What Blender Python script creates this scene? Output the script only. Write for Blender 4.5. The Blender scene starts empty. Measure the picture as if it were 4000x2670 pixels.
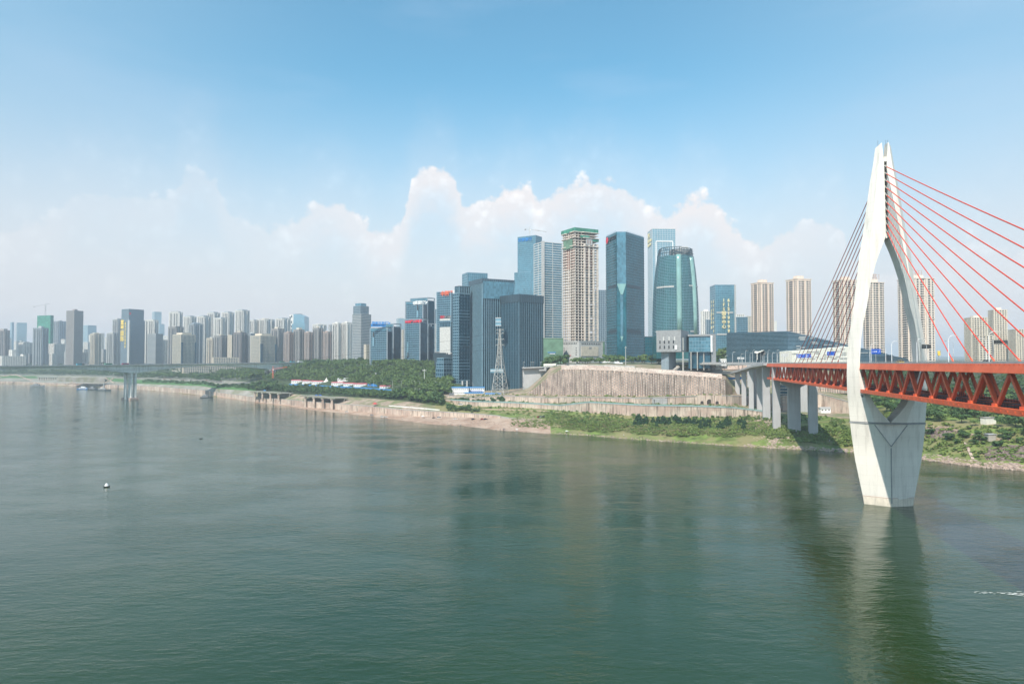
import bpy, math, random
import numpy as np
from mathutils import Vector, Matrix
R = math.radians
SC = bpy.context.scene
COL = SC.collection
rnd = random.Random(7)
# ------------------------------------------------------------ camera
F = 2667.0          # focal length in photograph pixels (4000 wide)
CH = 66.0           # camera height above the river
PITCH = math.atan(75 / F)
cam_d = bpy.data.cameras.new('camera')
cam_d.sensor_width = 36; cam_d.sensor_fit = 'HORIZONTAL'; cam_d.lens = 36 * F / 4000
cam_d.clip_start = 1; cam_d.clip_end = 30000
cam = bpy.data.objects.new('camera', cam_d); COL.objects.link(cam)
cam.location = (0, 0, CH); cam.rotation_euler = (math.pi / 2 + PITCH, 0, 0)
SC.camera = cam
SC.view_settings.view_transform = 'Standard'; SC.view_settings.look = 'None'
SC.view_settings.exposure = 0.32; SC.view_settings.gamma = 1
SC.cycles.use_denoising = True
SC.cycles.max_bounces = 4; SC.cycles.volume_bounces = 0
SC.cycles.diffuse_bounces = 3; SC.cycles.glossy_bounces = 2; SC.cycles.transmission_bounces = 2
SC.cycles.transparent_max_bounces = 4
SC.cycles.sample_clamp_indirect = 4
SC.cycles.caustics_reflective = False; SC.cycles.caustics_refractive = False
# ------------------------------------------------------------ world, sun
SUNV = Vector((0.41, 0.78, -1.0)).normalized()     # direction the light travels
to_sun = -SUNV
W = bpy.data.worlds.new('World'); SC.world = W; W.use_nodes = True
wn, wl = W.node_tree.nodes, W.node_tree.links
for n in list(wn): wn.remove(n)
def N(nodes, t, **kw):
    n = nodes.new(t)
    for k, v in kw.items():
        if k == 'ins':
            for a, b in v.items(): n.inputs[a].default_value = b
        else: setattr(n, k, v)
    return n
def math_n(nodes, links, op, a, b=None, c=None, clamp=False):
    n = nodes.new('ShaderNodeMath'); n.operation = op; n.use_clamp = clamp
    for i, x in enumerate((a, b, c)):
        if x is None: continue
        if isinstance(x, (int, float)): n.inputs[i].default_value = x
        else: links.new(x, n.inputs[i])
    return n.outputs[0]
def mr(nodes, links, v, a, b, c=0.0, d=1.0, smooth=True):
    n = nodes.new('ShaderNodeMapRange'); n.interpolation_type = 'SMOOTHSTEP' if smooth else 'LINEAR'
    links.new(v, n.inputs[0])
    for i, x in enumerate((a, b, c, d)): n.inputs[i + 1].default_value = x
    return n.outputs[0]
def mixc(nodes, links, f, a, b, mode='MIX'):
    n = nodes.new('ShaderNodeMix'); n.data_type = 'RGBA'; n.blend_type = mode
    for sock, x in ((n.inputs[0], f), (n.inputs[6], a), (n.inputs[7], b)):
        if isinstance(x, (int, float)): sock.default_value = x
        elif isinstance(x, tuple): sock.default_value = (*x, 1) if len(x) == 3 else x
        else: links.new(x, sock)
    return n.outputs[2]
sky = N(wn, 'ShaderNodeTexSky', sky_type='NISHITA', sun_disc=False)
sky.sun_elevation = math.asin(to_sun.z); sky.sun_rotation = math.atan2(to_sun.x, to_sun.y) % (2 * math.pi)
sky.altitude = 200; sky.air_density = 1.0; sky.dust_density = 1.2; sky.ozone_density = 2.0
tc = N(wn, 'ShaderNodeTexCoord'); sx = N(wn, 'ShaderNodeSeparateXYZ'); wl.new(tc.outputs['Generated'], sx.inputs[0])
X_, Y_, Z_ = sx.outputs
az = math_n(wn, wl, 'ARCTAN2', X_, Y_)
hl = math_n(wn, wl, 'SQRT', math_n(wn, wl, 'ADD', math_n(wn, wl, 'MULTIPLY', X_, X_), math_n(wn, wl, 'MULTIPLY', Y_, Y_)))
el = math_n(wn, wl, 'DIVIDE', Z_, math_n(wn, wl, 'MAXIMUM', hl, 0.001))
cv = N(wn, 'ShaderNodeCombineXYZ'); wl.new(az, cv.inputs[0]); wl.new(el, cv.inputs[1])
fc = N(wn, 'ShaderNodeFloatCurve')
outline = [(60,480),(130,445),(180,408),(260,408),(330,415),(388,418),(402,385),(440,356),(485,372),(502,415),(560,480),(640,490),(700,452),(760,430),(830,475),(890,500),(930,440),(960,368),(1000,354),(1040,380),(1078,440),(1120,432),(1170,405),(1215,402),(1232,430),(1290,400),(1380,384),(1435,402),(1475,435),(1535,462),(1560,430),(1610,419),(1650,448),(1690,492),(1745,525),(1790,500),(1860,476),(1930,490),(1955,560),(2060,600),(2170,560),(2230,527),(2300,540)]
cp = fc.mapping.curves[0].points
pts = [(0.0, 0.40)]
for (u, v) in outline:
    a = (u * 1.703 - 2000) / F; azv = math.atan(a); e = (1410 - v * 1.703) / F * math.cos(azv)
    pts.append(((azv + 0.72) / 1.44, e * 2.5))
pts.append((1.0, 0.40))
cp[0].location = pts[0]; cp[1].location = pts[-1]
for p in pts[1:-1]: cp.new(*p)
fc.mapping.update()
wl.new(mr(wn, wl, az, -0.72, 0.72, 0, 1, False), fc.inputs[1])
top = math_n(wn, wl, 'DIVIDE', fc.outputs[0], 2.5)
n1 = N(wn, 'ShaderNodeTexNoise', ins={'Scale': 26.0, 'Detail': 6.0, 'Roughness': 0.58}); wl.new(cv.outputs[0], n1.inputs[0])
vo = N(wn, 'ShaderNodeTexVoronoi', feature='SMOOTH_F1', ins={'Scale': 42.0, 'Smoothness': 0.4, 'Detail': 2.0}); wl.new(cv.outputs[0], vo.inputs[0])
wob = math_n(wn, wl, 'ADD', math_n(wn, wl, 'MULTIPLY', math_n(wn, wl, 'SUBTRACT', n1.outputs[0], 0.5), 0.048),
             math_n(wn, wl, 'MULTIPLY', math_n(wn, wl, 'SUBTRACT', 0.35, vo.outputs[0]), 0.020))
dep = math_n(wn, wl, 'SUBTRACT', math_n(wn, wl, 'ADD', top, wob), el)     # depth under the cloud's upper outline
edge = mr(wn, wl, dep, -0.003, 0.014)
veil = mr(wn, wl, dep, -0.12, 0.02, 0.0, 0.15)
body = mr(wn, wl, dep, 0.01, 0.11, 1.0, 0.18)
# softer, thinner clouds to the far left and right
side = mr(wn, wl, math_n(wn, wl, 'ABSOLUTE', math_n(wn, wl, 'SUBTRACT', az, 0.06)), 0.18, 0.50, 1.0, 0.35)
n2 = N(wn, 'ShaderNodeTexNoise', ins={'Scale': 7.0, 'Detail': 5.0, 'Roughness': 0.55}); wl.new(cv.outputs[0], n2.inputs[0])
thin = mr(wn, wl, n2.outputs[0], 0.35, 0.60, 0.8, 1.0)
mask = math_n(wn, wl, 'MAXIMUM', math_n(wn, wl, 'MULTIPLY', math_n(wn, wl, 'MULTIPLY', edge, body), math_n(wn, wl, 'MULTIPLY', side, thin)), veil)
# wispy high veil
mp = N(wn, 'ShaderNodeMapping'); mp.inputs['Scale'].default_value = (1.0, 3.2, 1); wl.new(cv.outputs[0], mp.inputs[0])
n3 = N(wn, 'ShaderNodeTexNoise', ins={'Scale': 2.2, 'Detail': 4.0, 'Roughness': 0.5}); wl.new(mp.outputs[0], n3.inputs[0])
wisp = mr(wn, wl, n3.outputs[0], 0.42, 0.78, 0.0, 0.25)
shade = math_n(wn, wl, 'ADD', math_n(wn, wl, 'MULTIPLY', n1.outputs[0], 0.5), math_n(wn, wl, 'MULTIPLY', vo.outputs[0], -0.25))
ccol = mixc(wn, wl, mr(wn, wl, shade, 0.0, 0.30), SKY_CLOUD_LO if 'SKY_CLOUD_LO' in globals() else (7.6, 7.4, 7.5), (10.4, 10.0, 9.8))
SKYBOOST = (1.00, 1.80, 1.68)
skyc = mixc(wn, wl, 1.0, sky.outputs[0], SKYBOOST, 'MULTIPLY')
skyw = mixc(wn, wl, math_n(wn, wl, 'MAXIMUM', wisp, 0.05), skyc, (5.2, 6.3, 7.9))
low = mr(wn, wl, el, 0.02, 0.44, 0.95, 0.0)
far_side = mr(wn, wl, math_n(wn, wl, 'ABSOLUTE', math_n(wn, wl, 'ADD', az, 0.02)), 0.15, 0.75, 0.0, 0.42)
skyw = mixc(wn, wl, far_side, skyw, (3.9, 5.5, 6.9))
skyw = mixc(wn, wl, low, skyw, (6.5, 6.35, 6.6))
final = mixc(wn, wl, mask, skyw, ccol)
bg = N(wn, 'ShaderNodeBackground', ins={'Strength': 0.10}); wl.new(final, bg.inputs[0])
wo = N(wn, 'ShaderNodeOutputWorld'); wl.new(bg.outputs[0], wo.inputs[0])
sd = bpy.data.lights.new('sun', 'SUN'); sd.energy = 4.5; sd.angle = R(0.6); sd.color = (1.0, 0.91, 0.80)
sun = bpy.data.objects.new('sun', sd); COL.objects.link(sun); sun.rotation_euler = SUNV.to_track_quat('-Z', 'Y').to_euler()
HAZE = 0.00014
# ------------------------------------------------------------ pixel <-> world
CP, SP = math.cos(PITCH), math.sin(PITCH)
def ray(u, v):
    a = (u - 2000) / F; k = (v - 1335) / F
    return Vector((a, CP + k * SP, SP - k * CP))
def Pz(u, v, z):
    d = ray(u, v); t = (z - CH) / d.z; return Vector((d.x * t, d.y * t, z))
def PY(u, v, Y):
    d = ray(u, v); t = Y / d.y; return Vector((d.x * t, Y, CH + d.z * t))
def zat(v, Y): return PY(2000, v, Y).z
def gx(u, Y): return (u - 2000) / F * Y
# ------------------------------------------------------------ materials
MATS = {}
def mat(name, col, rough=0.7, metal=0.0, var=0.12, scale=0.4, spec=0.5, bump=0.0, streak=0.0, col2=None, mixs=None, detail=5.0):
    if name in MATS: return MATS[name]
    m = bpy.data.materials.new(name); m.use_nodes = True; MATS[name] = m
    n, l = m.node_tree.nodes, m.node_tree.links
    b = n['Principled BSDF']; b.inputs['Roughness'].default_value = rough; b.inputs['Metallic'].default_value = metal
    b.inputs['Specular IOR Level'].default_value = spec
    t = n.new('ShaderNodeTexCoord')
    no = N(n, 'ShaderNodeTexNoise', ins={'Scale': scale, 'Detail': detail, 'Roughness': 0.6}); l.new(t.outputs['Object'], no.inputs[0])
    c = mixc(n, l, mr(n, l, no.outputs[0], 0.3, 0.7), tuple(x * (1 - var) for x in col), tuple(min(1, x * (1 + var)) for x in col))
    if col2:
        n2 = N(n, 'ShaderNodeTexNoise', ins={'Scale': mixs or scale * 0.2, 'Detail': 6.0, 'Roughness': 0.65}); l.new(t.outputs['Object'], n2.inputs[0])
        c = mixc(n, l, mr(n, l, n2.outputs[0], 0.42, 0.6), c, col2)
    if streak:
        mp = n.new('ShaderNodeMapping'); mp.inputs['Scale'].default_value = (0.55, 0.55, 0.035); l.new(t.outputs['Object'], mp.inputs[0])
        n3 = N(n, 'ShaderNodeTexNoise', ins={'Scale': 1.0, 'Detail': 6.0, 'Roughness': 0.7}); l.new(mp.outputs[0], n3.inputs[0])
        c = mixc(n, l, mr(n, l, n3.outputs[0], 0.47, 0.68, 0.0, streak), c, (0.10, 0.085, 0.065))
    if name == 'pylon_white':
        se = n.new('ShaderNodeSeparateXYZ'); l.new(t.outputs['Object'], se.inputs[0]); fr_ = math_n(n, l, 'FRACT', math_n(n, l, 'DIVIDE', se.outputs[2], 4.5))
        wd_ = N(n, 'ShaderNodeTexWhiteNoise', noise_dimensions='1D'); l.new(math_n(n, l, 'FLOOR', math_n(n, l, 'DIVIDE', se.outputs[2], 4.5)), wd_.inputs['W'])
        c = mixc(n, l, math_n(n, l, 'MULTIPLY', math_n(n, l, 'LESS_THAN', fr_, 0.04), 0.14), c, (0.30, 0.27, 0.24)); c = mixc(n, l, math_n(n, l, 'MULTIPLY', wd_.outputs[0], 0.05), c, (0.45, 0.42, 0.38))
    l.new(c, b.inputs['Base Color'])
    if bump:
        bn = N(n, 'ShaderNodeBump', ins={'Strength': 0.6, 'Distance': bump}); l.new(no.outputs[0], bn.inputs['Height']); l.new(bn.outputs[0], b.inputs['Normal'])
    return m
def glass(name, col, rough=0.12, metal=0.25, var=0.35, cell=(2.4, 2.4, 3.6), lit=0.0):
    """curtain-wall glass: each pane has its own slight tone and tilt"""
    m = bpy.data.materials.new(name); m.use_nodes = True; MATS[name] = m
    n, l = m.node_tree.nodes, m.node_tree.links
    b = n['Principled BSDF']; b.inputs['Roughness'].default_value = rough; b.inputs['Metallic'].default_value = metal
    t = n.new('ShaderNodeTexCoord')
    sn = N(n, 'ShaderNodeVectorMath', operation='SNAP'); sn.inputs[1].default_value = cell
    ad = N(n, 'ShaderNodeVectorMath', operation='ADD'); ad.inputs[1].default_value = (0.37, 0.41, 0.13)
    l.new(t.outputs['Object'], ad.inputs[0]); l.new(ad.outputs[0], sn.inputs[0])
    wh = N(n, 'ShaderNodeTexWhiteNoise', noise_dimensions='3D'); l.new(sn.outputs[0], wh.inputs[0])
    no = N(n, 'ShaderNodeTexNoise', ins={'Scale': 0.03, 'Detail': 4.0}); l.new(t.outputs['Object'], no.inputs[0])
    f = math_n(n, l, 'ADD', math_n(n, l, 'MULTIPLY', wh.outputs[0], 0.6), math_n(n, l, 'MULTIPLY', mr(n, l, no.outputs[0], 0.35, 0.65), 0.4))
    c = mixc(n, l, f, tuple(x * (1 - var) for x in col), tuple(min(1, x * (1 + var)) for x in col))
    l.new(c, b.inputs['Base Color'])
    ge = n.new('ShaderNodeNewGeometry')
    sb = N(n, 'ShaderNodeVectorMath', operation='SUBTRACT'); l.new(wh.outputs[1], sb.inputs[0]); sb.inputs[1].default_value = (0.5, 0.5, 0.5)
    sc_ = N(n, 'ShaderNodeVectorMath', operation='SCALE'); l.new(sb.outputs[0], sc_.inputs[0]); sc_.inputs['Scale'].default_value = 0.05
    a2 = N(n, 'ShaderNodeVectorMath', operation='ADD'); l.new(ge.outputs['Normal'], a2.inputs[0]); l.new(sc_.outputs[0], a2.inputs[1])
    nm = N(n, 'ShaderNodeVectorMath', operation='NORMALIZE'); l.new(a2.outputs[0], nm.inputs[0]); l.new(nm.outputs[0], b.inputs['Normal'])
    return m
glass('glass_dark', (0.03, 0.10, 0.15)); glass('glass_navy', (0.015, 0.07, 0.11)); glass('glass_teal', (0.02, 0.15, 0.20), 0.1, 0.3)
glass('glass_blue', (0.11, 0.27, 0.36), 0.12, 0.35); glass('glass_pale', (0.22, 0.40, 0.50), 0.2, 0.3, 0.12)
glass('glass_green', (0.03, 0.14, 0.15), 0.12, 0.3); glass('glass_mint', (0.30, 0.50, 0.47), 0.15, 0.35, 0.15); glass('glass_room', (0.03, 0.045, 0.06), 0.2, 0.1, 0.6, (1.7, 1.7, 3.1))
mat('white_paint', (0.78, 0.75, 0.70), 0.6); mat('cream', (0.62, 0.55, 0.45), 0.75); mat('beige', (0.74, 0.62, 0.53), 0.8)
mat('beige_pale', (0.72, 0.63, 0.55), 0.8); mat('pale_grey', (0.50, 0.50, 0.49), 0.7); mat('mid_grey', (0.30, 0.31, 0.32), 0.7)
mat('dark_grey', (0.13, 0.14, 0.15), 0.7); mat('brown_tile', (0.31, 0.27, 0.26), 0.8); mat('taupe', (0.38, 0.355, 0.34), 0.8)
mat('rose_tile', (0.50, 0.36, 0.30), 0.8); mat('blue_grey', (0.26, 0.32, 0.37), 0.6)
mat('fin_metal', (0.21, 0.34, 0.42), 0.4, 0.2); mat('fin_dark', (0.06, 0.10, 0.13), 0.45, 0.4)
mat('fin_blue', (0.13, 0.22, 0.28), 0.4, 0.3); mat('fin_white', (0.62, 0.62, 0.60), 0.5, 0.1)
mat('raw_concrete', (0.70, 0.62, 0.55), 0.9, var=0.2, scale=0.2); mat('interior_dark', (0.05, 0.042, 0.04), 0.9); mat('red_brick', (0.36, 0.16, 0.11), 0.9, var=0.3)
mat('green_net', (0.05, 0.24, 0.17), 0.9, var=0.35, scale=0.12); mat('green_net_grey', (0.14, 0.25, 0.17), 0.9, var=0.25, scale=0.1)
mat('wall_concrete', (0.60, 0.50, 0.42), 0.9, var=0.16, scale=0.08, streak=0.9, col2=(0.48, 0.36, 0.30), mixs=0.05)
mat('wall_grey', (0.40, 0.37, 0.33), 0.9, var=0.12, scale=0.08, streak=0.6)
mat('anchor_concrete', (0.52, 0.41, 0.35), 0.95, var=0.25, scale=0.15, streak=1.0, col2=(0.30, 0.23, 0.20), mixs=0.07)
mat('rib_concrete', (0.60, 0.48, 0.41), 0.95, var=0.25, scale=0.2, streak=1.0)
mat('pylon_white', (0.80, 0.77, 0.71), 0.6, var=0.05, scale=0.05, streak=0.22); mat('stained_concrete', (0.72, 0.65, 0.55), 0.8, var=0.10, scale=0.3, streak=0.3); mat('joint_shadow', (0.40, 0.385, 0.36), 0.7)
mat('orange_paint', (0.82, 0.15, 0.055), 0.5, var=0.08, scale=0.3, col2=(0.74, 0.12, 0.04), mixs=0.12)
mat('cable_orange', (0.62, 0.06, 0.03), 0.5)
mat('asphalt', (0.06, 0.06, 0.065), 0.9); mat('deck_concrete', (0.42, 0.42, 0.42), 0.85, var=0.1, streak=0.2)
mat('girder_concrete', (0.78, 0.78, 0.74), 0.85, var=0.1, scale=0.06, streak=0.35); mat('pier_concrete', (0.44, 0.44, 0.45), 0.8, var=0.06, scale=0.1, streak=0.15)
mat('steel', (0.50, 0.49, 0.46), 0.5, 0.4); mat('steel_dark', (0.05, 0.055, 0.06), 0.6, 0.3)
mat('blue_roof', (0.05, 0.24, 0.55), 0.5); mat('pink_roof', (0.66, 0.13, 0.17), 0.6); mat('sign_blue', (0.01, 0.10, 0.55), 0.4); mat('sign_red', (0.75, 0.02, 0.05), 0.4)
mat('sign_orange', (0.80, 0.16, 0.08), 0.4); mat('sign_white', (0.85, 0.85, 0.85), 0.4); mat('sign_yellow', (0.85, 0.62, 0.12), 0.4); mat('sign_gold', (0.85, 0.74, 0.42), 0.4); mat('sign_green', (0.25, 0.75, 0.12), 0.4)
mat('sign_sky', (0.03, 0.25, 0.65), 0.4); mat('canopy_white', (0.78, 0.76, 0.68), 0.6)
mat('beach_soil', (0.33, 0.22, 0.16), 0.95, var=0.25, scale=0.15, bump=0.5, col2=(0.43, 0.32, 0.25), mixs=0.04)
mat('grass_soil', (0.12, 0.17, 0.035), 0.95, var=0.5, scale=0.12, bump=0.6, col2=(0.22, 0.20, 0.09), mixs=0.035)
mat('tan_shore', (0.27, 0.19, 0.10), 0.95, var=0.3, scale=0.2, bump=0.4, col2=(0.13, 0.14, 0.05), mixs=0.1)
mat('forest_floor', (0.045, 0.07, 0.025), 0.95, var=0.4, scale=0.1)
mat('city_ground', (0.14, 0.15, 0.12), 0.95, var=0.5, scale=0.03, col2=(0.06, 0.09, 0.04), mixs=0.012)
mat('dirt', (0.34, 0.26, 0.20), 0.95, var=0.25, scale=0.15, col2=(0.15, 0.17, 0.07), mixs=0.05)
mat('slope_concrete', (0.32, 0.30, 0.27), 0.9, var=0.2, scale=0.1, col2=(0.20, 0.20, 0.13), mixs=0.05)
mat('lawn', (0.07, 0.17, 0.04), 0.95, var=0.2, scale=0.1); mat('path_soil', (0.45, 0.34, 0.25), 0.95)
mat('rock', (0.24, 0.19, 0.17), 0.95, var=0.35, scale=0.5, bump=0.3); mat('rock_pale', (0.42, 0.33, 0.28), 0.95, var=0.3, scale=0.5)
mat('bark', (0.09, 0.065, 0.045), 0.95); mat('foam', (0.75, 0.77, 0.75), 0.6)
mat('rubber', (0.02, 0.02, 0.022), 0.8); mat('car_white', (0.75, 0.75, 0.74), 0.3, 0.0); mat('car_black', (0.03, 0.03, 0.035), 0.3); mat('car_red', (0.35, 0.02, 0.03), 0.3)
mat('car_silver', (0.42, 0.44, 0.46), 0.3, 0.4); mat('car_yellow', (0.70, 0.42, 0.05), 0.35); mat('bus_green', (0.08, 0.30, 0.20), 0.4); mat('bus_teal', (0.05, 0.35, 0.45), 0.4); mat('bus_red', (0.30, 0.05, 0.12), 0.4)
mat('window_dark', (0.02, 0.025, 0.03), 0.15); mat('skin', (0.42, 0.26, 0.18), 0.7); mat('cloth_dark', (0.04, 0.05, 0.08), 0.9); mat('cloth_white', (0.70, 0.70, 0.70), 0.9); mat('cloth_red', (0.5, 0.08, 0.05), 0.9)
def leafmat(name, c1, c2):
    m = bpy.data.materials.new(name); m.use_nodes = True; MATS[name] = m
    n, l = m.node_tree.nodes, m.node_tree.links; b = n['Principled BSDF']; b.inputs['Roughness'].default_value = 0.7; b.inputs['Specular IOR Level'].default_value = 0.25
    ge = n.new('ShaderNodeNewGeometry'); no = N(n, 'ShaderNodeTexNoise', ins={'Scale': 0.035, 'Detail': 4.0}); l.new(ge.outputs['Position'], no.inputs[0])
    oi = n.new('ShaderNodeObjectInfo')
    f = math_n(n, l, 'ADD', math_n(n, l, 'MULTIPLY', ge.outputs['Random Per Island'], 0.42), math_n(n, l, 'ADD', math_n(n, l, 'MULTIPLY', mr(n, l, no.outputs[0], 0.35, 0.65), 0.36), math_n(n, l, 'MULTIPLY', oi.outputs['Random'], 0.22)))
    l.new(mixc(n, l, f, c1, c2), b.inputs['Base Color'])
    return m
leafmat('leaf_dark', (0.028, 0.065, 0.024), (0.085, 0.15, 0.045)); leafmat('leaf_mid', (0.055, 0.11, 0.032), (0.15, 0.215, 0.065))
leafmat('leaf_bush', (0.07, 0.125, 0.025), (0.22, 0.28, 0.08)); leafmat('leaf_dry', (0.10, 0.10, 0.04), (0.26, 0.27, 0.12)); leafmat('leaf_pine', (0.012, 0.045, 0.02), (0.04, 0.09, 0.035)); leafmat('leaf_brown', (0.06, 0.055, 0.035), (0.13, 0.11, 0.06))
# ------------------------------------------------------------ objects
ORG = {}
def link(o): COL.objects.link(o); return o
def thing(name, label, cat, loc=(0, 0, 0), group=None):
    o = bpy.data.objects.new(name, None); link(o); o.empty_display_size = 1
    o.location = loc; o['label'] = label; o['category'] = cat; ORG[o.name] = Vector(loc)
    if group: o['group'] = group
    return o
def tag(o, label, cat, group=None):
    o['label'] = label; o['category'] = cat
    if group: o['group'] = group
    return o
class MB:
    def __init__(s): s.v = []; s.f = []; s.m = []
    def add(s, vs, fs, mi=0):
        k = len(s.v); s.v.extend([tuple(x) for x in vs]); s.f.extend([tuple(i + k for i in f) for f in fs]); s.m.extend([mi] * len(fs)); return s
    def prism(s, poly, z0, z1, mi=0, poly2=None):
        n = len(poly); p2 = poly2 or poly
        vs = [(p[0], p[1], z0) for p in poly] + [(p[0], p[1], z1) for p in p2]
        fs = [(i, (i + 1) % n, n + (i + 1) % n, n + i) for i in range(n)] + [tuple(range(n - 1, -1, -1)), tuple(range(n, 2 * n))]
        return s.add(vs, fs, mi)
    def box(s, c, hx, hy, hz, ang=0.0, mi=0):
        ca, sa = math.cos(ang), math.sin(ang)
        poly = [(c[0] + x * ca - y * sa, c[1] + x * sa + y * ca) for x, y in ((-hx, -hy), (hx, -hy), (hx, hy), (-hx, hy))]
        return s.prism(poly, c[2] - hz, c[2] + hz, mi)
    def bar(s, a, b, w, h=None, mi=0, up=(0, 0, 1)):
        a, b = Vector(a), Vector(b); h = h or w; d = (b - a).normalized(); u = Vector(up)
        if abs(d.dot(u)) > 0.98: u = Vector((0, 1, 0))
        x = d.cross(u).normalized() * w / 2; y = d.cross(x).normalized() * h / 2
        vs = [a - x - y, a + x - y, a + x + y, a - x + y, b - x - y, b + x - y, b + x + y, b - x + y]
        return s.add(vs, [(0, 1, 5, 4), (1, 2, 6, 5), (2, 3, 7, 6), (3, 0, 4, 7), (3, 2, 1, 0), (4, 5, 6, 7)], mi)
    def tube(s, pts, r, n=6, mi=0, cap=True):
        pts = [Vector(p) for p in pts]; rr = r if isinstance(r, (list, tuple)) else [r] * len(pts); vs = []
        for i, p in enumerate(pts):
            d = (pts[min(i + 1, len(pts) - 1)] - pts[max(i - 1, 0)]).normalized()
            u = Vector((0, 0, 1)) if abs(d.z) < 0.9 else Vector((1, 0, 0)); x = d.cross(u).normalized(); y = d.cross(x)
            for k in range(n): t = 2 * math.pi * k / n; vs.append(p + (x * math.cos(t) + y * math.sin(t)) * rr[i])
        fs = [(i * n + k, i * n + (k + 1) % n, (i + 1) * n + (k + 1) % n, (i + 1) * n + k) for i in range(len(pts) - 1) for k in range(n)]
        if cap: fs += [tuple(range(n - 1, -1, -1)), tuple((len(pts) - 1) * n + k for k in range(n))]
        return s.add(vs, fs, mi)
    def loft(s, rings, closed=True, cap=True, mi=0):
        n = len(rings[0]); vs = [p for r in rings for p in r]
        fs = [(i * n + k, i * n + (k + 1) % n, (i + 1) * n + (k + 1) % n, (i + 1) * n + k) for i in range(len(rings) - 1) for k in range(n if closed else n - 1)]
        if cap and closed: fs += [tuple(range(n - 1, -1, -1)), tuple((len(rings) - 1) * n + k for k in range(n))]
        return s.add(vs, fs, mi)
    def mesh(s, name, mats, org=(0, 0, 0), smooth=False):
        me = bpy.data.meshes.new(name); o = Vector(org)
        me.from_pydata([(x - o.x, y - o.y, z - o.z) for x, y, z in s.v], [], s.f)
        if isinstance(mats, str): mats = [mats]
        for m in mats: me.materials.append(MATS[m])
        if len(mats) > 1: me.polygons.foreach_set('material_index', s.m)
        if smooth: me.polygons.foreach_set('use_smooth', [True] * len(me.polygons))
        me.update(); return me
def root_of(p):
    while p.parent: p = p.parent
    return p
def part(name, mb, mats, parent, stuff=False, smooth=False, label=None):
    """a part (or sub-part) of a thing; mb is in world coordinates"""
    org = ORG[root_of(parent).name]
    o = bpy.data.objects.new(name, mb.mesh(name, mats, org, smooth)); link(o); o.parent = parent
    if stuff: o['kind'] = 'stuff'
    if label: o['label'] = label
    return o
def solo(name, mb, mats, label, cat, org=None, group=None, smooth=False):
    if org is None:
        a = np.array(mb.v); org = (float(a[:, 0].mean()), float(a[:, 1].mean()), float(a[:, 2].min()))
    o = bpy.data.objects.new(name, mb.mesh(name, mats, org, smooth)); link(o); o.location = org; ORG[o.name] = Vector(org)
    return tag(o, label, cat, group)
def struct(name, mb, mats, smooth=False):
    o = bpy.data.objects.new(name, mb.mesh(name, mats, (0, 0, 0), smooth)); link(o); o['kind'] = 'structure'; return o
def piece(name, me, parent, loc=(0, 0, 0), rz=0, stuff=False):
    """one of many alike pieces sharing one mesh; loc is in the parent's own space"""
    o = bpy.data.objects.new(name, me); link(o); o.parent = parent; o.location = loc; o.rotation_euler = (0, 0, rz)
    return o
def copy_tree(o, parent=None):
    c = o.copy(); link(c); c.parent = parent
    for ch in list(o.children): copy_tree(ch, c)
    return c
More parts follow.
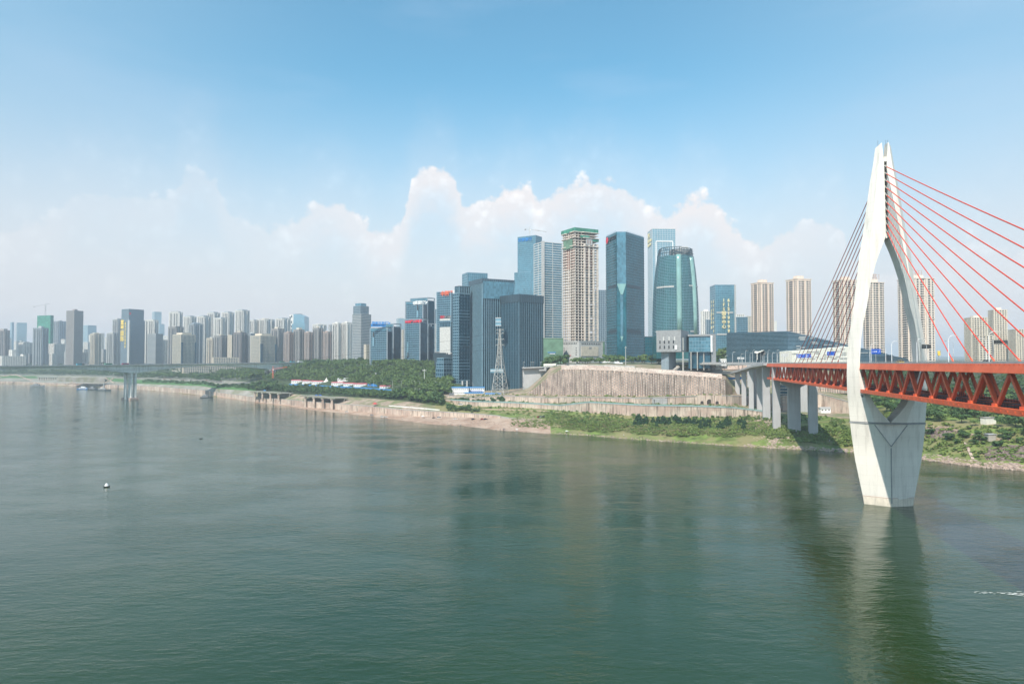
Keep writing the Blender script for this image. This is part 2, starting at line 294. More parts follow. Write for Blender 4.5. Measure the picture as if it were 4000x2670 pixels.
# ------------------------------------------------------------ terrain: profiles (v, z) / ('Y', Y, z) / z only for wall tops
# lines: A shore, B wall 1 foot, C wall 1 top, D slope top, E wall 3 foot, Ft wall 3 top, G wall 2 foot, Ht wall 2 top, J big wall foot, K big wall top, L, M, Nn, far
PROF = {
 -1500: [(1489,0),(1488.5,.5),7,(1478,13),(1468,17),17.5,(1463,19),20,'Y2700,30','Y2750,42','Y2900,48','Y3300,55','Y5000,70','Y12000,150'],
 0:    [(1497,0),(1496,.5),7,(1476,14),(1466,17),17.5,(1462,19),20,'Y2450,28','Y2500,45','Y2700,52','Y3000,58','Y5000,75','Y12000,150'],
 300:  [(1508,0),(1507,.5),7,(1478,15),(1470,17),17.5,(1465,19),20,'Y2350,26','Y2400,36','Y2600,48','Y3000,56','Y5000,75','Y12000,150'],
 545:  [(1521,0),(1520,.3),9,(1498,13),(1482,17),17.5,(1475,19),20,'Y2050,24','Y2080,30','Y2300,40','Y2700,55','Y5000,75','Y12000,150'],
 800:  [(1545,0),(1544,.3),10.5,(1508,16),(1492,20),20.5,(1482,22),23,'Y1750,27','Y1800,32','Y2100,40','Y2500,52','Y5000,75','Y12000,150'],
 850:  [(1549,0),(1547,.3),7.5,(1520,14),(1500,19),19.5,(1485,22),23,'Y1700,27','Y1750,32','Y2100,40','Y2500,52','Y5000,75','Y12000,150'],
 1000: [(1571,0),(1569,.5),8,(1526,16),(1505,22),22.5,(1492,25),26,'Y1450,33','Y1500,37','Y1900,44','Y2400,54','Y5000,75','Y12000,150'],
 1200: [(1599,0),(1589,1),9,(1543,16),(1512,23),23.5,(1500,26),27,'Y1230,34','Y1330,54','Y1700,57','Y2300,58','Y5000,75','Y12000,150'],
 1400: [(1620,0),(1607,2),10,(1552,17),(1528,22),22.5,(1512,25),26,'Y1130,34','Y1220,57','Y1500,60','Y2200,60','Y5000,75','Y12000,150'],
 1600: [(1645,0),(1624,2.8),9.5,(1568,17),(1545,22),22.5,(1532,25),26,'Y1000,38','Y1130,59','Y1400,61','Y2000,62','Y5000,75','Y12000,150'],
 1700: [(1658,0),(1626.5,3),9,(1583,14),(1560,20),20.5,(1545,23),24,'Y930,28','Y1080,52','Y1300,61','Y2000,62','Y5000,75','Y12000,150'],
 1850: [(1667,0),(1629,4),8,(1602,11),(1586,13),18,(1566,18.5),22,(1544,24),24.5,'Y1040,27','Y1300,60','Y5000,75','Y12000,150'],
 1950: [(1680,0),(1631,6),8,(1606,11),(1588,14),18.7,(1566,19),25.3,(1540,25.5),26,'Y1040,27','Y1250,60','Y5000,75','Y12000,150'],
 2060: [(1687,0),(1640,6),6.5,(1607,11.5),(1592,14),18.4,(1570,19.2),25.2,(1541,25.5),27,'Y1000,36','Y1200,62','Y5000,75','Y12000,150'],
 2150: [(1693,0),(1650,6),6.4,(1608,12),(1598,13.5),18,(1573,19.5),25,(1543,25.5),48.6,'Y880,58','Y1100,66','Y5000,75','Y12000,150'],
 2190: [(1695,0),(1652,6),6.4,(1615,11.5),(1602,13.7),18.5,(1573,20),26,(1543,27),56.5,'Y880,61','Y1100,66','Y5000,75','Y12000,150'],
 2300: [(1702,0),(1660,7),7.4,(1640,9.5),(1611,14.5),24.3,(1566,24.8),28.5,(1545,29),57,'Y860,63','Y1050,66','Y5000,75','Y12000,150'],
 2500: [(1718,0),(1670,7),7.4,(1640,11),(1624,14),23.7,(1577,24.5),30,(1547,30),54.5,'Y860,62','Y1050,66','Y5000,75','Y12000,150'],
 2700: [(1731,0),(1685,7),7.4,(1655,10),(1629,13),23,(1578,23.5),31,(1543,31),50.7,'Y860,60','Y1050,66','Y5000,75','Y12000,150'],
 2833: [(1739,0),(1699,6),6.4,(1660,10),(1630,13),22,(1577,24),32,(1543,32),48,'Y860,58','Y1050,65','Y5000,75','Y12000,150'],
 2860: [(1741,0),(1700,6),6.4,(1660,10),(1629,13),21.5,(1578,23.5),31.5,(1540,32),38,'Y860,57','Y1050,65','Y5000,75','Y12000,150'],
 2950: [(1746,0),(1705,6),6.4,(1650,11),(1625,14),18.9,(1585,20),30,'Y720,32','Y760,36','Y900,56','Y1050,64','Y5000,75','Y12000,150'],
 3050: [(1752,0),(1710,6),6.4,(1665,12),(1620,17),17.5,(1603,19),33,'Y690,34','Y740,40','Y900,56','Y1050,64','Y5000,75','Y12000,150'],
 3200: [(1760,0),(1715,6),6.4,(1670,12),(1622,17.5),18,(1606,18.5),35,'Y680,36','Y690,54','Y900,58','Y1050,64','Y5000,75','Y12000,150'],
 3330: [(1768,0),(1725,6),6.4,(1680,12),(1640,17),18,(1615,19),28,'Y690,33','Y720,46','Y900,57','Y1050,64','Y5000,75','Y12000,150'],
 3600: [(1795,0),(1762,4),4.4,(1705,11),(1660,18),18.5,(1648,20),20.5,'Y580,29','Y700,40','Y900,54','Y1050,62','Y5000,75','Y12000,150'],
 3800: [(1823,0),(1790,4),4.4,(1725,12),(1680,18),18.5,(1665,20),20.5,'Y560,29','Y680,40','Y900,54','Y1050,62','Y5000,75','Y12000,150'],
 4000: [(1839,0),(1806,4),4.4,(1745,12),(1700,18),18.5,(1680,20),20.5,'Y550,29','Y680,40','Y900,54','Y1050,62','Y5000,75','Y12000,150'],
 5600: [(1900,0),(1870,4),4.4,(1800,12),(1750,18),18.5,(1730,20),20.5,'Y520,29','Y680,40','Y900,54','Y1050,62','Y5000,75','Y12000,150'],
}
KU = sorted(PROF); NL = 14
def conv(p, u):
    out = []; Yp = 0
    for e in p:
        if isinstance(e, tuple): Y = Pz(2000, e[0], e[1]).y; z = e[1]
        elif isinstance(e, str): a, b = e[1:].split(','); Y = float(a); z = float(b)
        else: Y = Yp + 0.8; z = float(e)
        Y = max(Y, Yp + 0.8); out.append((Y, z)); Yp = Y
    return out
PA = np.array([conv(PROF[u], u) for u in KU])      # key, line, (Y, z)
def prof(u):
    u = min(max(u, KU[0]), KU[-1])
    return np.stack([[np.interp(u, KU, PA[:, i, 0]), np.interp(u, KU, PA[:, i, 1])] for i in range(NL)])
def hn(x, y):
    return (math.sin(x * .045 + 1.3 * math.sin(y * .031)) + math.sin(y * .062 + 1.7 * math.sin(x * .052 + 2)) + .6 * math.sin(x * .17 + y * .11) + .5 * math.sin(x * .31 - y * .23 + 1)) / 3
PC = {}
def profc(u):
    k = round(u / 4)
    if k not in PC: PC[k] = prof(k * 4.0)
    return PC[k]
def ground_z(u, Y):
    p = profc(u); return float(np.interp(Y, p[:, 0], p[:, 1]))
def gp(u, Y, dz=0.0):
    return Vector((gx(u, Y), Y, ground_z(u, Y) + dz))
def gpx(X, Y, dz=0.0): return Vector((X, Y, ground_z(2000 + X / Y * F, Y) + dz))
BAMP = [1.0, 0.0, 0.3, 0.6, 0.0, 0.3, 0.0, 0.4, 0.0, 0.6, 2.0, 4.0, 12.0]
SUB = [8, 1, 5, 6, 1, 3, 1, 4, 1, 4, 4, 4, 3]
def band(i0, i1, u0, u1, step=14):
    mb = MB(); us = list(np.arange(u0, u1 + 0.1, step)); 
    if us[-1] < u1: us.append(u1)
    rows = []
    for u in us:
        p = prof(u); row = []
        for i in range(i0, i1):
            for s in range(SUB[i]):
                t = s / SUB[i]; Y = p[i][0] * (1 - t) + p[i + 1][0] * t; z = p[i][1] * (1 - t) + p[i + 1][1] * t
                X = gx(u, Y); 
                if s: z += BAMP[i] * hn(X, Y) * min(1, 4 * t * (1 - t) * 1.6)
                row.append((X, Y, z))
        row.append((gx(u, p[i1][0]), p[i1][0], p[i1][1])); rows.append(row)
    if i0 == 0:
        for k, u in enumerate(us):
            p = prof(u); Y = p[0][0] + 0.6 * hn(gx(u, 500) * 3, 7); rows[k][0] = (gx(u, Y), Y, 0.0); rows[k].insert(0, (gx(u, Y - 25), Y - 25, -3.0))
    n = len(rows[0]); mb.loft(rows, closed=False, cap=False)
    mb.f = [tuple(reversed(f)) for f in mb.f]
    return mb
# water
wm = bpy.data.materials.new('river_water'); wm.use_nodes = True; MATS['river_water'] = wm
n, l = wm.node_tree.nodes, wm.node_tree.links; b = n['Principled BSDF']
b.inputs['Roughness'].default_value = 0.06; b.inputs['IOR'].default_value = 1.33
t = n.new('ShaderNodeTexCoord')
big = N(n, 'ShaderNodeTexNoise', ins={'Scale': 0.006, 'Detail': 4.0}); l.new(t.outputs['Object'], big.inputs[0])
c = mixc(n, l, mr(n, l, big.outputs[0], 0.35, 0.65), (0.010, 0.033, 0.006), (0.018, 0.044, 0.011)); l.new(c, b.inputs['Base Color'])
def wave(scale, rot, sxy, det, rough=0.55, dist=0.0):
    mp = n.new('ShaderNodeMapping'); mp.inputs['Scale'].default_value = (sxy[0], sxy[1], 1); mp.inputs['Rotation'].default_value = (0, 0, R(rot)); l.new(t.outputs['Object'], mp.inputs[0])
    no = N(n, 'ShaderNodeTexNoise', ins={'Scale': scale, 'Detail': det, 'Roughness': rough, 'Distortion': dist}); l.new(mp.outputs[0], no.inputs[0]); return no.outputs[0]
w1 = wave(0.55, -18, (0.42, 1.0), 4, 0.6, 0.3); w2 = wave(0.16, 12, (0.5, 1.0), 3, 0.5); w3 = wave(0.030, 25, (0.6, 1.0), 3)
hgt = math_n(n, l, 'ADD', math_n(n, l, 'MULTIPLY', w1, 0.42), math_n(n, l, 'MULTIPLY', w2, 0.38))
calm = mr(n, l, w3, 0.40, 0.62, 0.45, 1.0)
hgt = math_n(n, l, 'MULTIPLY', hgt, calm)
bn = N(n, 'ShaderNodeBump', ins={'Strength': 1.0, 'Distance': 0.60}); l.new(hgt, bn.inputs['Height']); l.new(bn.outputs[0], b.inputs['Normal'])
o = struct('river_water', MB().add([(-9000, -400, 0), (9000, -400, 0), (9000, 2600, 0), (-9000, 2600, 0)], [(0, 1, 2, 3)]), 'river_water')
struct('riverbed', MB().add([(-9500, -420, -3.5), (9500, -420, -3.5), (9500, 2700, -3.5), (-9500, 2700, -3.5)], [(0, 1, 2, 3)]), 'dirt')
# ground, split by what covers it (lines 0..13)
struct('far_quay_ground', band(0, 1, -1500, 850, 25), 'tan_shore')
struct('beach', band(0, 1, 850, 2150, 10), 'beach_soil')
struct('riverbank', band(0, 2, 2150, 5600, 10), 'grass_soil')
struct('quay_top', band(1, 2, -1500, 2150, 14), 'slope_concrete')
struct('embankment_slope', band(2, 3, -1500, 1000, 14), 'slope_concrete')
struct('grass_embankment', band(2, 3, 1000, 1700, 14), 'dirt')
struct('lower_terrace', band(2, 4, 1700, 5600, 10), 'grass_soil')
struct('lawn_strip', band(3, 4, -1500, 1000, 14), 'lawn')
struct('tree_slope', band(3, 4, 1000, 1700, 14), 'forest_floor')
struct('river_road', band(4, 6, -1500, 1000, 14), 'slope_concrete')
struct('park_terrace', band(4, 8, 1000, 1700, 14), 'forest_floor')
struct('far_terrace', band(6, 8, -1500, 1000, 20), 'city_ground')
struct('middle_terrace', band(4, 6, 1700, 3330, 10), 'dirt'); struct('green_terrace', band(4, 6, 3330, 5600, 14), 'grass_soil')
struct('upper_terrace', band(6, 8, 1700, 3330, 10), 'dirt')
struct('wooded_slope', band(6, 8, 3330, 5600, 14), 'grass_soil')
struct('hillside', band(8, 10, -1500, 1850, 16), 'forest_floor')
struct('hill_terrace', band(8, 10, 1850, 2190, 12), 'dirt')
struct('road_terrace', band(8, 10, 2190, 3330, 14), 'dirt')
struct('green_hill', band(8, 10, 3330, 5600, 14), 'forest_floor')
struct('city_ground', band(10, 13, -1500, 5600, 40), 'city_ground')
# haze
hm = bpy.data.materials.new('air_haze'); hm.use_nodes = True; MATS['air_haze'] = hm
hn_, hl_ = hm.node_tree.nodes, hm.node_tree.links
hn_.remove(hn_['Principled BSDF']); pv = hn_.new('ShaderNodeVolumePrincipled'); pv.inputs['Color'].default_value = (0.74, 0.87, 1.0, 1)
pv.inputs['Density'].default_value = HAZE; pv.inputs['Anisotropy'].default_value = 0.0
hl_.new(pv.outputs[0], hn_['Material Output'].inputs['Volume'])
hz = MB().prism([(-9600, -700), (9600, -700), (9600, 12500), (-9600, 12500)], -4.5, 300)
ho = bpy.data.objects.new('haze', hz.mesh('haze', 'air_haze')); link(ho); ho['kind'] = 'stuff'
# ------------------------------------------------------------ cable-stayed bridge
BD = Vector((0.2162, 0.9763, 0)); BP = Vector((0.9763, -0.2162, 0))      # along the deck (away), across (right)
TC = Vector((105.2 + 0.2215 * 316, 316, 0))                               # pylon axis on the river
TC = Vector((173.2, 316.0, 0))
def br(s, a, z): return Vector((TC.x + BP.x * s + BD.x * a, TC.y + BP.y * s + BD.y * a, z))
def dz(a): return 64.8 - 0.0037 * (a)                                      # top of the orange girder
PH = 15.35; A0, A1 = -PH * 17, PH * 18.6
def sharp(o): o.data.set_sharp_from_angle(angle=0.35); return o
def hexa(mb, c, w, h, l, mi=0):
    """box: centre (s,a,z), full sizes across, up, along"""
    s, a, z = c
    vs = [br(s + i * w / 2, a + j * l / 2, z + k * h / 2) for k in (-1, 1) for i, j in ((-1, -1), (1, -1), (1, 1), (-1, 1))]
    return mb.add(vs, [(0, 1, 5, 4), (1, 2, 6, 5), (2, 3, 7, 6), (3, 0, 4, 7), (3, 2, 1, 0), (4, 5, 6, 7)], mi)
bridge = thing('cable_stayed_bridge', 'white pylon bridge with an orange truss deck and red stay cables', 'bridge', tuple(TC))
# pylon legs: (v, so outermost, sr front ridge, si inner face, half depth)
LEG = [(579,3.4,1.7,1.3,2.6),(640,4.4,2.6,.62,3.2),(700,5.7,3.6,.6,3.5),(800,7.4,5.1,.6,3.9),(893,8.9,6.4,.6,4.1),(926,9.5,7.0,.62,4.1),(950,10.0,7.3,1.5,4.1),(982,10.7,7.8,3.0,4.1),(1030,11.4,8.4,4.9,4.1),(1089,12.1,9.1,6.8,4.1),(1140,12.9,9.9,8.0,4.1),(1196,13.7,10.8,9.0,4.1),(1258,14.9,11.7,10.6,4.2),
       (1327,16.0,12.4,11.8,4.3),(1407,16.8,13.0,12.4,4.5),(1452,17.0,13.2,12.3,4.6),(1496,17.0,12.5,10.7,4.7),(1541,16.9,11.0,8.6,4.8),(1570,16.6,9.8,7.0,4.8),(1595,16.3,8.6,5.2,4.8),(1622,16.1,7.5,2.6,4.8),(1646,15.9,6.6,.03,4.8)]
def zz(v): return zat(v, 316)
for sd_ in (-1, 1):
    rings = []
    for (v, so, sr, si, h) in LEG:
        z = zz(v); zt = 0
        ring = [br(sd_ * si, -h, z), br(sd_ * sr, -h, z), br(sd_ * so, 0, z), br(sd_ * sr, h, z), br(sd_ * si, h, z)]
        rings.append(ring if sd_ > 0 else ring[::-1])
    # pointed slanting top: the inner edge runs higher than the outer one
    top = [p.copy() for p in rings[0]]
    for i, p in enumerate(top):
        s = abs((p - TC).dot(BP)); p.z += (3.6 - s) * 0.85
    rings[0] = top
    mb = MB().loft(rings[::-1]); sharp(part('pylon_leg', mb, 'pylon_white', bridge, smooth=True))
jn = MB()
for k in range(3, len(LEG) - 4):
    v, so, sr, si, h = LEG[k]
# lower pier: two ridges close to one point at v 1738
low = []
for (v, so, sr, h) in [(1650,15.9,6.6,4.8),(1680,15.6,4.6,4.8),(1710,15.2,2.2,4.8),(1738,14.8,.05,4.8),(1800,13.9,.05,4.7),(1855,12.7,.05,4.6),(1910,11.5,.05,4.6),(1958,10.4,.05,4.5),(2000,9.6,.05,4.4)]:
    z = zz(v)
    low.append([br(-so, 0, z), br(-sr, -h, z), br(0, -h + (1.2 if v < 1738 else 0) * sr / 6.6, z), br(sr, -h, z), br(so, 0, z), br(sr, h, z), br(0, h, z), br(-sr, h, z)])
pl = sharp(part('pylon_base', MB().loft(low[::-1]), 'pylon_white', bridge, smooth=True))
rim = MB()
for (v, so, sr, h) in [(1650, 16.15, 6.9, 5.1)]:
    z = zz(v); rg = [br(-so, 0, z), br(-sr, -h, z), br(sr, -h, z), br(so, 0, z), br(sr, h, z), br(-sr, h, z)]
    rim.prism([(p.x, p.y) for p in rg], z - .35, z + .35)
part('pier_ledge', rim, 'mid_grey', bridge)
b2 = MB(); b2.bar(br(0, -4.95, zz(1744)), br(0, -4.65, zz(1958)), .35); 
for s in (-1, 1): b2.bar(br(s * 6.8, -5.0, zz(1655)), br(0, -5.0, zz(1738)), .3)
part('pier_joint', b2, 'mid_grey', bridge, True)
st = MB()
for (v, so, h) in [(1938, 10.95, 4.62)]:
    z = zz(v); rg = [br(-so, 0, z), br(0, -h, z), br(so, 0, z), br(0, h, z)]; st.prism([(p.x, p.y) for p in rg], z - .12, z + .12)
part('waterline_stain', st, 'rose_tile', bridge)
sr_ = []
for v, so, h in ((1938, 10.86, 4.66), (1958, 10.5, 4.6), (2000, 9.7, 4.5)): z = zz(v) - .15; sr_.append([br(-so, 0, z), br(0, -h, z), br(so, 0, z), br(0, h, z)])
part('stained_footing', MB().loft(sr_[::-1]), 'stained_concrete', bridge)
jl = MB()
for v, so, h in ((1700, 15.36, 4.86), (1790, 14.06, 4.76), (1880, 12.2, 4.66)): pass
# slot between the legs with anchor boxes
mb = MB(); 
for s in (-1, 1): pass
for i in range(20):
    z = 126.0 + i * 1.6
    if i % 2: hexa(mb, (0, 0, z), 1.1, 0.5, 4.6)
part('slot_rungs', mb, 'steel', bridge, True)
part('slot_back_plate', hexa(MB(), (0, 0.8, 141.5), 1.15, 33, 2.2), 'steel_dark', bridge)
part('slot_block', hexa(MB(), (0, 0, 159.3), 1.2, 2.2, 6.0), 'pylon_white', bridge)
part('slot_block', hexa(MB(), (0, 0, 123.8), 1.2, 2.4, 6.6), 'pylon_white', bridge)
for s, dx in ((-1, -2.2), (1, 1.2), (1, 2.0)):
    part('antenna', MB().tube([br(dx, 0, 162), br(dx, 0, 169)], .06, 5), 'steel_dark', bridge)
# maintenance hood brackets under the deck on the legs
for s in (-1, 1):
    c = br(s * 10.2, -3.0, 50.2); rr = []
    for k, q in enumerate((0.3, 1.0, 1.5, 1.7)):
        rr.append([c + Vector((math.cos(t) * q * 1.4, math.sin(t) * q * 1.1, -2.6 + k * 1.0)) for t in [j * math.pi / 5 for j in range(10)]])
    part('bearing_bracket', MB().loft(rr), 'mid_grey', bridge)
# deck
DW = 12.0; TH = 12.5
def long_bar(s, zoff0, zoff1, w, a0=A0, a1=A1, mi=0, mb=None, n=None):
    mb = mb or MB(); rings = []
    n = n or max(2, int((a1 - a0) / 15))
    for i in range(n + 1):
        a = a0 + (a1 - a0) * i / n; z = dz(a)
        rings.append([br(s - w / 2, a, z + zoff0), br(s + w / 2, a, z + zoff0), br(s + w / 2, a, z + zoff1), br(s - w / 2, a, z + zoff1)])
    return mb.loft(rings)
def lean_bar(s):
    rings = []; n = 38
    for i in range(n + 1):
        a = A0 + (A1 - A0) * i / n; z = dz(a); r_ = [br(s * (DW - .45), a, z - 2.55), br(s * (DW + .75), a, z - 2.55), br(s * (DW + .75), a, z - 2.4), br(s * (DW + .22), a, z), br(s * (DW - .45), a, z)]; rings.append(r_ if s > 0 else r_[::-1])
    return MB().loft(rings)
part('upper_deck_slab', long_bar(0, -.55, 0.12, 2 * DW - .86), 'asphalt', bridge)
for s in (-1, 1):
    ug = part('upper_girder', lean_bar(s), 'orange_paint', bridge)
    rb = MB()
    for i in range(int((A1 - A0) / 2.56)):
        a = A0 + i * 2.56; hexa(rb, (s * (DW + .32), a, dz(a) - .16), .16, .26, .5)
    part('girder_bracket', rb, 'orange_paint', ug, True)
    part('edge_parapet', long_bar(s * (DW - .15), 0.02, 0.55, .5), 'deck_concrete', bridge)
    rl = MB(); 
    for zo in (.85, 1.1): long_bar(s * (DW + .1), zo - .03, zo + .03, .07, mb=rl)
    for i in range(int((A1 - A0) / 3)): a = A0 + i * 3; hexa(rl, (s * (DW + .1), a, dz(a) + .85), .08, .62, .08)
    part('guard_rail', rl, 'steel', bridge, True)
    lg = part('lower_chord', long_bar(s * (DW - .2), -TH - .85, -TH + .75, 1.1), 'orange_paint', bridge)
    rb = MB()
    for i in range(int((A1 - A0) / 3.84)):
        a = A0 + i * 3.84; hexa(rb, (s * (DW + .42), a, dz(a) - TH - .1), .12, .5, .25); hexa(rb, (s * (DW + .42), a + 1, dz(a) - TH + .35), .10, .16, .5)
    part('chord_bolt', rb, 'orange_paint', lg, True)
part('lower_deck', long_bar(0, -TH - .35, -TH + .05, 2 * DW - 1.55), 'dark_grey', bridge)
for s in (-1, 1):
    rl = MB()
    for zo in (.5, 1.1, 1.7): long_bar(s * (DW - 2.4), -TH + zo - .05, -TH + zo + .05, .1, mb=rl)
    for i in range(int((A1 - A0) / 1.9)): a = A0 + i * 1.9; hexa(rl, (s * (DW - 2.4), a, dz(a) - TH + .9), .09, 1.7, .12)
    part('track_railing', rl, 'steel_dark', bridge, True)
for s in (-3.4, -2.0, 2.0, 3.4): part('rail', long_bar(s, -TH + .06, -TH + .25, .12), 'steel_dark', bridge)
# warren diagonals: every member its own part
def diag(s, a0, z0, a1, z1, w=1.25, dep=.95):
    mb = MB(); x = w / 2
    for (aa, zz_), (bb, zb) in (((a0, z0), (a1, z1)),):
        vs = []
        for a, z in ((aa, zz_), (bb, zb)):
            for i, j in ((-1, -1), (1, -1), (1, 1), (-1, 1)): vs.append(br(s + i * dep / 2, a + j * x, z))
        mb.add(vs, [(0, 1, 5, 4), (1, 2, 6, 5), (2, 3, 7, 6), (3, 0, 4, 7), (3, 2, 1, 0), (4, 5, 6, 7)])
    return mb
NP = int((A1 - A0) / PH)
AOFF = -PH * 16.55
me_up = {}
for s in (-1, 1):
    for k in range(NP):
        a = AOFF + k * PH
        for sg in (1, -1):
            aa = a if sg > 0 else a + PH
            key = (sg,)
            if key not in me_up:
                m = diag(0, 0, -TH + .6, sg * PH / 2, -2.5)
                me_up[key] = m.mesh('diagonal', 'orange_paint', tuple(TC))
            # one shared mesh per direction; the deck's grade is so slight that a small drop stands for it
            o = piece('diagonal', me_up[key], bridge, BP * (s * (DW - 1.9)) + BD * (aa) + Vector((0, 0, dz(aa))))
fb = MB(); fb2 = MB()
hexa(fb, (0, 0, -1.35), 2 * DW - 1.2, 1.5, .5); hexa(fb2, (0, 0, -TH - .1), 2 * DW - 1.6, 1.0, .6)
m1 = fb.mesh('floor_beam', 'orange_paint', tuple(TC)); m2 = fb2.mesh('lower_beam', 'orange_paint', tuple(TC))
for k in range(NP + 1):
    a = AOFF + k * PH
    piece('lower_beam', m2, bridge, BD * a + Vector((0, 0, dz(a))))
    for q in (0, PH / 2): piece('floor_beam', m1, bridge, BD * (a + q) + Vector((0, 0, dz(a))))
gm = MB()
hexa(gm, (0, 0, -TH + 1.1), 1.0, .8, 2.2); gmesh = gm.mesh('gusset', 'orange_paint', tuple(TC))
for s in (-1, 1):
    for k in range(NP): a = AOFF + k * PH; piece('gusset', gmesh, bridge, BP * (s * (DW - 1.25)) + BD * a + Vector((0, 0, dz(a))))
# cables
for k in range(10):
    zt = 156.3 - 3.27 * k
    af = -(74 + 15.35 * (9 - k)) * 1.02; ab = 91 + 15.2 * (9 - k)
    for (a, mname, cname) in ((af, 'cable_orange', 'stay_cable'), (ab, 'cable_orange', 'stay_cable')):
        p0 = br(0, -2.2 if a < 0 else 2.2, zt); p1 = br(0, a, dz(a) + .1); L = (p1 - p0).length
        pts = [p0.lerp(p1, t) - Vector((0, 0, 4 * t * (1 - t) * L * .004)) for t in [i / 8 for i in range(9)]]
        c = part(cname, MB().tube(pts, .21, 6), mname, bridge)
        d = (p0 - p1).normalized()
        part('anchor_socket', MB().tube([p1 - Vector((0, 0, .3)), p1 + d * 2.6], .34, 6), 'orange_paint', c)
        part('anchor_socket', MB().tube([p0, p0 - d * 3.0], .3, 6), 'steel', c)
part('cable_median', long_bar(0, .13, .75, 1.2), 'deck_concrete', bridge)
# piers under the shore end of the truss
def pier(u, Y, vb, w, d, ztop, cap=None, ang=-0.216, nm='bridge_pier'):
    x = gx(u, Y); zb = min(zat(vb, Y), ground_z(u, Y)) - 3
    mb = MB().box((x, Y, (zb + ztop) / 2), w / 2, d / 2, (ztop - zb) / 2, -.218)
    o = part('support_pier', mb, 'pier_concrete', bridge)
    if cap: part('pier_cap', MB().add(*capgeo(x, Y, ztop, *cap)), 'pier_concrete', o)
def capgeo(x, Y, z, W_, h, dd):
    c, s = math.cos(-.218), math.sin(-.218); vs = []
    prof_ = [(-W_ / 2, z - h * .35), (-W_ / 2, z + .01), (W_ / 2, z + .01), (W_ / 2, z - h * .35), (W_ * .24, z - h), (-W_ * .24, z - h)]
    for j in (-1, 1):
        for px, pz in prof_: vs.append((x + px * c - j * dd / 2 * s, Y + px * s + j * dd / 2 * c, pz))
    n = 6
    return vs, [(i, (i + 1) % n, n + (i + 1) % n, n + i) for i in range(n)] + [tuple(range(n - 1, -1, -1)), tuple(range(n, 2 * n))]
pier(3099, 552, 1688, 9.2, 5.0, 49.6, (20, 4.5, 5.4))
pier(3172, 541, 1683, 6.6, 4.5, 50.6)
pier(3030, 566, 1659, 5.8, 5.0, 62.0)
pier(3136, 640, 1600, 6.4, 4.0, 50.2)
# approach viaduct
via = thing('approach_viaduct', 'grey road viaduct on tall columns behind the orange truss end', 'viaduct', tuple(br(0, 300, 0)))
def path_slab(pts, w, z0, z1, mb=None):
    mb = mb or MB(); rings = []
    for i, p in enumerate(pts):
        d = (pts[min(i + 1, len(pts) - 1)] - pts[max(i - 1, 0)]); d.z = 0; d.normalize(); x = Vector((d.y, -d.x, 0)) * w / 2
        rings.append([p - x + Vector((0, 0, z0)), p + x + Vector((0, 0, z0)), p + x + Vector((0, 0, z1)), p - x + Vector((0, 0, z1))])
    return mb.loft(rings)
vp = [br(-1.5 * t * t * 2.4, A1 + 5 + 42 * t, dz(A1)) for t in [i * .5 for i in range(10)]]
part('deck', path_slab(vp, 24, -1.6, 0.05), 'deck_concrete', via)
for s in (-12, 12):
    off = [p + BP * s for p in vp]; part('parapet', path_slab(off, .4, 0.06, 1.1), 'deck_concrete', via)
for (u, Y, vb, w) in ((2991, 618, 1597, 6.3), (2966, 655, 1583, 5.6), (2946, 700, 1540, 5.0), (2927, 752, 1520, 5.0), (3060, 700, 1545, 5.0), (3036, 760, 1530, 5.0)):
    x = gx(u, Y); zb = ground_z(u, Y) - 3
    part('column', MB().box((x, Y, (zb + 62.2) / 2), w / 2, 2.2, (62.2 - zb) / 2, -.218), 'pier_concrete', via)
# curved ramp sweeping left onto the anchored wall
ramp = thing('curved_ramp', 'grey ramp curving down from the bridge end to the road above the anchored wall', 'ramp', (gx(2900, 690), 690, 30))
rp = [PY(3003, 1419, 600), PY(2955, 1427, 640), PY(2917, 1439, 672), PY(2885, 1449, 700), PY(2862, 1454, 722), PY(2830, 1455, 742), PY(2783, 1451, 765)]
part('ramp_deck', path_slab(rp, 9.5, -1.7, 0.0), 'deck_concrete', ramp)
rp2 = [p + Vector((-.5, -4.6, 0)) for p in rp]; part('ramp_parapet', path_slab(rp2, .35, 0.01, 1.1), 'deck_concrete', ramp)
rp3 = [p + Vector((.5, 4.6, 0)) for p in rp]; part('ramp_parapet', path_slab(rp3, .35, 0.01, 1.1), 'deck_concrete', ramp)
for (u, Y) in ((2934, 655), (2905, 684), (2880, 705)):
    zt = 66 + (1436 - 1410 + (2917 - u) * .3) * -Y / F - 1.7; zb = ground_z(u, Y) - 2
    part('ramp_column', MB().box((gx(u, Y), Y, (zb + zt) / 2), 2.2, 1.4, (zt - zb) / 2, -.5), 'pier_concrete', ramp)
# lamps, signs, vehicles on the deck
def lamp_mesh(h=9, arm=2.2, nm='street_lamp'):
    mb = MB(); mb.tube([(0, 0, 0), (0, 0, h * .85)], [.14, .09], 6)
    mb.tube([(0, 0, h * .85), (arm * .15, 0, h * .95), (arm * .5, 0, h), (arm, 0, h * .995)], .07, 5); mb.box((arm + .35, 0, h * .99), .45, .15, .08, mi=1)
    return mb.mesh(nm, ['sign_white', 'steel'])
LM = lamp_mesh()
def lamp(p, rz, label, group): 
    o = bpy.data.objects.new('street_lamp', LM); link(o); o.location = p; o.rotation_euler = (0, 0, rz); return tag(o, label, 'street lamp', group)
for k in range(24):
    a = A0 + 20 + k * 28
    if abs(a) < 12: continue
    z = dz(min(a, A1)) + .1
    for s in (-1, 1):
        if a > A1 + 60: continue
        lamp(br(s * (DW - .9), a, z), math.atan2(BP.y, BP.x) + (math.pi if s > 0 else 0), 'white curved-arm street lamp standing along the orange bridge deck', 'street lamps along the orange bridge')
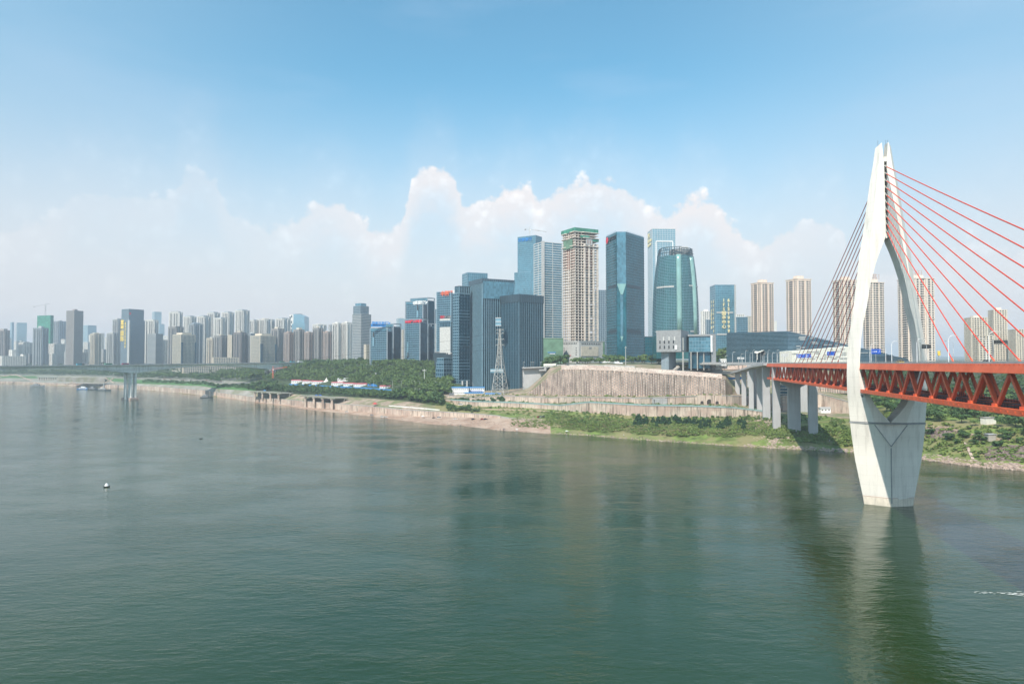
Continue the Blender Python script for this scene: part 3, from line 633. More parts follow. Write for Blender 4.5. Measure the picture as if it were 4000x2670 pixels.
def road_sign(p, w, h, hp, face, label, txt=None, arr=False, org=None):
    t = thing('road_sign', label, 'road sign', tuple(p))
    part('post', MB().tube([p, p + Vector((0, 0, hp))], .12, 6), 'steel', t)
    q = p + Vector((0, -.15, hp - h / 2)); bo = part('panel', MB().box(q, w / 2, .08, h / 2), face, t)
    if txt: sign_text(txt, q + Vector((-w * .42, -.12, -h * .16)), Vector((1, 0, 0)), h * .34, 'sign_white', bo, .05)
    if arr: part('arrow', MB().bar(q + Vector((w * .28, -.12, -h * .25)), q + Vector((w * .42, -.12, h * .2)), .16, .05).bar(q + Vector((w * .28, -.12, h * .22)), q + Vector((w * .45, -.12, h * .25)), .16, .05), 'sign_white', bo)
def sign_text(txt, p, right, size, m, parent, ext=.15, vertical=False, name='lettering', bold=.0, sx_=1.0):
    """raised letters; p = lower left corner, right = reading direction, upright"""
    cu = bpy.data.curves.new(name, 'FONT'); cu.body = txt if not vertical else '\n'.join(txt); cu.size = size; cu.extrude = ext; cu.offset = bold
    if vertical: cu.space_line = 1.0; cu.align_x = 'CENTER'
    cu.resolution_u = 2
    tmp = bpy.data.objects.new('tmp', cu); link(tmp); dg = bpy.context.evaluated_depsgraph_get()
    me = bpy.data.meshes.new_from_object(tmp.evaluated_get(dg)); bpy.data.objects.remove(tmp); bpy.data.curves.remove(cu)
    r = right.normalized(); up = Vector((0, 0, 1)); nrm = r.cross(up); M = Matrix((r * sx_, up, nrm)).transposed().to_4x4()
    M.translation = Vector(p) - ORG[root_of(parent).name]; me.transform(M); me.materials.clear(); me.materials.append(MATS[m]); me.name = name
    o = bpy.data.objects.new(name, me); link(o); o.parent = parent; return o
for (u, v, Y, w, h, tx, lb) in ((3126, 1390, 530, 6, 2.8, '江北城', 'small blue road sign on the far end of the orange bridge, leftmost of the pair'), (3154, 1389, 525, 5.4, 2.8, '大剧院', 'small blue road sign right of the twin sign behind the rear cables'), (3246, 1380, 440, 5.2, 2.4, '江北', 'blue direction sign seen just left of the white pylon leg'), (3421, 1372, 330, 4.6, 2.4, '江北嘴', 'blue direction sign seen inside the white pylon opening')):
    q = PY(u, v, Y); p = Vector((q.x, q.y, 64.3)); road_sign(p, w, h, q.z - 64.3 + h / 2, 'sign_blue', lb, tx, True)
q = PY(3667, 1379, 262); road_sign(Vector((q.x, q.y, 64.9)), 1.1, 1.8, q.z - 64.9 + .9, 'sign_yellow', 'yellow warning sign on a post beside the bridge lane', None)
def gantry(u0, u1, v0, v1, Y, label):
    p = PY(u0, v0, Y); q = PY(u1, v1, Y); t = thing('display_panel', label, 'display panel', (p.x, p.y, 64.9))
    part('post', MB().bar((p.x - .5, Y, 64.9), (p.x - .5, Y, p.z + .3), .3), 'steel', t)
    f = part('panel', MB().box(((p.x + q.x) / 2, Y, (p.z + q.z) / 2), (q.x - p.x) / 2, .15, (p.z - q.z) / 2), 'steel_dark', t)
    rl = MB()
    for k in range(4): z = q.z + (p.z - q.z) * k / 3; rl.bar((p.x, Y - .2, z), (q.x, Y - .2, z), .06)
    part('louvre', rl, 'steel', f, True)
gantry(3601, 3637, 1345, 1361, 300, 'dark louvred display panel beside the right pylon leg')
gantry(3884, 3935, 1328, 1343, 225, 'dark display panel over the bridge among the red front cables')
# ------------------------------------------------------------ vehicles
def car_mesh(paint, kind='car'):
    mb = MB(); L, Wd = (4.6, 1.85) if kind == 'car' else (4.9, 1.9)
    hb = .78 if kind == 'car' else 1.0; hr = 1.45 if kind == 'car' else 1.95
    y = Wd / 2
    side = [(-L / 2, .35), (L / 2, .35), (L / 2, hb * .9), (L * .27, hb + .08), (-L * .42, hb + .08), (-L / 2, hb)] if kind == 'car' else [(-L / 2, .35), (L / 2, .35), (L / 2, hb), (L * .38, hb + .1), (-L / 2, hb + .1)]
    n = len(side); vs = [(x, s * y, z) for s in (-1, 1) for x, z in side]
    mb.add(vs, [(i, (i + 1) % n, n + (i + 1) % n, n + i) for i in range(n)] + [tuple(range(n - 1, -1, -1)), tuple(range(n, 2 * n))], 0)
    cab = ((-L * .40, L * .24), (-L * .27, L * .07)) if kind == 'car' else ((-L * .49, L * .36), (-L * .46, L * .22))
    (a0, a1), (b0, b1) = cab; z0 = hb + .081; yt = y * .82
    mb.add([(a0, -y * .95, z0), (a1, -y * .95, z0), (a1, y * .95, z0), (a0, y * .95, z0), (b0, -yt, hr), (b1, -yt, hr), (b1, yt, hr), (b0, yt, hr)], [(0, 1, 5, 4), (1, 2, 6, 5), (2, 3, 7, 6), (3, 0, 4, 7)], 1)
    mb.add([(b0, -yt, hr), (b1, -yt, hr), (b1, yt, hr), (b0, yt, hr), (b0 + .1, -yt + .1, hr + .06), (b1 - .1, -yt + .1, hr + .06), (b1 - .1, yt - .1, hr + .06), (b0 + .1, yt - .1, hr + .06)], [(0, 1, 5, 4), (1, 2, 6, 5), (2, 3, 7, 6), (3, 0, 4, 7), (4, 5, 6, 7)], 0)
    for x in (-L * .3, L * .31):
        for s in (-1, 1): mb.tube([(x, s * (y - .22), .33), (x, s * (y + .02), .33)], .33, 10, 2)
    return mb.mesh('parked_car', [paint, 'window_dark', 'rubber'])
CARM = {}
def car(p, rz, paint, label, kind='car', group=None, name='parked_car', sc=1.0, cat='car'):
    k = (paint, kind)
    if k not in CARM: CARM[k] = car_mesh(paint, kind) if kind != 'bus' else bus_mesh(paint)
    o = bpy.data.objects.new(name, CARM[k]); link(o); o.location = p; o.rotation_euler = (0, 0, rz); o.scale = (sc,) * 3
    return tag(o, label, cat, group)
def bus_mesh(paint):
    mb = MB(); mb.box((0, 0, 1.75), 5.5, 1.25, 1.35); mb.box((0, 0, 2.15), 5.2, 1.27, .5, mi=1); mb.box((5.3, 0, 2.0), .23, 1.1, .75, mi=1); mb.box((0, 0, 3.18), 4.0, .9, .08)
    for x in (-3.6, 3.4):
        for s in (-1, 1): mb.tube([(x, s * 1.0, .48), (x, s * 1.27, .48)], .48, 10, 2)
    return mb.mesh('bus', [paint, 'window_dark', 'rubber'])
# ------------------------------------------------------------ haunched concrete river bridge on the left
G0 = Vector((-655, 1173, 0)); GD = Vector((160, 227, 0)).normalized(); GP = Vector((GD.y, -GD.x, 0)); SPAN = 277.7
def gb(s, a, z): return Vector((G0.x + GD.x * a + GP.x * s, G0.y + GD.y * a + GP.y * s, z))
def gz(a): return float(np.interp(a, [-800, -189, 0, 278, 443, 800], [54, 58, 59.6, 62.3, 64.8, 66]))
gbr = thing('concrete_river_bridge', 'long pale concrete bridge with a haunched girder crossing the river at left', 'bridge', tuple(gb(0, 0, 0)))
def gdepth(a):
    best = min(abs(a - q) for q in (-SPAN, 0, SPAN)); t = min(1, best / 135); return 4.0 + 10.5 * (1 - t) ** 1.8
for s in (-8.2, 8.2):
    rings = []
    for i in range(121):
        a = -620 + (1290 - 100) * i / 120 * 1.0; a = -620 + i * 9.9
        if a > 443: break
        z = gz(a); d = gdepth(a)
        rings.append([gb(s - 7.7, a, z), gb(s - 7.7, a, z - .7), gb(s - 4.6, a, z - 1.5), gb(s - 4.2, a, z - d), gb(s + 4.2, a, z - d), gb(s + 4.6, a, z - 1.5), gb(s + 7.7, a, z - .7), gb(s + 7.7, a, z)][::-1])
    part('box_girder', MB().loft(rings), 'girder_concrete', gbr)
for s in (-15.8, 15.8):
    rings = []
    for i in range(90):
        a = -620 + i * 14.6; z = gz(a); rings.append([gb(s - .25, a, z + .01), gb(s + .25, a, z + .01), gb(s + .25, a, z + 1.1), gb(s - .25, a, z + 1.1)])
    part('parapet', MB().loft(rings), 'deck_concrete', gbr)
for q, (wd) in ((-SPAN, 1), (0, 1), (SPAN, 1)):
    pr = None
    for s in (-8.2, 8.2):
        for da in (-3.6, 3.6):
            c = gb(s, q + da, 0); zt = gz(q) - 14.4; zb = -2 if q < SPAN else 5
            ang = math.atan2(GP.y, GP.x)
            part('twin_pier', MB().box((c.x, c.y, (zt + zb) / 2), 4.1, 1.3, (zt - zb) / 2, ang), 'girder_concrete', gbr)
    if q <= 0:
        for s in (-13, 13): 
            c = gb(s, q, 0); part('fender_block', MB().box((c.x, c.y, 1.2), 2.6, 7, 2.4, math.atan2(GP.y, GP.x)), 'rose_tile', gbr)
# end pier and approach spans
for a, w in ((433, 4.5), (439, 4.5)):
    for s in (-8.2, 8.2):
        c = gb(s, a, 0); part('end_pier', MB().box((c.x, c.y, 45), w, 2.0, 17, math.atan2(GP.y, GP.x)), 'girder_concrete', gbr)
ap = MB(); rings = []
for i in range(14):
    a = 443.5 + i * 25; z = gz(a); rings.append([gb(-15.5 - i * .6, a, z - 1.9), gb(15.5, a, z - 1.9), gb(15.5, a, z), gb(-15.5 - i * .6, a, z)])
part('approach_span', ap.loft(rings), 'mid_grey', gbr)
for i in range(1, 9):
    for s in (-10, 0, 10):
        c = gb(s, 443 + i * 34, 0); part('approach_column', MB().box((c.x, c.y, 46), 1.2, 1.2, 16.5, math.atan2(GP.y, GP.x)), 'girder_concrete', gbr)
gang = math.atan2(GD.y, GD.x)
for (u, kind, paint, lb) in ((303, 'bus', 'bus_teal', 'teal bus driving on the left concrete bridge, leftmost bus'), (322, 'bus', 'car_white', 'white bus just right of the teal bus on the left concrete bridge'), (412, 'bus', 'bus_green', 'green bus on the concrete bridge, left of its first pier'), (478, 'bus', 'bus_red', 'dark red bus over the first pier of the concrete bridge'), (1090, 'bus', 'bus_green', 'green bus on the concrete bridge near its second pier'), (1130, 'bus', 'bus_teal', 'teal bus on the concrete bridge right of its second pier'), (1160, 'bus', 'car_white', 'white bus on the concrete bridge near its right end')):
    a_ = (u - 2000) / F; Y = (-655 - .7048 * 1173 ) / (a_ - .7048); q = Vector((a_ * Y, Y, 0)); a = (q - G0).dot(GD)
    p = gb(11, a, gz(a) + .02); car(p, gang, paint, lb, 'bus', 'buses on the left bridge', 'bus', cat='bus')
for k in range(34):
    a = -230 + k * 19.5 + rnd.uniform(-8, 8); s = rnd.choice((-9, -5, 5, 12))
    pt = rnd.choice(('car_white', 'car_white', 'car_silver', 'car_black', 'car_yellow', 'car_yellow', 'car_red'))
    car(gb(s, a, gz(min(a, 560)) + .02), gang if s > 0 else gang + math.pi, pt, {'car_white': 'white', 'car_silver': 'silver', 'car_black': 'black', 'car_yellow': 'yellow', 'car_red': 'dark red'}[pt] + ' car in the traffic on the left concrete bridge', 'car', {'car_white': 'white', 'car_silver': 'silver', 'car_black': 'black', 'car_yellow': 'yellow', 'car_red': 'dark red'}[pt] + ' cars on the left concrete bridge', 'car')
# ------------------------------------------------------------ generic towers
def offs(poly, d):
    n = len(poly); out = []
    area = sum(poly[i][0] * poly[(i + 1) % n][1] - poly[(i + 1) % n][0] * poly[i][1] for i in range(n)); sg = 1 if area > 0 else -1
    for i in range(n):
        p0, p1, p2 = poly[i - 1], poly[i], poly[(i + 1) % n]
        e1 = (Vector(p1) - Vector(p0)).normalized(); e2 = (Vector(p2) - Vector(p1)).normalized()
        n1 = Vector((e1.y, -e1.x)) * sg; n2 = Vector((e2.y, -e2.x)) * sg; b_ = (n1 + n2); q = b_ / max(0.3, b_.dot(n1)) 
        out.append((p1[0] + q.x * d, p1[1] + q.y * d))
    return out
def solve(ul, uc, ur, Y, ratio=None, phi=None, vm=1300):
    """rectangle whose near corner shows at uc; ul, ur are where its left and right faces end in the photograph"""
    t = Y / (CP + (vm - 1335) / F * SP); C = Vector(((uc - 2000) / F * t, Y)); k = CP + (vm - 1335) / F * SP
    best = None
    rng = [phi] if phi is not None else [x * 1.0 for x in range(-70, 71, 2)]
    for ph in rng:
        c, s = math.cos(R(ph)), math.sin(R(ph)); dR = Vector((c, s)); dL = Vector((-s, c)); ls = []
        for d, uu in ((dL, ul), (dR, ur)):
            a = (uu - 2000) / F / k; den = d.x - a * d.y
            ls.append((a * C.y - C.x) / den if abs(den) > 1e-6 else -1)
        if min(ls) <= 0.5: continue
        r = ls[0] / ls[1]; sc_ = abs(math.log(r / (ratio or 1.0)))
        if best is None or sc_ < best[0]: best = (sc_, dL, dR, ls)
    if best is None: return solve(ul, uc, ur, Y, ratio, None, vm) if phi is not None else None
    _, dL, dR, (tL, tR) = best
    A_ = C; B_ = C + dR * tR; D_ = C + dL * tL; E_ = B_ + dL * tL
    return [tuple(A_), tuple(B_), tuple(E_), tuple(D_)]
def face_piers(mb, p0, p1, z0, z1, sp, w, d, skip_ends=False, nmin=2):
    p0, p1 = Vector(p0), Vector(p1); L = (p1 - p0).length; n = max(nmin, round(L / sp)); e = (p1 - p0) / L; nr = Vector((e.y, -e.x))
    for i in range(1 if skip_ends else 0, n if skip_ends else n + 1):
        q = p0 + (p1 - p0) * i / n; q = q + e * (w / 2 if i == 0 else -w / 2 if i == n else 0)
        a = q - e * w / 2 - nr * .2; b_ = q + e * w / 2 - nr * .2; c = b_ + nr * (d + .2); f = a + nr * (d + .2)
        mb.prism([tuple(a), tuple(b_), tuple(c), tuple(f)], z0, z1)
STY = {  # core, band material, fh, band h, band depth, pier material, spacing, w, d
 'fin':    ('glass_navy', 'fin_dark', 3.9, .35, .12, 'fin_metal', 3.3, .6, .9),
 'fin_d':  ('glass_navy', 'fin_dark', 3.9, .35, .12, 'fin_blue', 3.3, .6, .9),
 'curtain':('glass_blue', 'fin_metal', 3.9, .45, .12, 'fin_metal', 3.2, .22, .2),
 'dcurtain':('glass_dark', 'fin_metal', 3.9, 1.1, .18, 'fin_metal', 4.6, .3, .3),
 'tealc':  ('glass_teal', 'fin_dark', 3.9, .55, .10, 'fin_dark', 3.4, .2, .16),
 'bands':  ('glass_blue', 'fin_white', 4.0, 1.25, .5, 'fin_white', 30, .9, .6),
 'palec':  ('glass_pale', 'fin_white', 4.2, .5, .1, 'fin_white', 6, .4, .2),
 'res_w':  ('glass_room', 'white_paint', 3.1, 1.25, .6, 'white_paint', 5.2, 1.7, .72),
 'res_g':  ('glass_room', 'pale_grey', 3.1, 1.25, .6, 'pale_grey', 5.6, 1.7, .72),
 'res_c':  ('glass_room', 'cream', 3.1, 1.4, .5, 'cream', 3.8, 1.4, .62),
 'res_b':  ('glass_room', 'brown_tile', 3.1, 1.2, .5, 'taupe', 4.4, 1.2, .62),
 'res_t':  ('glass_room', 'taupe', 3.1, 1.2, .6, 'pale_grey', 6.0, 1.3, .5),
 'res_r':  ('glass_room', 'rose_tile', 3.1, 1.3, .6, 'pale_grey', 6.4, 1.5, .5),
 'res_bg': ('glass_room', 'blue_grey', 3.1, 1.3, .5, 'pale_grey', 5, 1.1, .62),
 'beige':  ('glass_room', 'beige', 3.2, 1.5, .5, 'beige', 3.3, 1.7, .62),
 'beige_p':('glass_room', 'beige_pale', 3.2, 1.5, .5, 'beige_pale', 3.3, 1.7, .62),
 'cream_o':('glass_dark', 'cream', 4.0, .8, .3, 'cream', 4.4, 1.5, .8),
 'grey_o': ('glass_dark', 'pale_grey', 3.8, 1.5, .3, 'mid_grey', 3.0, .7, .4),
 'slate':  ('glass_dark', 'blue_grey', 3.8, 1.0, .3, 'blue_grey', 4.0, 1.1, .5),
 'brown_o':('glass_room', 'brown_tile', 3.6, 1.3, .3, 'taupe', 3.6, 1.3, .6),
 'net':    ('green_net', 'green_net', 5, .4, .1, 'green_net', 12, .4, .2),
}
def tower_geo(root, poly, z0, z1, sty, roof=True, par=1.2, core_name='glazing', z_solid=None, topband=0, piece_bands=False):
    core, bm_, fh, bh, bd_, pm, sp, pw, pd = STY[sty]
    area = sum(poly[i][0] * poly[(i + 1) % len(poly)][1] - poly[(i + 1) % len(poly)][0] * poly[i][1] for i in range(len(poly)))
    if area < 0: poly = poly[::-1]
    c = part(core_name, MB().prism(poly, z0, z1 - .01), core, root)
    nfl = max(1, int((z1 - z0) / fh)); fh = (z1 - z0) / nfl; mb = MB(); op = offs(poly, bd_)
    for i in range(nfl): mb.prism(op, z0 + i * fh, z0 + i * fh + bh)
    part('floor_bands', mb, bm_, root, True)
    mp_ = MB(); n = len(poly); jt = rnd.uniform(.86, 1.16) if sty.startswith('res') else 1
    for i in range(n):
        if (Vector(poly[i]) - Vector(poly[(i + 1) % n])).length > 2.5: face_piers(mp_, poly[i], poly[(i + 1) % n], z0 + .02, z1 - .05, sp * jt, pw, pd)
    part('facade_piers', mp_, pm, root, True)
    if roof:
        ro = MB().prism(offs(poly, bd_ + .05), z1, z1 + par)
        r_ = part('parapet', ro, bm_, root)
    return c
def crown(root, poly, z1, h, m, f=.55, name='roof_house'):
    cx = sum(p[0] for p in poly) / len(poly); cy = sum(p[1] for p in poly) / len(poly)
    q = [(cx + (p[0] - cx) * f, cy + (p[1] - cy) * f) for p in poly]; return part(name, MB().prism(q, z1, z1 + h), m, root)
def subpoly(poly, x0, x1, y0, y1):
    """part of a rectangle: x along its right face, y along its left face, 0..1, may exceed"""
    A_, B_, E_, D_ = [Vector(p) for p in poly]; f = lambda x, y: tuple(A_ + (B_ - A_) * x + (D_ - A_) * y)
    return [f(x0, y0), f(x1, y0), f(x1, y1), f(x0, y1)]
def gbase(poly, Y):
    cx = sum(p[0] for p in poly) / 4; cy = sum(p[1] for p in poly) / 4; return cx, cy
def tower(nm, ul, uc, ur, vt, Y, zb, sty, label, cat='building', ratio=None, phi=None, group=None, rooff=None, **kw):
    poly = solve(ul, uc, ur, Y, ratio, phi, (vt + 1400) / 2); cx, cy = gbase(poly, Y)
    t = thing(nm, label, cat, (cx, cy, zb), group); z1 = zat(vt, Y)
    tower_geo(t, poly, zb - 2, z1, sty, **kw)
    if rooff: crown(t, poly, z1, rooff[0], rooff[1], rooff[2])
    return t, poly, z1
def edge(poly, i, t=0.0, out=0.6):
    """point on face i (0 = right face, 3 = left face) and its left-to-right direction as seen from outside"""
    p0, p1 = Vector(poly[i]), Vector(poly[(i + 1) % 4]); e = (p1 - p0).normalized(); nr = Vector((e.y, -e.x)); q = p0 + (p1 - p0) * t + nr * out
    return q, Vector((e.x, e.y, 0)), (p1 - p0).length
# ------------------------------------------------------------ main tower group
def facetext(root, poly, face, txt, size, v, m, Y, t0=.1, vertical=False, out=.9, bold=0.0, ext=.2, name='sign_lettering', z=None):
    q, e, L = edge(poly, face, t0, out); return sign_text(txt, Vector((q.x, q.y, z if z is not None else zat(v, Y))), e, size, m, root, ext, vertical, name, bold)
# B1 pale-blue tower with crane
t, poly, z1 = tower('glass_tower', 2022, 2092, 2117, 920, 1350, 60, 'curtain', 'pale blue glass tower with a crane on its roof and small blue lettering', ratio=1.6)
facetext(t, poly, 3, '农商银行', 8, 937, 'sign_sky', 1350, .04, bold=.15)
p2 = subpoly(poly, -.02, .8, .25, 1.18); tower_geo(t, p2, 58, zat(1060, 1350), 'curtain')
crx, cry = gbase(poly, 0)
cr = thing('tower_crane', 'tower crane standing on the roof of the pale blue glass tower', 'crane', (crx, cry, z1 + 1))
def crane_parts(cr, x, y, z0, h, jl, jr, dirv, dz_=0, m='steel', w=1.6):
    mb = MB(); n = int(h / 2.2)
    for sx_, sy_ in ((-1, -1), (1, -1), (1, 1), (-1, 1)): mb.bar((x + sx_ * w / 2, y + sy_ * w / 2, z0), (x + sx_ * w / 2, y + sy_ * w / 2, z0 + h), .28)
    for i in range(n):
        za, zb_ = z0 + h * i / n, z0 + h * (i + 1) / n; s = 1 if i % 2 else -1
        mb.bar((x - s * w / 2, y - w / 2, za), (x + s * w / 2, y - w / 2, zb_), .18); mb.bar((x - w / 2, y + s * w / 2, za), (x - w / 2, y - s * w / 2, zb_), .18)
    part('mast', mb, m, cr)
    d = Vector(dirv).normalized(); o = Vector((x, y, z0 + h)); mb = MB(); side = Vector((-d.y, d.x, 0)) * w * .35
    tip = o + d * jr + Vector((0, 0, dz_)); tl = o - d * jl - Vector((0, 0, dz_ * jl / jr))
    for s in (-1, 1): mb.bar(tl + side * s, tip + side * s, .3)
    mb.bar(o + Vector((0, 0, 1.5)), tip + Vector((0, 0, .6)), .26)
    nj = int(jr / 2.5)
    for i in range(nj): a = o.lerp(tip, i / nj); b_ = o.lerp(tip, (i + 1) / nj); mb.bar(a + side, a.lerp(b_, .5) + Vector((0, 0, 1.4)), .14); mb.bar(a.lerp(b_, .5) + Vector((0, 0, 1.4)), b_ - side, .14)
    part('jib', mb, m, cr)
    part('tower_peak', MB().bar(o, o + Vector((0, 0, 6)), .7), m, cr); part('tie_bar', MB().bar(o + Vector((0, 0, 6)), o.lerp(tip, .7), .12).bar(o + Vector((0, 0, 6)), tl, .12), m, cr)
    part('counterweight', MB().box(tl + Vector((0, 0, -1)), 1.5, 1.5, 1.2), 'mid_grey', cr); part('cab', MB().box(o + Vector((1.2, -1, -.8)), .8, .8, 1.0), 'sign_white', cr)
crane_parts(cr, crx, cry, z1 + 1, 15, 9, 34, (1, .1, 0), -4)
# B2 banded tower
t, poly, z1 = tower('banded_tower', 2086, 2121, 2196, 946, 1150, 50, 'bands', 'blue and white tower of horizontal bands beside the unfinished tower', ratio=.8)
zz0 = 56
for i in range(1): 
    e = Vector(poly[0]); part('corner_pier', MB().box((e.x, e.y, (z1 + 50) / 2), 2.2, 2.2, (z1 - 50) / 2 + 2, .3), 'pale_grey', t)
# B3 unfinished tower: slabs, columns, nets
Y3 = 1000; poly = solve(2196, 2246, 2333, Y3, 1.0, 28, 1150); cx, cy = gbase(poly, Y3)
ut = thing('unfinished_tower', 'unfinished concrete tower of bare floor slabs topped with green netting', 'building', (cx, cy, 60))
zb, zt = zat(1345, Y3), zat(905, Y3); NF = 40; fh = (zt - zb) / NF
slab_poly = subpoly(poly, -.02, 1.02, -.02, 1.02); A_, B_, E_, D_ = [Vector(p) for p in poly]
def pp(x, y): return tuple(A_ + (B_ - A_) * x + (D_ - A_) * y)
plan = [pp(0, 0), pp(.30, 0), pp(.36, -.05), pp(1, -.05), pp(1, .12), pp(1.03, .2), pp(1.03, .92), pp(.9, 1), pp(.1, 1), pp(0, .95), pp(-.02, .62), pp(.04, .55), pp(.04, .38), pp(-.02, .3)]
wide = [tuple(Vector((cx, cy)) + (Vector(p) - Vector((cx, cy))) * 1.035) for p in plan]
inner = [tuple(Vector((cx, cy)) + (Vector(p) - Vector((cx, cy))) * .55) for p in plan]
sm = MB().prism(wide, 0, .8).mesh('floor_slab', 'raw_concrete', (cx, cy, 0)); smn = MB().prism([tuple(Vector((cx, cy)) + (Vector(p) - Vector((cx, cy))) * 1.10) for p in plan], 0, .9).mesh('floor_slab', 'raw_concrete', (cx, cy, 0))
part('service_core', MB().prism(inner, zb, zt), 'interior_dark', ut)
for i in range(NF + 1): piece('floor_slab', smn if i in (NF, NF - 2, NF - 5) else sm, ut, (0, 0, zb - 60 + i * fh))
cm = MB(); px = [0.02, .14, .28]; 
for x in (.02, .15, .29): cm.box((*pp(x, .01), (zb + zt) / 2), .55, .55, (zt - zb) / 2, R(28))
for y in (.1, .22, .36, .5, .64, .78, .92): cm.box((*pp(.02, y), (zb + zt) / 2), .6, .6, (zt - zb) / 2, R(28))
for x in (.4, .6, .8, .985): cm.box((*pp(x, -.045), (zb + zt - 16) / 2), 1.3, 1.0, (zt - zb - 16) / 2, R(28))
part('column_grid', cm, 'raw_concrete', ut, True)
wl_ = MB(); rd = MB()
for i in range(NF - 4):
    za = zb + i * fh + .5
    for k, x in enumerate((.5, .7, .9)):
        if k == 0 or i % 5 != 4: 
            a = pp(x - .085, .02); b_ = pp(x + (.085 if k < 2 else .0), .02); wl_.bar((*a, za + fh * .3), (*b_, za + fh * .3), .3, fh * (.55 if k else .72))
    if NF - 14 < i < NF - 5:
        for y in [q * .06 + .05 for q in range(15)]:
            a = pp(.01, y); b_ = pp(.01, y + .03); rd.bar((*a, za + fh * .42), (*b_, za + fh * .42), .25, fh * .8)
        for x in (.47, .53, .67, .73):
            a = pp(x, .005); b_ = pp(x + .03, .005); rd.bar((*a, za + fh * .42), (*b_, za + fh * .42), .25, fh * .8)
part('infill_walls', wl_, 'blue_grey', ut, True); part('brick_infill', rd, 'red_brick', ut, True)
zn = zt
big_ = [tuple(Vector((cx, cy)) + (Vector(p) - Vector((cx, cy))) * 1.06) for p in (pp(0, 0), pp(1, -.02), pp(1, 1), pp(0, 1))]
part('safety_net', MB().prism(big_, zn + .9, zn + 6.4), 'green_net', ut)
for (x0, x1, k) in ((.2, .62, 1), (.75, 1.03, 2)):
    a, b_ = pp(x0, -.075), pp(x1, -.075); z = zn - fh * (k + .5); part('safety_net', MB().bar((*a, z), (*b_, z), .2, fh * .9), 'green_net', ut)
a, b_ = pp(-.05, .1), pp(-.05, .8); part('safety_net', MB().bar((*a, zn - fh * 4), (*b_, zn - fh * 4), .2, fh * 3.2), 'green_net_grey', ut)
a, b_ = pp(.45, -.075), pp(.74, -.075); part('white_panel', MB().bar((*a, zn - fh * 3.2), (*b_, zn - fh * 3.2), .2, fh * 2.4), 'pale_grey', ut)
for x in (.52, .62): a, b_ = pp(x, -.082), pp(x + .03, -.082); part('brown_door_panel', MB().bar((*a, zn - fh * 3.3), (*b_, zn - fh * 3.3), .2, fh * 1.2), 'red_brick', ut)
# podium of the unfinished tower
def blockthing(nm, ul, uc, ur, vt, Y, zb, m, label, ratio=.6, phi=None, cat='building'):
    poly = solve(ul, uc, ur, Y, ratio, phi, (vt + 1400) / 2); cx, cy = gbase(poly, Y); z1 = zat(vt, Y)
    t = thing(nm, label, cat, (cx, cy, zb)); part('wall', MB().prism(poly, zb - 3, z1), m, t); part('roof_slab', MB().prism(offs(poly, .4), z1 + .002, z1 + .8), m, t); return t, poly, z1
def windows_on(root, poly, face, cols, rows, t0, t1, za, zb_, w, h, m='window_dark', nm='window'):
    q, e, L = edge(poly, face, 0, .0); rz = math.atan2(e.y, e.x); k = None; org = ORG[root.name]
    me = MB().box((0, -.15, 0), w / 2, .25, h / 2).mesh(nm, m)
    for r in range(rows):
        for c in range(cols):
            s = L * (t0 + (t1 - t0) * (c / max(1, cols - 1))); z = za + (zb_ - za) * (r / max(1, rows - 1))
            piece(nm, me, root, (q.x + e.x * s - org.x, q.y + e.y * s - org.y, z - org.z), rz)
t, poly, z1 = blockthing('mall_podium', 2190, 2262, 2357, 1332, 930, 60, 'pale_grey', 'grey brown mall block under the unfinished tower with a blank tan panel', .8)
Z = lambda v, Y=930: zat(v, Y)
windows_on(t, poly, 3, 9, 1, .15, .85, Z(1340), Z(1340), 1.2, 2.2); windows_on(t, poly, 0, 11, 1, .12, .85, Z(1341), Z(1341), 1.3, 2.0)
windows_on(t, poly, 3, 2, 4, .2, .85, Z(1385), Z(1358), 1.0, 1.8); windows_on(t, poly, 0, 4, 1, .3, .6, Z(1403), Z(1403), 2.4, 3.2)
q, e, L = edge(poly, 0, .08, .5); q2 = q + Vector((e.x, e.y)) * L * .7
tb = part('tan_panel', MB().bar((q.x, q.y, Z(1371)), (q2.x, q2.y, Z(1371)), .5, Z(1352) - Z(1390)), 'cream', t)
qq = q + Vector((e.x, e.y)) * L * .32; q3 = q + Vector((e.x, e.y)) * L * .42
part('panel_vent', MB().bar((qq.x - .2, qq.y - .5, Z(1358)), (q3.x - .2, q3.y - .5, Z(1358)), .3, 2.4), 'mid_grey', tb)
for fc_, tt, sc_ in ((3, .0, 1), (0, .97, 1)):
    q, e, L = edge(poly, fc_, tt, .6); q2 = q + Vector((e.x, e.y)) * 3.2; part('green_scaffold_net', MB().bar((q.x, q.y, (Z(1405) + Z(1332)) / 2), (q2.x, q2.y, (Z(1405) + Z(1332)) / 2), .5, Z(1332) - Z(1405)), 'green_net_grey', t)
q, e, L = edge(poly, 3, .3, .7); part('red_banner', MB().bar((q.x, q.y, Z(1387)), (q.x + e.x * 10, q.y + e.y * 10, Z(1387)), .2, 1.0), 'sign_red', t)
t, poly, z1 = blockthing('netted_block', 2120, 2124, 2200, 1322, 925, 60, 'green_net_grey', 'low block wrapped in green netting right of the dark finned tower', .5, 5)
ban = part('banner', MB().bar((*edge(poly, 0, .2, .4)[0], Z(1376)), (*(edge(poly, 0, .62, .4)[0]), Z(1376)), .2, .9), 'sign_sky', t); part('banner', MB().bar((*edge(poly, 0, .3, .4)[0], Z(1381)), (*(edge(poly, 0, .58, .4)[0]), Z(1381)), .2, .9), 'sign_white', t)
# B4 grey tower behind
tower('grey_tower', 2325, 2330, 2368, 1134, 1400, 60, 'slate', 'slim grey tower standing between the unfinished tower and the teal tower', ratio=.9)
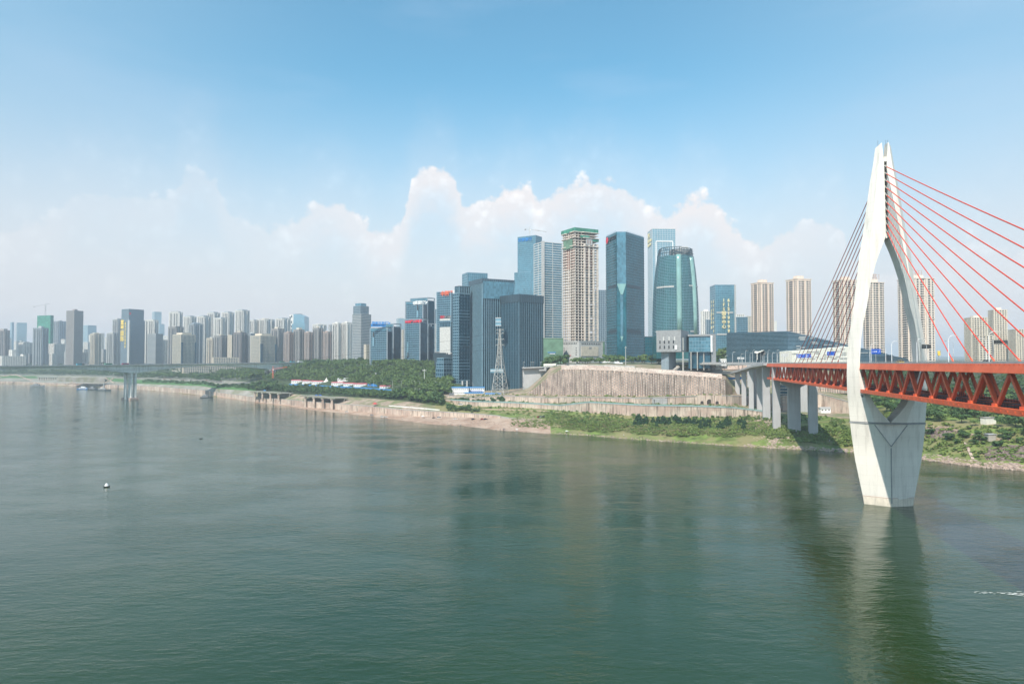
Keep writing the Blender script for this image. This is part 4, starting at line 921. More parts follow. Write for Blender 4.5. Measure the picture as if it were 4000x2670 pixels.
# B5 teal tower with chamfered corner
Y5 = 1000; k5 = lambda u, Y: ((u - 2000) / F * Y, Y)
P5 = [k5(2369, 1030), k5(2411, 990), k5(2447, 990), k5(2518, 1035)]; back = [(P5[3][0] - 6, 1085), (P5[0][0] + 6, 1080)]
tt = thing('teal_glass_tower', 'dark teal glass tower with a narrow chamfered corner and a round red emblem', 'building', (gx(2445, 1030), 1035, 62))
z5 = zat(912, 1000); core5 = P5 + back
part('glazing', MB().prism(core5, 60, z5), 'glass_teal', tt)
mb = MB(); 
for i in range(46): z = 62 + i * (z5 - 62) / 46; mb.prism([core5[0], core5[1], core5[2], core5[3]] + back, z, z + .001) if 0 else None
fb_ = MB(); fp_ = MB()
for (a, b_) in ((P5[0], P5[1]), (P5[2], P5[3])):
    a, b_ = Vector(a), Vector(b_); e = (b_ - a).normalized(); nr = Vector((e.y, -e.x)) * .25
    for i in range(48):
        z = 62 + i * (z5 - 62) / 48; fb_.bar((a.x + nr.x, a.y + nr.y, z), (b_.x + nr.x, b_.y + nr.y, z), .3, .55)
    face_piers(fp_, tuple(a), tuple(b_), 62, z5 + 3, 3.6, .2, .2, True)
part('floor_bands', fb_, 'glass_navy', tt, True); part('mullions', fp_, 'fin_metal', tt, True)
zv = zat(1150, 990); zv0 = zat(1108, 990)
a, b_ = Vector(P5[1]), Vector(P5[2]); mid = (a + b_) / 2; w5 = (b_ - a).length
def c5(s, z, o=.35): return (mid.x + s, mid.y - o, z)
part('chamfer_glazing', MB().add([c5(-w5 / 2, zv0), c5(w5 / 2, zv0), c5(w5 / 2, z5), c5(-w5 / 2, z5)], [(0, 1, 2, 3)]), 'glass_blue', tt)
part('chamfer_point', MB().add([c5(-w5 / 2, zv0, .4), c5(-w5 * .12, zv, 1.6), c5(w5 * .12, zv, 1.6), c5(w5 / 2, zv0, .4)], [(0, 1, 2, 3)]), 'glass_mint', tt)
part('chamfer_strip', MB().add([c5(-w5 * .16, zv, .5), c5(w5 * .16, zv, .5), c5(w5 * .12, zat(1313, 990), .5), c5(-w5 * .12, zat(1313, 990), .5)], [(3, 2, 1, 0)][::-1]), 'glass_blue', tt)
part('strip_tip', MB().add([c5(-w5 * .16, zat(1313, 990), .6), c5(0, zat(1335, 990), .6), c5(w5 * .16, zat(1313, 990), .6)], [(0, 1, 2)]), 'glass_mint', tt)
pb = MB().prism([(p[0], p[1] - .3) for p in P5] + back, z5 + .01, z5 + 1.0); part('parapet', pb, 'fin_metal', tt)
for (v, h, s0, s1) in ((1117, 4.6, .2, .98), (1293, 4.6, .2, .98)):
    for (a, b_, r) in ((P5[0], P5[1], (.2, .96)), (P5[2], P5[3], (.04, .78))):
        a, b_ = Vector(a), Vector(b_); p = a.lerp(b_, r[0]); q = a.lerp(b_, r[1]); part('plant_floor_band', MB().bar((p.x, p.y - .5, zat(v, 1000)), (q.x, q.y - .5, zat(v, 1000)), .5, h), 'fin_dark', tt)
a, b_ = Vector(P5[0]), Vector(P5[1]); e = (b_ - a).normalized(); c = a.lerp(b_, .16) + Vector((e.y, -e.x)) * .8
em = MB(); ring = []
for r_, o_ in ((0.01, .6), (3.9, .6), (3.9, 0)):
    ring.append([(c.x + e.x * r_ * math.cos(q) + e.y * o_, c.y + e.y * r_ * math.cos(q) - e.x * o_, zat(931, 1005) + r_ * 1.25 * math.sin(q)) for q in [i * math.pi / 8 for i in range(16)]])
em.loft(ring, cap=False); emo = part('round_emblem', em, 'sign_red', tt)
c2_ = a.lerp(b_, .36) + Vector((e.y, -e.x)) * .8; sign_text('财富大厦', Vector((c2_.x, c2_.y, zat(937, 1005))), Vector((e.x, e.y, 0)), 6.2, 'steel_dark', tt, .2, False, 'sign_lettering', .12)
t, poly, z1 = tower('teal_podium', 2515, 2520, 2565, 1317, 960, 60, 'tealc', 'low teal glass podium right of the teal glass tower', ratio=.6)
# B6 pale tower
t, poly, z1 = tower('pale_tower', 2531, 2549, 2640, 894, 1500, 60, 'palec', 'very pale blue tower with gold letters near its top behind the curved tower', ratio=.8)
facetext(t, poly, 3, 'IFS', 15, 922, 'sign_gold', 1500, .12, bold=.5); facetext(t, poly, 3, '国金中心', 9, 940, 'sign_gold', 1500, .06, bold=.3); facetext(t, poly, 3, '61219999', 8.0, 955, 'sign_gold', 1500, .06, bold=.3)
q, e, L = edge(poly, 0, .16, .6); q2, _, _ = edge(poly, 0, .88, .6)
fm = MB(); zt_ = zat(942, 1500)
fm.bar((q.x, q.y, zt_), (q2.x, q2.y, zt_), .6, 2.2); fm.bar((q.x, q.y, 60), (q.x, q.y, zt_ - 1), 2.2, .6); fm.bar((q2.x, q2.y, 60), (q2.x, q2.y, zt_ - 1), 2.2, .6); part('facade_frame', fm, 'sign_white', t)
# B7 curved tower with two rounded ribs and an open crown
Y7 = 850; ct = thing('curved_glass_tower', 'bulging green glass tower with two pale rounded ribs and a steel crown', 'building', (gx(2655, 870), 872, 66))
def w7(v): return (float(np.interp(v, [953, 1000, 1060, 1120, 1200, 1300, 1400], [2592, 2584, 2577, 2572, 2569, 2568, 2568])), float(np.interp(v, [953, 1000, 1060, 1120, 1200, 1300, 1400], [2712, 2719, 2727, 2732, 2736, 2737, 2737])))
def ring7(v, n=None, k=1.0, dy=0):
    l_, r_ = w7(v); z = zat(v, Y7); xl, xr = gx(l_, 868), gx(r_, 868); xm = (xl + xr) / 2; hw = (xr - xl) / 2 * k
    pts_ = [(-1, .95), (-1, .12), (-.72, -.28), (-.3, -.5), (.12, -.62), (.42, -.55), (.72, -.35), (1, .1), (1, .95), (0, 1.1)]
    return [Vector((xm + x * hw, 872 + y * hw * k, z)) for x, y in pts_]
vs7 = [1400, 1310, 1240, 1170, 1100, 1050, 1010, 990]
part('glazing', MB().loft([ring7(v) for v in vs7]), 'glass_green', ct)
fl = MB()
for i in range(52):
    v = 1304 - i * 6.1; r_ = ring7(v, k=1.006)
    for j in range(7): fl.bar(r_[j], r_[j + 1], .25, .42)
part('floor_bands', fl, 'fin_metal', ct, True)
mu = MB()
for j in range(7):
    for s in range(4):
        prev = None
        for v in vs7[1:]:
            r_ = ring7(v, k=1.008); p = r_[j].lerp(r_[j + 1], s / 4)
            if prev: mu.bar(prev, p, .16)
            prev = p
part('mullions', mu, 'fin_metal', ct, True)
for (ja, f0, f1, rr_) in ((3, .55, .0, 3.3), (5, .6, .0, 3.0)):
    ringr = []
    for v in [1306, 1240, 1170, 1100, 1050, 1010, 988 if ja == 3 else 998]:
        r_ = ring7(v, k=1.0); c = r_[ja].lerp(r_[ja + 1], f0 if ja == 3 else .9); ringr.append([c + Vector((math.cos(a) * rr_, math.sin(a) * rr_ * .8, 0)) for a in [q * math.pi / 6 for q in range(12)]])
    part('rounded_rib', MB().loft(ringr), 'glass_mint', ct, smooth=True)
cw = MB()
for j in range(7):
    a0, a1 = ring7(990, k=1.0)[j], ring7(990, k=1.0)[j + 1]; tv = 957 if j < 4 else 962
    b0, b1 = ring7(tv, k=1.0)[j], ring7(tv, k=1.0)[j + 1]
    for t_ in (0, .33, .66): cw.bar(a0.lerp(a1, t_), b0.lerp(b1, t_), .7)
    for f_ in (.35, .7, 1.0): cw.bar(a0.lerp(b0, f_), a1.lerp(b1, f_), .7)
part('steel_crown', cw, 'fin_dark', ct)
xm = (gx(2650, 868)); part('plant_room', MB().box((xm + 4, 874, zat(978, Y7)), 12, 8, 4), 'mid_grey', ct)
part('plant_room', MB().box((xm + 8, 872, zat(973, Y7)), 5, 5, 6), 'pale_grey', ct)
for (v, j0, j1) in ((1115, 1, 3), (1112, 5, 7), (1292, 1, 3), (1292, 5, 7)):
    r_ = ring7(v, k=1.012); m_ = MB()
    for j in range(j0, j1): m_.bar(r_[j], r_[j + 1], .4, 1.8)
    part('refuge_band', m_, 'pale_grey', ct)
# podium of the curved tower
pt_ = thing('grey_stone_podium', 'dark grey podium block with scattered windows raised on a tall pier', 'building', (gx(2640, 760), 770, 56))
pa, pb_ = PY(2564, 1290, 760), PY(2660, 1292, 740); pc, pd_ = PY(2690, 1292, 775), PY(2590, 1290, 800)
pol = [(pa.x, pa.y), (pb_.x, pb_.y), (pc.x, pc.y), (pd_.x, pd_.y)]; zt_, zb_ = zat(1291, 760), zat(1374, 760)
part('upper_block', MB().prism(pol, zb_, zt_), 'mid_grey', pt_)
windows_on(pt_, pol, 0, 4, 2, .15, .7, zat(1355, 750), zat(1335, 750), 1.3, 3.2, 'window_dark'); windows_on(pt_, pol, 0, 3, 1, .3, .75, zat(1322, 750), zat(1322, 750), 1.2, 4.5, 'fin_white')
q, e, L = edge(pol, 0, .76, .5); part('white_panel', MB().bar((q.x, q.y, zat(1356, 745)), (q.x + e.x * 2.6, q.y + e.y * 2.6, zat(1356, 745)), .5, 5), 'sign_white', pt_)
q, e, L = edge(pol, 1, .2, .3); part('white_panel', MB().bar((q.x, q.y, zat(1343, 745)), (q.x + e.x * 4, q.y + e.y * 4, zat(1343, 745)), .5, 14), 'canopy_white', pt_)
pq = [PY(2583, 1400, 765), PY(2612, 1400, 755), PY(2640, 1400, 775), PY(2612, 1400, 790)]; part('supporting_pier', MB().prism([(p.x, p.y) for p in pq], 50, zb_ - .01), 'blue_grey', pt_)
part('steel_column', MB().tube([(gx(2668, 745), 745, 52), (gx(2668, 745), 745, zb_)], .9, 10), 'steel', pt_)
part('stair_flight', MB().bar((gx(2612, 742), 742, 52), (gx(2650, 748), 748, 60), 4, 1.4), 'wall_grey', pt_)
gp_ = thing('glass_podium', 'low blue glass podium with a grey end wall right of the grey stone podium', 'building', (gx(2745, 760), 780, 60))
pol2 = [tuple(PY(2692, 1300, 762))[:2], tuple(PY(2778, 1300, 752))[:2], tuple(PY(2786, 1300, 800))[:2], tuple(PY(2700, 1300, 812))[:2]]
tower_geo(gp_, pol2, zat(1374, 760), zat(1318, 760), 'curtain'); part('roof_wall', MB().prism(offs(pol2, 1.5), zat(1317, 760) + 1.2, zat(1306, 760)), 'mid_grey', gp_)
pol3 = [tuple(PY(2778, 1300, 750))[:2], tuple(PY(2796, 1300, 752))[:2], tuple(PY(2797, 1300, 800))[:2], tuple(PY(2788, 1300, 800))[:2]]; part('end_wall', MB().prism(pol3, 60, zat(1305, 760)), 'mid_grey', gp_)
part('white_screen', MB().box((gx(2780, 748), 748.5, zat(1342, 750)), 1.0, .3, 9), 'sign_white', gp_)
part('recessed_glazing', MB().prism([(p[0], p[1] + 4) for p in pol2], 58, zat(1374, 760) - .5), 'glass_dark', gp_)
for u in (2700, 2725, 2750, 2770): part('column', MB().tube([(gx(u, 757), 758, 56), (gx(u, 757), 758, zat(1374, 760))], .7, 8), 'steel', gp_)
# B8 gold numbers tower
t, poly, z1 = tower('gold_lettered_tower', 2774, 2795, 2872, 1114, 1150, 60, 'curtain', 'blue glass tower with two columns of large gold letters and numbers', ratio=.9)
facetext(t, poly, 0, 'IFS国金中心', 7.4, 1178, 'sign_gold', 1150, .42, True, bold=.18); facetext(t, poly, 0, '61219999', 7.4, 1178, 'sign_gold', 1150, .66, True, bold=.3)
facetext(t, poly, 3, 'IFS国金中心', 7.2, 1182, 'sign_gold', 1150, .35, True, bold=.18); facetext(t, poly, 3, '61219999', 7.2, 1182, 'sign_gold', 1150, .72, True, bold=.3)
for v in (1220, 1305): q, e, L = edge(poly, 0, .05, .5); part('refuge_band', MB().bar((q.x, q.y, zat(v, 1150)), (q.x + e.x * L * .85, q.y + e.y * L * .85, zat(v, 1150)), .5, 2.2), 'pale_grey', t)
e0 = Vector(poly[1]); part('corner_fin', MB().box((e0.x, e0.y, (60 + z1) / 2), 1.2, 1.2, (z1 - 60) / 2 + 1, .3), 'pale_grey', t)
tower('blue_office_block', 2870, 2872, 2921, 1240, 1400, 60, 'dcurtain', 'shorter dark blue office block right of the gold lettered tower', ratio=.8)
tower('pale_apartment_tower', 2870, 2878, 2908, 1228, 1900, 60, 'res_w', 'faint pale apartment tower rising behind the dark blue office block', ratio=.8)
tower('pale_apartment_tower', 2913, 2919, 2937, 1236, 1800, 60, 'res_c', 'faint pale apartment tower just left of the first beige tower', ratio=.8)
tower('pale_apartment_tower', 3022, 3026, 3034, 1255, 1900, 60, 'res_w', 'faint pale sliver of a tower just right of the first beige tower', ratio=.8)
tower('pale_apartment_tower', 2738, 2744, 2775, 1216, 1900, 60, 'res_w', 'faint pale apartment tower between the curved tower and the gold lettered tower', ratio=.8, rooff=(6, 'white_paint', .5))
tower('grey_office_block', 2757, 2760, 2776, 1250, 1300, 60, 'slate', 'low grey block in the gap left of the gold lettered tower', ratio=.8)
# beige apartment towers
def beige_tower(ul, ur, vt, Y, label, sty='beige', sign=None, pent=True, uc=None, seed=0):
    uc = uc or ul + (ur - ul) * .36; poly = solve(ul, uc, ur, Y, .8, None, 1250); cx, cy = gbase(poly, Y); z1 = zat(vt, Y); zb = 60
    t = thing('beige_apartment_tower', label, 'building', (cx, cy, zb)); bm_ = STY[sty][1]
    part('wall', MB().prism(poly, zb - 4, z1), bm_, t)
    fh = 3.2; nf = int((z1 - zb) / fh); org = ORG[t.name]
    # projecting bays
    for (x0, x1, y0, y1) in ((.14, .36, -.07, .3), (.6, .84, -.09, .3), (-.05, .3, .18, .46), (-.05, .3, .66, .9)):
        part('bay', MB().prism(subpoly(poly, x0, x1, y0, y1), zb - 4, z1 - .8), bm_, t)
    wb = MB(); ws = MB(); bd_ = MB()
    for f_ in range(nf):
        z = zb + f_ * fh + 1.9
        for (x, w, o) in ((.06, 1.5, 0), (.25, 2.4, .07), (.45, 3.4, 0), (.54, 1.2, 0), (.72, 3.0, .09), (.92, 2.0, 0)):
            q, e, L = edge(poly, 0, x, .08); q = q - Vector((0, 0)); nr = Vector((e.y, -e.x)); dist = (Vector(poly[3]) - Vector(poly[0])).length * o
            q = q + nr * dist; wb.bar((q.x - e.x * w / 2, q.y - e.y * w / 2, z), (q.x + e.x * w / 2, q.y + e.y * w / 2, z), .3, 1.7)
        for (y, w, o) in ((.08, 1.4, 0), (.22, 1.8, .05), (.36, 6.2, .05) , (.58, 7.5, 0), (.78, 2.0, .05), (.95, 1.3, 0)):
            q, e, L = edge(poly, 3, 1 - y, .08); nr = Vector((e.y, -e.x)); dist = (Vector(poly[1]) - Vector(poly[0])).length * o; q = q + nr * dist
            w = min(w, L * .16); wb.bar((q.x - e.x * w / 2, q.y - e.y * w / 2, z), (q.x + e.x * w / 2, q.y + e.y * w / 2, z), .3, 1.7)
        if f_ % 10 == 9: bd_.prism(offs(poly, .35), z + 1.0, z + 1.3)
    part('window_rows', wb, 'glass_room', t, True); part('string_courses', bd_, bm_, t, True)
    part('cornice', MB().prism(offs(poly, .9), z1, z1 + 1.0), bm_, t); crown(t, poly, z1 + 1.0, 5, bm_, .42, 'penthouse')
    if sign:
        c = Vector((cx, cy)); e = (Vector(poly[1]) - Vector(poly[0])).normalized()
        fr = MB()
        for s in range(-2, 3):
            p = c + e * s * 4.4; fr.bar((p.x, p.y, z1 + 6), (p.x, p.y, z1 + 13), .35)
        p, q = c - e * 10, c + e * 10
        for h in (7, 9.4, 12.6): fr.bar((p.x, p.y, z1 + h), (q.x, q.y, z1 + h), .3)
        so = part('roof_sign_frame', fr, 'rose_tile', t); p = c - e * 9.5; sign_text(sign, Vector((p.x, p.y - .8, z1 + 7.6)), Vector((e.x, e.y, 0)), 7.5, 'rose_tile', so, .2)
    return t
beige_tower(2935, 3023, 1104, 1050, 'beige apartment tower, the leftmost of the row beyond the orange bridge')
beige_tower(3072, 3170, 1090, 980, 'beige apartment tower above the angular grey hall, second of the beige row')
beige_tower(3254, 3352, 1094, 960, 'beige apartment tower crossed by the dark rear stay cables left of the pylon')
beige_tower(3372, 3455, 1104, 950, 'beige apartment tower with a roof sign seen inside the pylon opening at left', 'beige_p', '江北')
beige_tower(3508, 3652, 1087, 930, 'beige apartment tower with a roof sign behind the right pylon leg', 'beige_p', '江山')
def ctower(ul, ur, vt, Y, sty, label, uc=None, nm='cream_apartment_block', **k): return tower(nm, ul, uc or ul + (ur - ul) * .3, ur, vt, Y, 58, sty, label, ratio=.9, **k)
ctower(3862, 3935, 1212, 1120, 'res_c', 'tallest cream apartment block at the right behind the red cables', rooff=(5, 'beige_pale', .4))
ctower(3768, 3858, 1242, 1060, 'res_c', 'cream apartment block stepping up left of the tallest cream block', rooff=(4, 'beige_pale', .5))
ctower(3800, 3880, 1313, 1000, 'res_c', 'lower cream apartment block in front of the stepped cream blocks')
ctower(3940, 4040, 1288, 1080, 'res_c', 'cream apartment block cut by the right edge of the picture')
ctower(4060, 4160, 1240, 1200, 'res_c', 'cream apartment block further right')
# arena: angular opera hall
gt = thing('angular_opera_hall', 'long angular hall of dark glass slats with a white stone lower wall', 'building', (gx(3200, 900), 920, 60))
def G(u, v, Y): return PY(u, v, Y)
def wedge(ptsf, back, mb=None):
    """front polygon (list of vectors) pushed back by a vector"""
    mb = mb or MB(); n = len(ptsf); bk = Vector(back); vs = ptsf + [p + bk for p in ptsf]
    return mb.add(vs, [(i, (i + 1) % n, n + (i + 1) % n, n + i) for i in range(n)] + [tuple(range(n - 1, -1, -1)), tuple(range(n, 2 * n))])
c0, c1, c2, c3 = G(3077, 1425, 820), G(3077, 1293, 820), G(3490, 1388, 900), G(3490, 1425, 900)
part('dark_volume', wedge([c0, c3, c2, c1], (-45, 90, 2)), 'glass_dark', gt)
sl = MB(); wp_ = MB()
for i in range(24):
    v = 1297 + i * 5.2; 
    ta = max(0, (v - 1296) / (1388 - 1296)) if v < 1388 else 1; ue = 3077 + min(1, (v - 1293) / 95) * 413
    p = G(3077, v, 819.5); q = p + (G(3490, v, 899.5) - p) * min(1, (ue - 3077) / 413 + .02); sl.bar(p, q, .35, .45)
    bk = Vector((-45, 90, 2)); sl.bar(p + Vector((-.4, 0, 0)), p + bk + Vector((-.4, 0, 0)), .35, .45)
    for k in range(5):
        r0 = rnd.random() * .9; L_ = rnd.uniform(.03, .08)
        if (r0 + L_) < (ue - 3077) / 413 and v < 1380:
            a = G(3077, v, 819.2).lerp(G(3490, v, 899.2), r0); b_ = G(3077, v, 819.2).lerp(G(3490, v, 899.2), r0 + L_); wp_.bar(a - Vector((0, .5, .8)), b_ - Vector((0, .5, .8)), .25, .9)
part('facade_slats', sl, 'fin_metal', gt, True); part('light_strips', wp_, 'pale_grey', gt, True)
f0, f1, f2, f3 = G(3093, 1430, 790), G(3093, 1371, 790), G(3345, 1352, 812), G(3345, 1430, 812)
part('stone_wall', wedge([f0, f3, f2, f1], (-4, 26, 0)), 'canopy_white', gt)
gr = MB()
for k in range(60):
    v = rnd.choice([1366, 1374, 1381, 1388, 1395, 1402]); r0 = rnd.random() * .9; L_ = rnd.uniform(.03, .1); vtop = 1371 - 19 * r0
    if v < vtop + 6: continue
    a = G(3093, v, 789.6).lerp(G(3345, v - 4, 811.6), r0); b_ = G(3093, v, 789.6).lerp(G(3345, v - 4, 811.6), min(.98, r0 + L_)); gr.bar(a, b_, .3, .55)
part('wall_grooves', gr, 'mid_grey', gt, True)
c0, c1, c2, c3 = G(3482, 1425, 880), G(3482, 1388, 880), G(3545, 1400, 880), G(3560, 1425, 880)
part('low_wing', wedge([c0, c3, c2, c1], (0, 60, 0)), 'fin_dark', gt)
# faceted white canopy
fcn = thing('faceted_canopy', 'white faceted canopy roof between the trees and the angular hall', 'canopy', (gx(2985, 900), 920, 62))
def facet(P, Fs, nm='roof_facet'):
    for f in Fs:
        a = [P[i] for i in f]; mb = MB(); n = len(a); mb.add(a + [p - Vector((0, 0, .5)) for p in a], [tuple(range(n)), tuple(range(2 * n - 1, n - 1, -1))] + [(i, n + i, n + (i + 1) % n, (i + 1) % n) for i in range(n)]); part(nm, mb, 'canopy_white', fcn)
Pf = [G(2945, 1375, 860), G(2971, 1357, 880), G(3000, 1359, 900), G(3022, 1352, 930), G(2958, 1380, 850), G(2995, 1384, 850), G(3022, 1380, 860), G(2985, 1368, 850)]
facet(Pf, [(0, 4, 1), (4, 7, 1), (4, 5, 7), (1, 7, 2), (7, 5, 2), (5, 6, 2), (6, 3, 2)])
for p in (Pf[4], Pf[5], Pf[6]): part('support_post', MB().bar(p - Vector((0, 0, 8)), p - Vector((0, 0, .5)), .6), 'canopy_white', fcn)
# ------------------------------------------------------------ retaining walls
def wall_line(mb, li, lt, u0, u1, step=12, th=1.4, proud=1.0, ztop=None, dzt=0.0):
    rings = []; us = list(np.arange(u0, u1, step)) + [u1]
    for u in us:
        p = prof(u); Yb, zb = p[li]; zt = (p[lt][1] if ztop is None else ztop(u)) + dzt
        rings.append([(gx(u, Yb - proud), Yb - proud, zb - 2.5), (gx(u, Yb - proud), Yb - proud, zt), (gx(u, Yb - proud + th), Yb - proud + th, zt), (gx(u, Yb - proud + th), Yb - proud + th, zb - 2.5)])
    return mb.loft(rings)
def wall(nm, label, li, lt, u0, u1, m, rib=None, coping=True, cm='deck_concrete', ribm=None, rw=.8, rd=.5, **k):
    um = (u0 + u1) / 2; p = prof(um); t = thing(nm, label, 'wall', (gx(um, p[li][0]), p[li][0], p[li][1]))
    part('wall_face', wall_line(MB(), li, lt, u0, u1, **k), m, t)
    if coping:
        rings = []
        for u in list(np.arange(u0, u1, 14)) + [u1]:
            p = prof(u); Y = p[li][0] - 1.35; zt = p[lt][1]; rings.append([(gx(u, Y), Y, zt + .01), (gx(u, Y), Y, zt + .5), (gx(u, Y + 1.9), Y + 1.9, zt + .5), (gx(u, Y + 1.9), Y + 1.9, zt + .01)])
        part('coping', MB().loft(rings), cm, t)
    if rib:
        u = u0 + 4
        while u < u1:
            p = prof(u); Y = p[li][0] - 1.0 - rd / 2 + .05; zb, zt = p[li][1] - 1.5, p[lt][1] - .15
            part('wall_rib' if ribm else 'buttress', MB().box((gx(u, Y), Y, (zb + zt) / 2), rw / 2, rd / 2, (zt - zb) / 2), ribm or m, t); u += rib(u) if callable(rib) else rib
    return t
wall('river_wall', 'long stained pale river wall with buttresses along the beach', 1, 2, 850, 1955, 'wall_concrete', rib=lambda u: 34 + (u - 850) * .035, rw=1.5, rd=1.2)
wall('river_wall', 'low pale far quay wall at the waterline beyond the left bridge', 1, 2, -900, 846, 'wall_concrete', rib=40, rw=1.6, rd=1.0)
w3 = wall('retaining_wall', 'lowest of the two long pale retaining walls below the anchored wall', 4, 5, 1742, 2985, 'wall_concrete', coping=True)
w2 = wall('retaining_wall', 'second long pale retaining wall, the one with a tunnel mouth and three arches', 6, 7, 1742, 3330, 'wall_concrete')
def rail_line(t, li, lt, u0, u1, m='glass_mint', h=1.1):
    mb = MB(); prev = None
    for u in np.arange(u0, u1, 8):
        p = prof(u); q = Vector((gx(u, p[li][0] - 1.1), p[li][0] - 1.1, p[lt][1] + .5))
        if prev: mb.bar(prev + Vector((0, 0, h)), q + Vector((0, 0, h)), .12); mb.bar(prev + Vector((0, 0, h * .5)), q + Vector((0, 0, h * .5)), .06, h * .8)
        mb.bar(q, q + Vector((0, 0, h)), .1); prev = q
    part('railing', mb, m, t, True)
rail_line(w3, 4, 5, 1760, 2980)
aw = wall('anchored_wall', 'tall stained brown anchored wall of vertical ribs dotted with anchor heads', 8, 9, 2064, 2833, 'anchor_concrete', rib=9.5, ribm='rib_concrete', rw=1.0, rd=.55, coping=False)
an = MB(); hd = MB(); u = 2068; k = 0
while u < 2830:
    p = prof(u); Y = p[8][0] - 1.65; zb, zt = p[8][1], p[9][1]
    z = zb + 2 + (k % 2) * 1.2
    while z < zt - 1: an.box((gx(u, Y), Y, z), .5, .3, .38); z += 2.9
    if k % 2 == 0 and zt > 45: hd.box((gx(u, Y + .2), Y + .2, zt + .2), .9, .7, .5)
    u += 9.5; k += 1
part('anchor_heads', an, 'mid_grey', aw, True); part('wall_crenels', hd, 'rib_concrete', aw, True)
# upper sloping band and road parapets above the anchored wall
ub = thing('upper_road_wall', 'pale road parapet and sloping concrete strip along the top of the anchored wall', 'wall', (gx(2500, 745), 745, 55))
def strip(pts0, pts1, m, nm, root, th=.8):
    mb = MB(); rings = []
    for a, b_ in zip(pts0, pts1): rings.append([a, b_, b_ + Vector((0, th, -th)), a + Vector((0, th, -th))])
    return part(nm, mb.loft(rings), m, root)
SU = (2192, 2230, 2270, 2310, 2350, 2400, 2470, 2560, 2640, 2700, 2760, 2820)
s0 = [Vector((gx(u, prof(u)[9][0] + .4), prof(u)[9][0] + .4, prof(u)[9][1] + .1)) for u in SU]
s1 = [Vector((gx(u, prof(u)[9][0] + 13), prof(u)[9][0] + 13, prof(u)[9][1] + 4.6)) for u in SU]
strip(s0, s1, 'wall_concrete', 'sloping_strip', ub)
s2 = [PY(u, v, 770) for u, v in ((2400, 1441), (2520, 1445), (2640, 1450), (2760, 1452), (2866, 1456))]
s3 = [PY(u, v, 770) for u, v in ((2400, 1436), (2520, 1440), (2640, 1444), (2760, 1446), (2866, 1450))]
strip(s2, s3, 'deck_concrete', 'road_parapet', ub)
s4 = [PY(u, v, 792) for u, v in ((2560, 1447), (2640, 1446), (2760, 1444), (2866, 1442), (2960, 1438))]
s5 = [PY(u, v, 796) for u, v in ((2560, 1438), (2640, 1434), (2760, 1430), (2866, 1427), (2960, 1424))]
strip(s4, s5, 'wall_concrete', 'upper_retaining_wall', ub)
# tunnel mouth and arches in the second wall
def on_wall(li, u, z, o=1.3): p = prof(u); return Vector((gx(u, p[li][0] - o), p[li][0] - o, z))
tm = thing('tunnel_mouth', 'dark rectangular tunnel mouth in the second retaining wall', 'tunnel', tuple(on_wall(6, 2575, 24)))
p = prof(2575); zb, zt = p[6][1] + .2, p[6][1] + 4.6
a, b_ = on_wall(6, 2546, 0, 1.6), on_wall(6, 2604, 0, 1.6); part('frame', MB().bar((a.x, a.y, (zb + zt) / 2 + .3), (b_.x, b_.y, (zb + zt) / 2 + .3), 1.6, zt - zb + 1.6), 'deck_concrete', tm)
a, b_ = on_wall(6, 2553, 0, 2.42), on_wall(6, 2603, 0, 2.42); part('opening', MB().bar((a.x, a.y, (zb + zt) / 2), (b_.x, b_.y, (zb + zt) / 2), .08, zt - zb), 'steel_dark', tm)  # flat dark panel on the wall, painting the tunnel's inner shade without a hole
ab = thing('arched_portal', 'pale projecting portal block with three dark arches in the second retaining wall', 'portal', tuple(on_wall(6, 2768, 24)))
a, b_ = on_wall(6, 2722, 0, 2.0), on_wall(6, 2817, 0, 2.0); p = prof(2768); zb, zt = p[6][1] - 1, p[7][1] + 1.2
part('wall_block', MB().bar((a.x, a.y, (zb + zt) / 2), (b_.x, b_.y, (zb + zt) / 2), 2.2, zt - zb), 'wall_concrete', ab)
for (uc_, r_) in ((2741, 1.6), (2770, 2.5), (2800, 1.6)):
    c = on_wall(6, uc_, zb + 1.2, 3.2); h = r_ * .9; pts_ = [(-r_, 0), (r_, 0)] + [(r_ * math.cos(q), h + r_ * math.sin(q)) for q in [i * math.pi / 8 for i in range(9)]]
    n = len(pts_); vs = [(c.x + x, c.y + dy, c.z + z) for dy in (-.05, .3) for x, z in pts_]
    part('arch_shade_panel', MB().add(vs, [tuple(range(n)), tuple(range(2 * n - 1, n - 1, -1))] + [(i, n + i, n + (i + 1) % n, (i + 1) % n) for i in range(n)]), 'interior_dark', ab)  # solid dark arch panel; the shade of the hollow is in its colour
# white wall under the bridge with dark pointed stains, anchored wall further up
aw2 = thing('anchored_wall', 'short anchored wall with dotted ribs seen under the orange bridge left of the pylon', 'wall', (gx(3260, 680), 680, 36))
part('wall_face', MB().add([tuple(PY(3150, 1536, 678)), tuple(PY(3335, 1536, 678)), tuple(PY(3335, 1488, 678)), tuple(PY(3150, 1488, 678)), tuple(PY(3150, 1536, 681)), tuple(PY(3335, 1536, 681)), tuple(PY(3335, 1488, 681)), tuple(PY(3150, 1488, 681))], [(0, 1, 2, 3), (7, 6, 5, 4), (3, 2, 6, 7), (0, 4, 5, 1), (0, 3, 7, 4), (1, 5, 6, 2)]), 'anchor_concrete', aw2)
an = MB()
for i in range(20):
    q = PY(3155 + i * 9.3, 1512, 677.6); part('wall_rib', MB().box((q.x, q.y, q.z), .45, .3, 5.8), 'rib_concrete', aw2)
    for k in range(4): an.box((q.x + 1.1, q.y + .2, q.z - 4.4 + k * 2.9), .4, .25, .35)
part('anchor_heads', an, 'mid_grey', aw2, True)
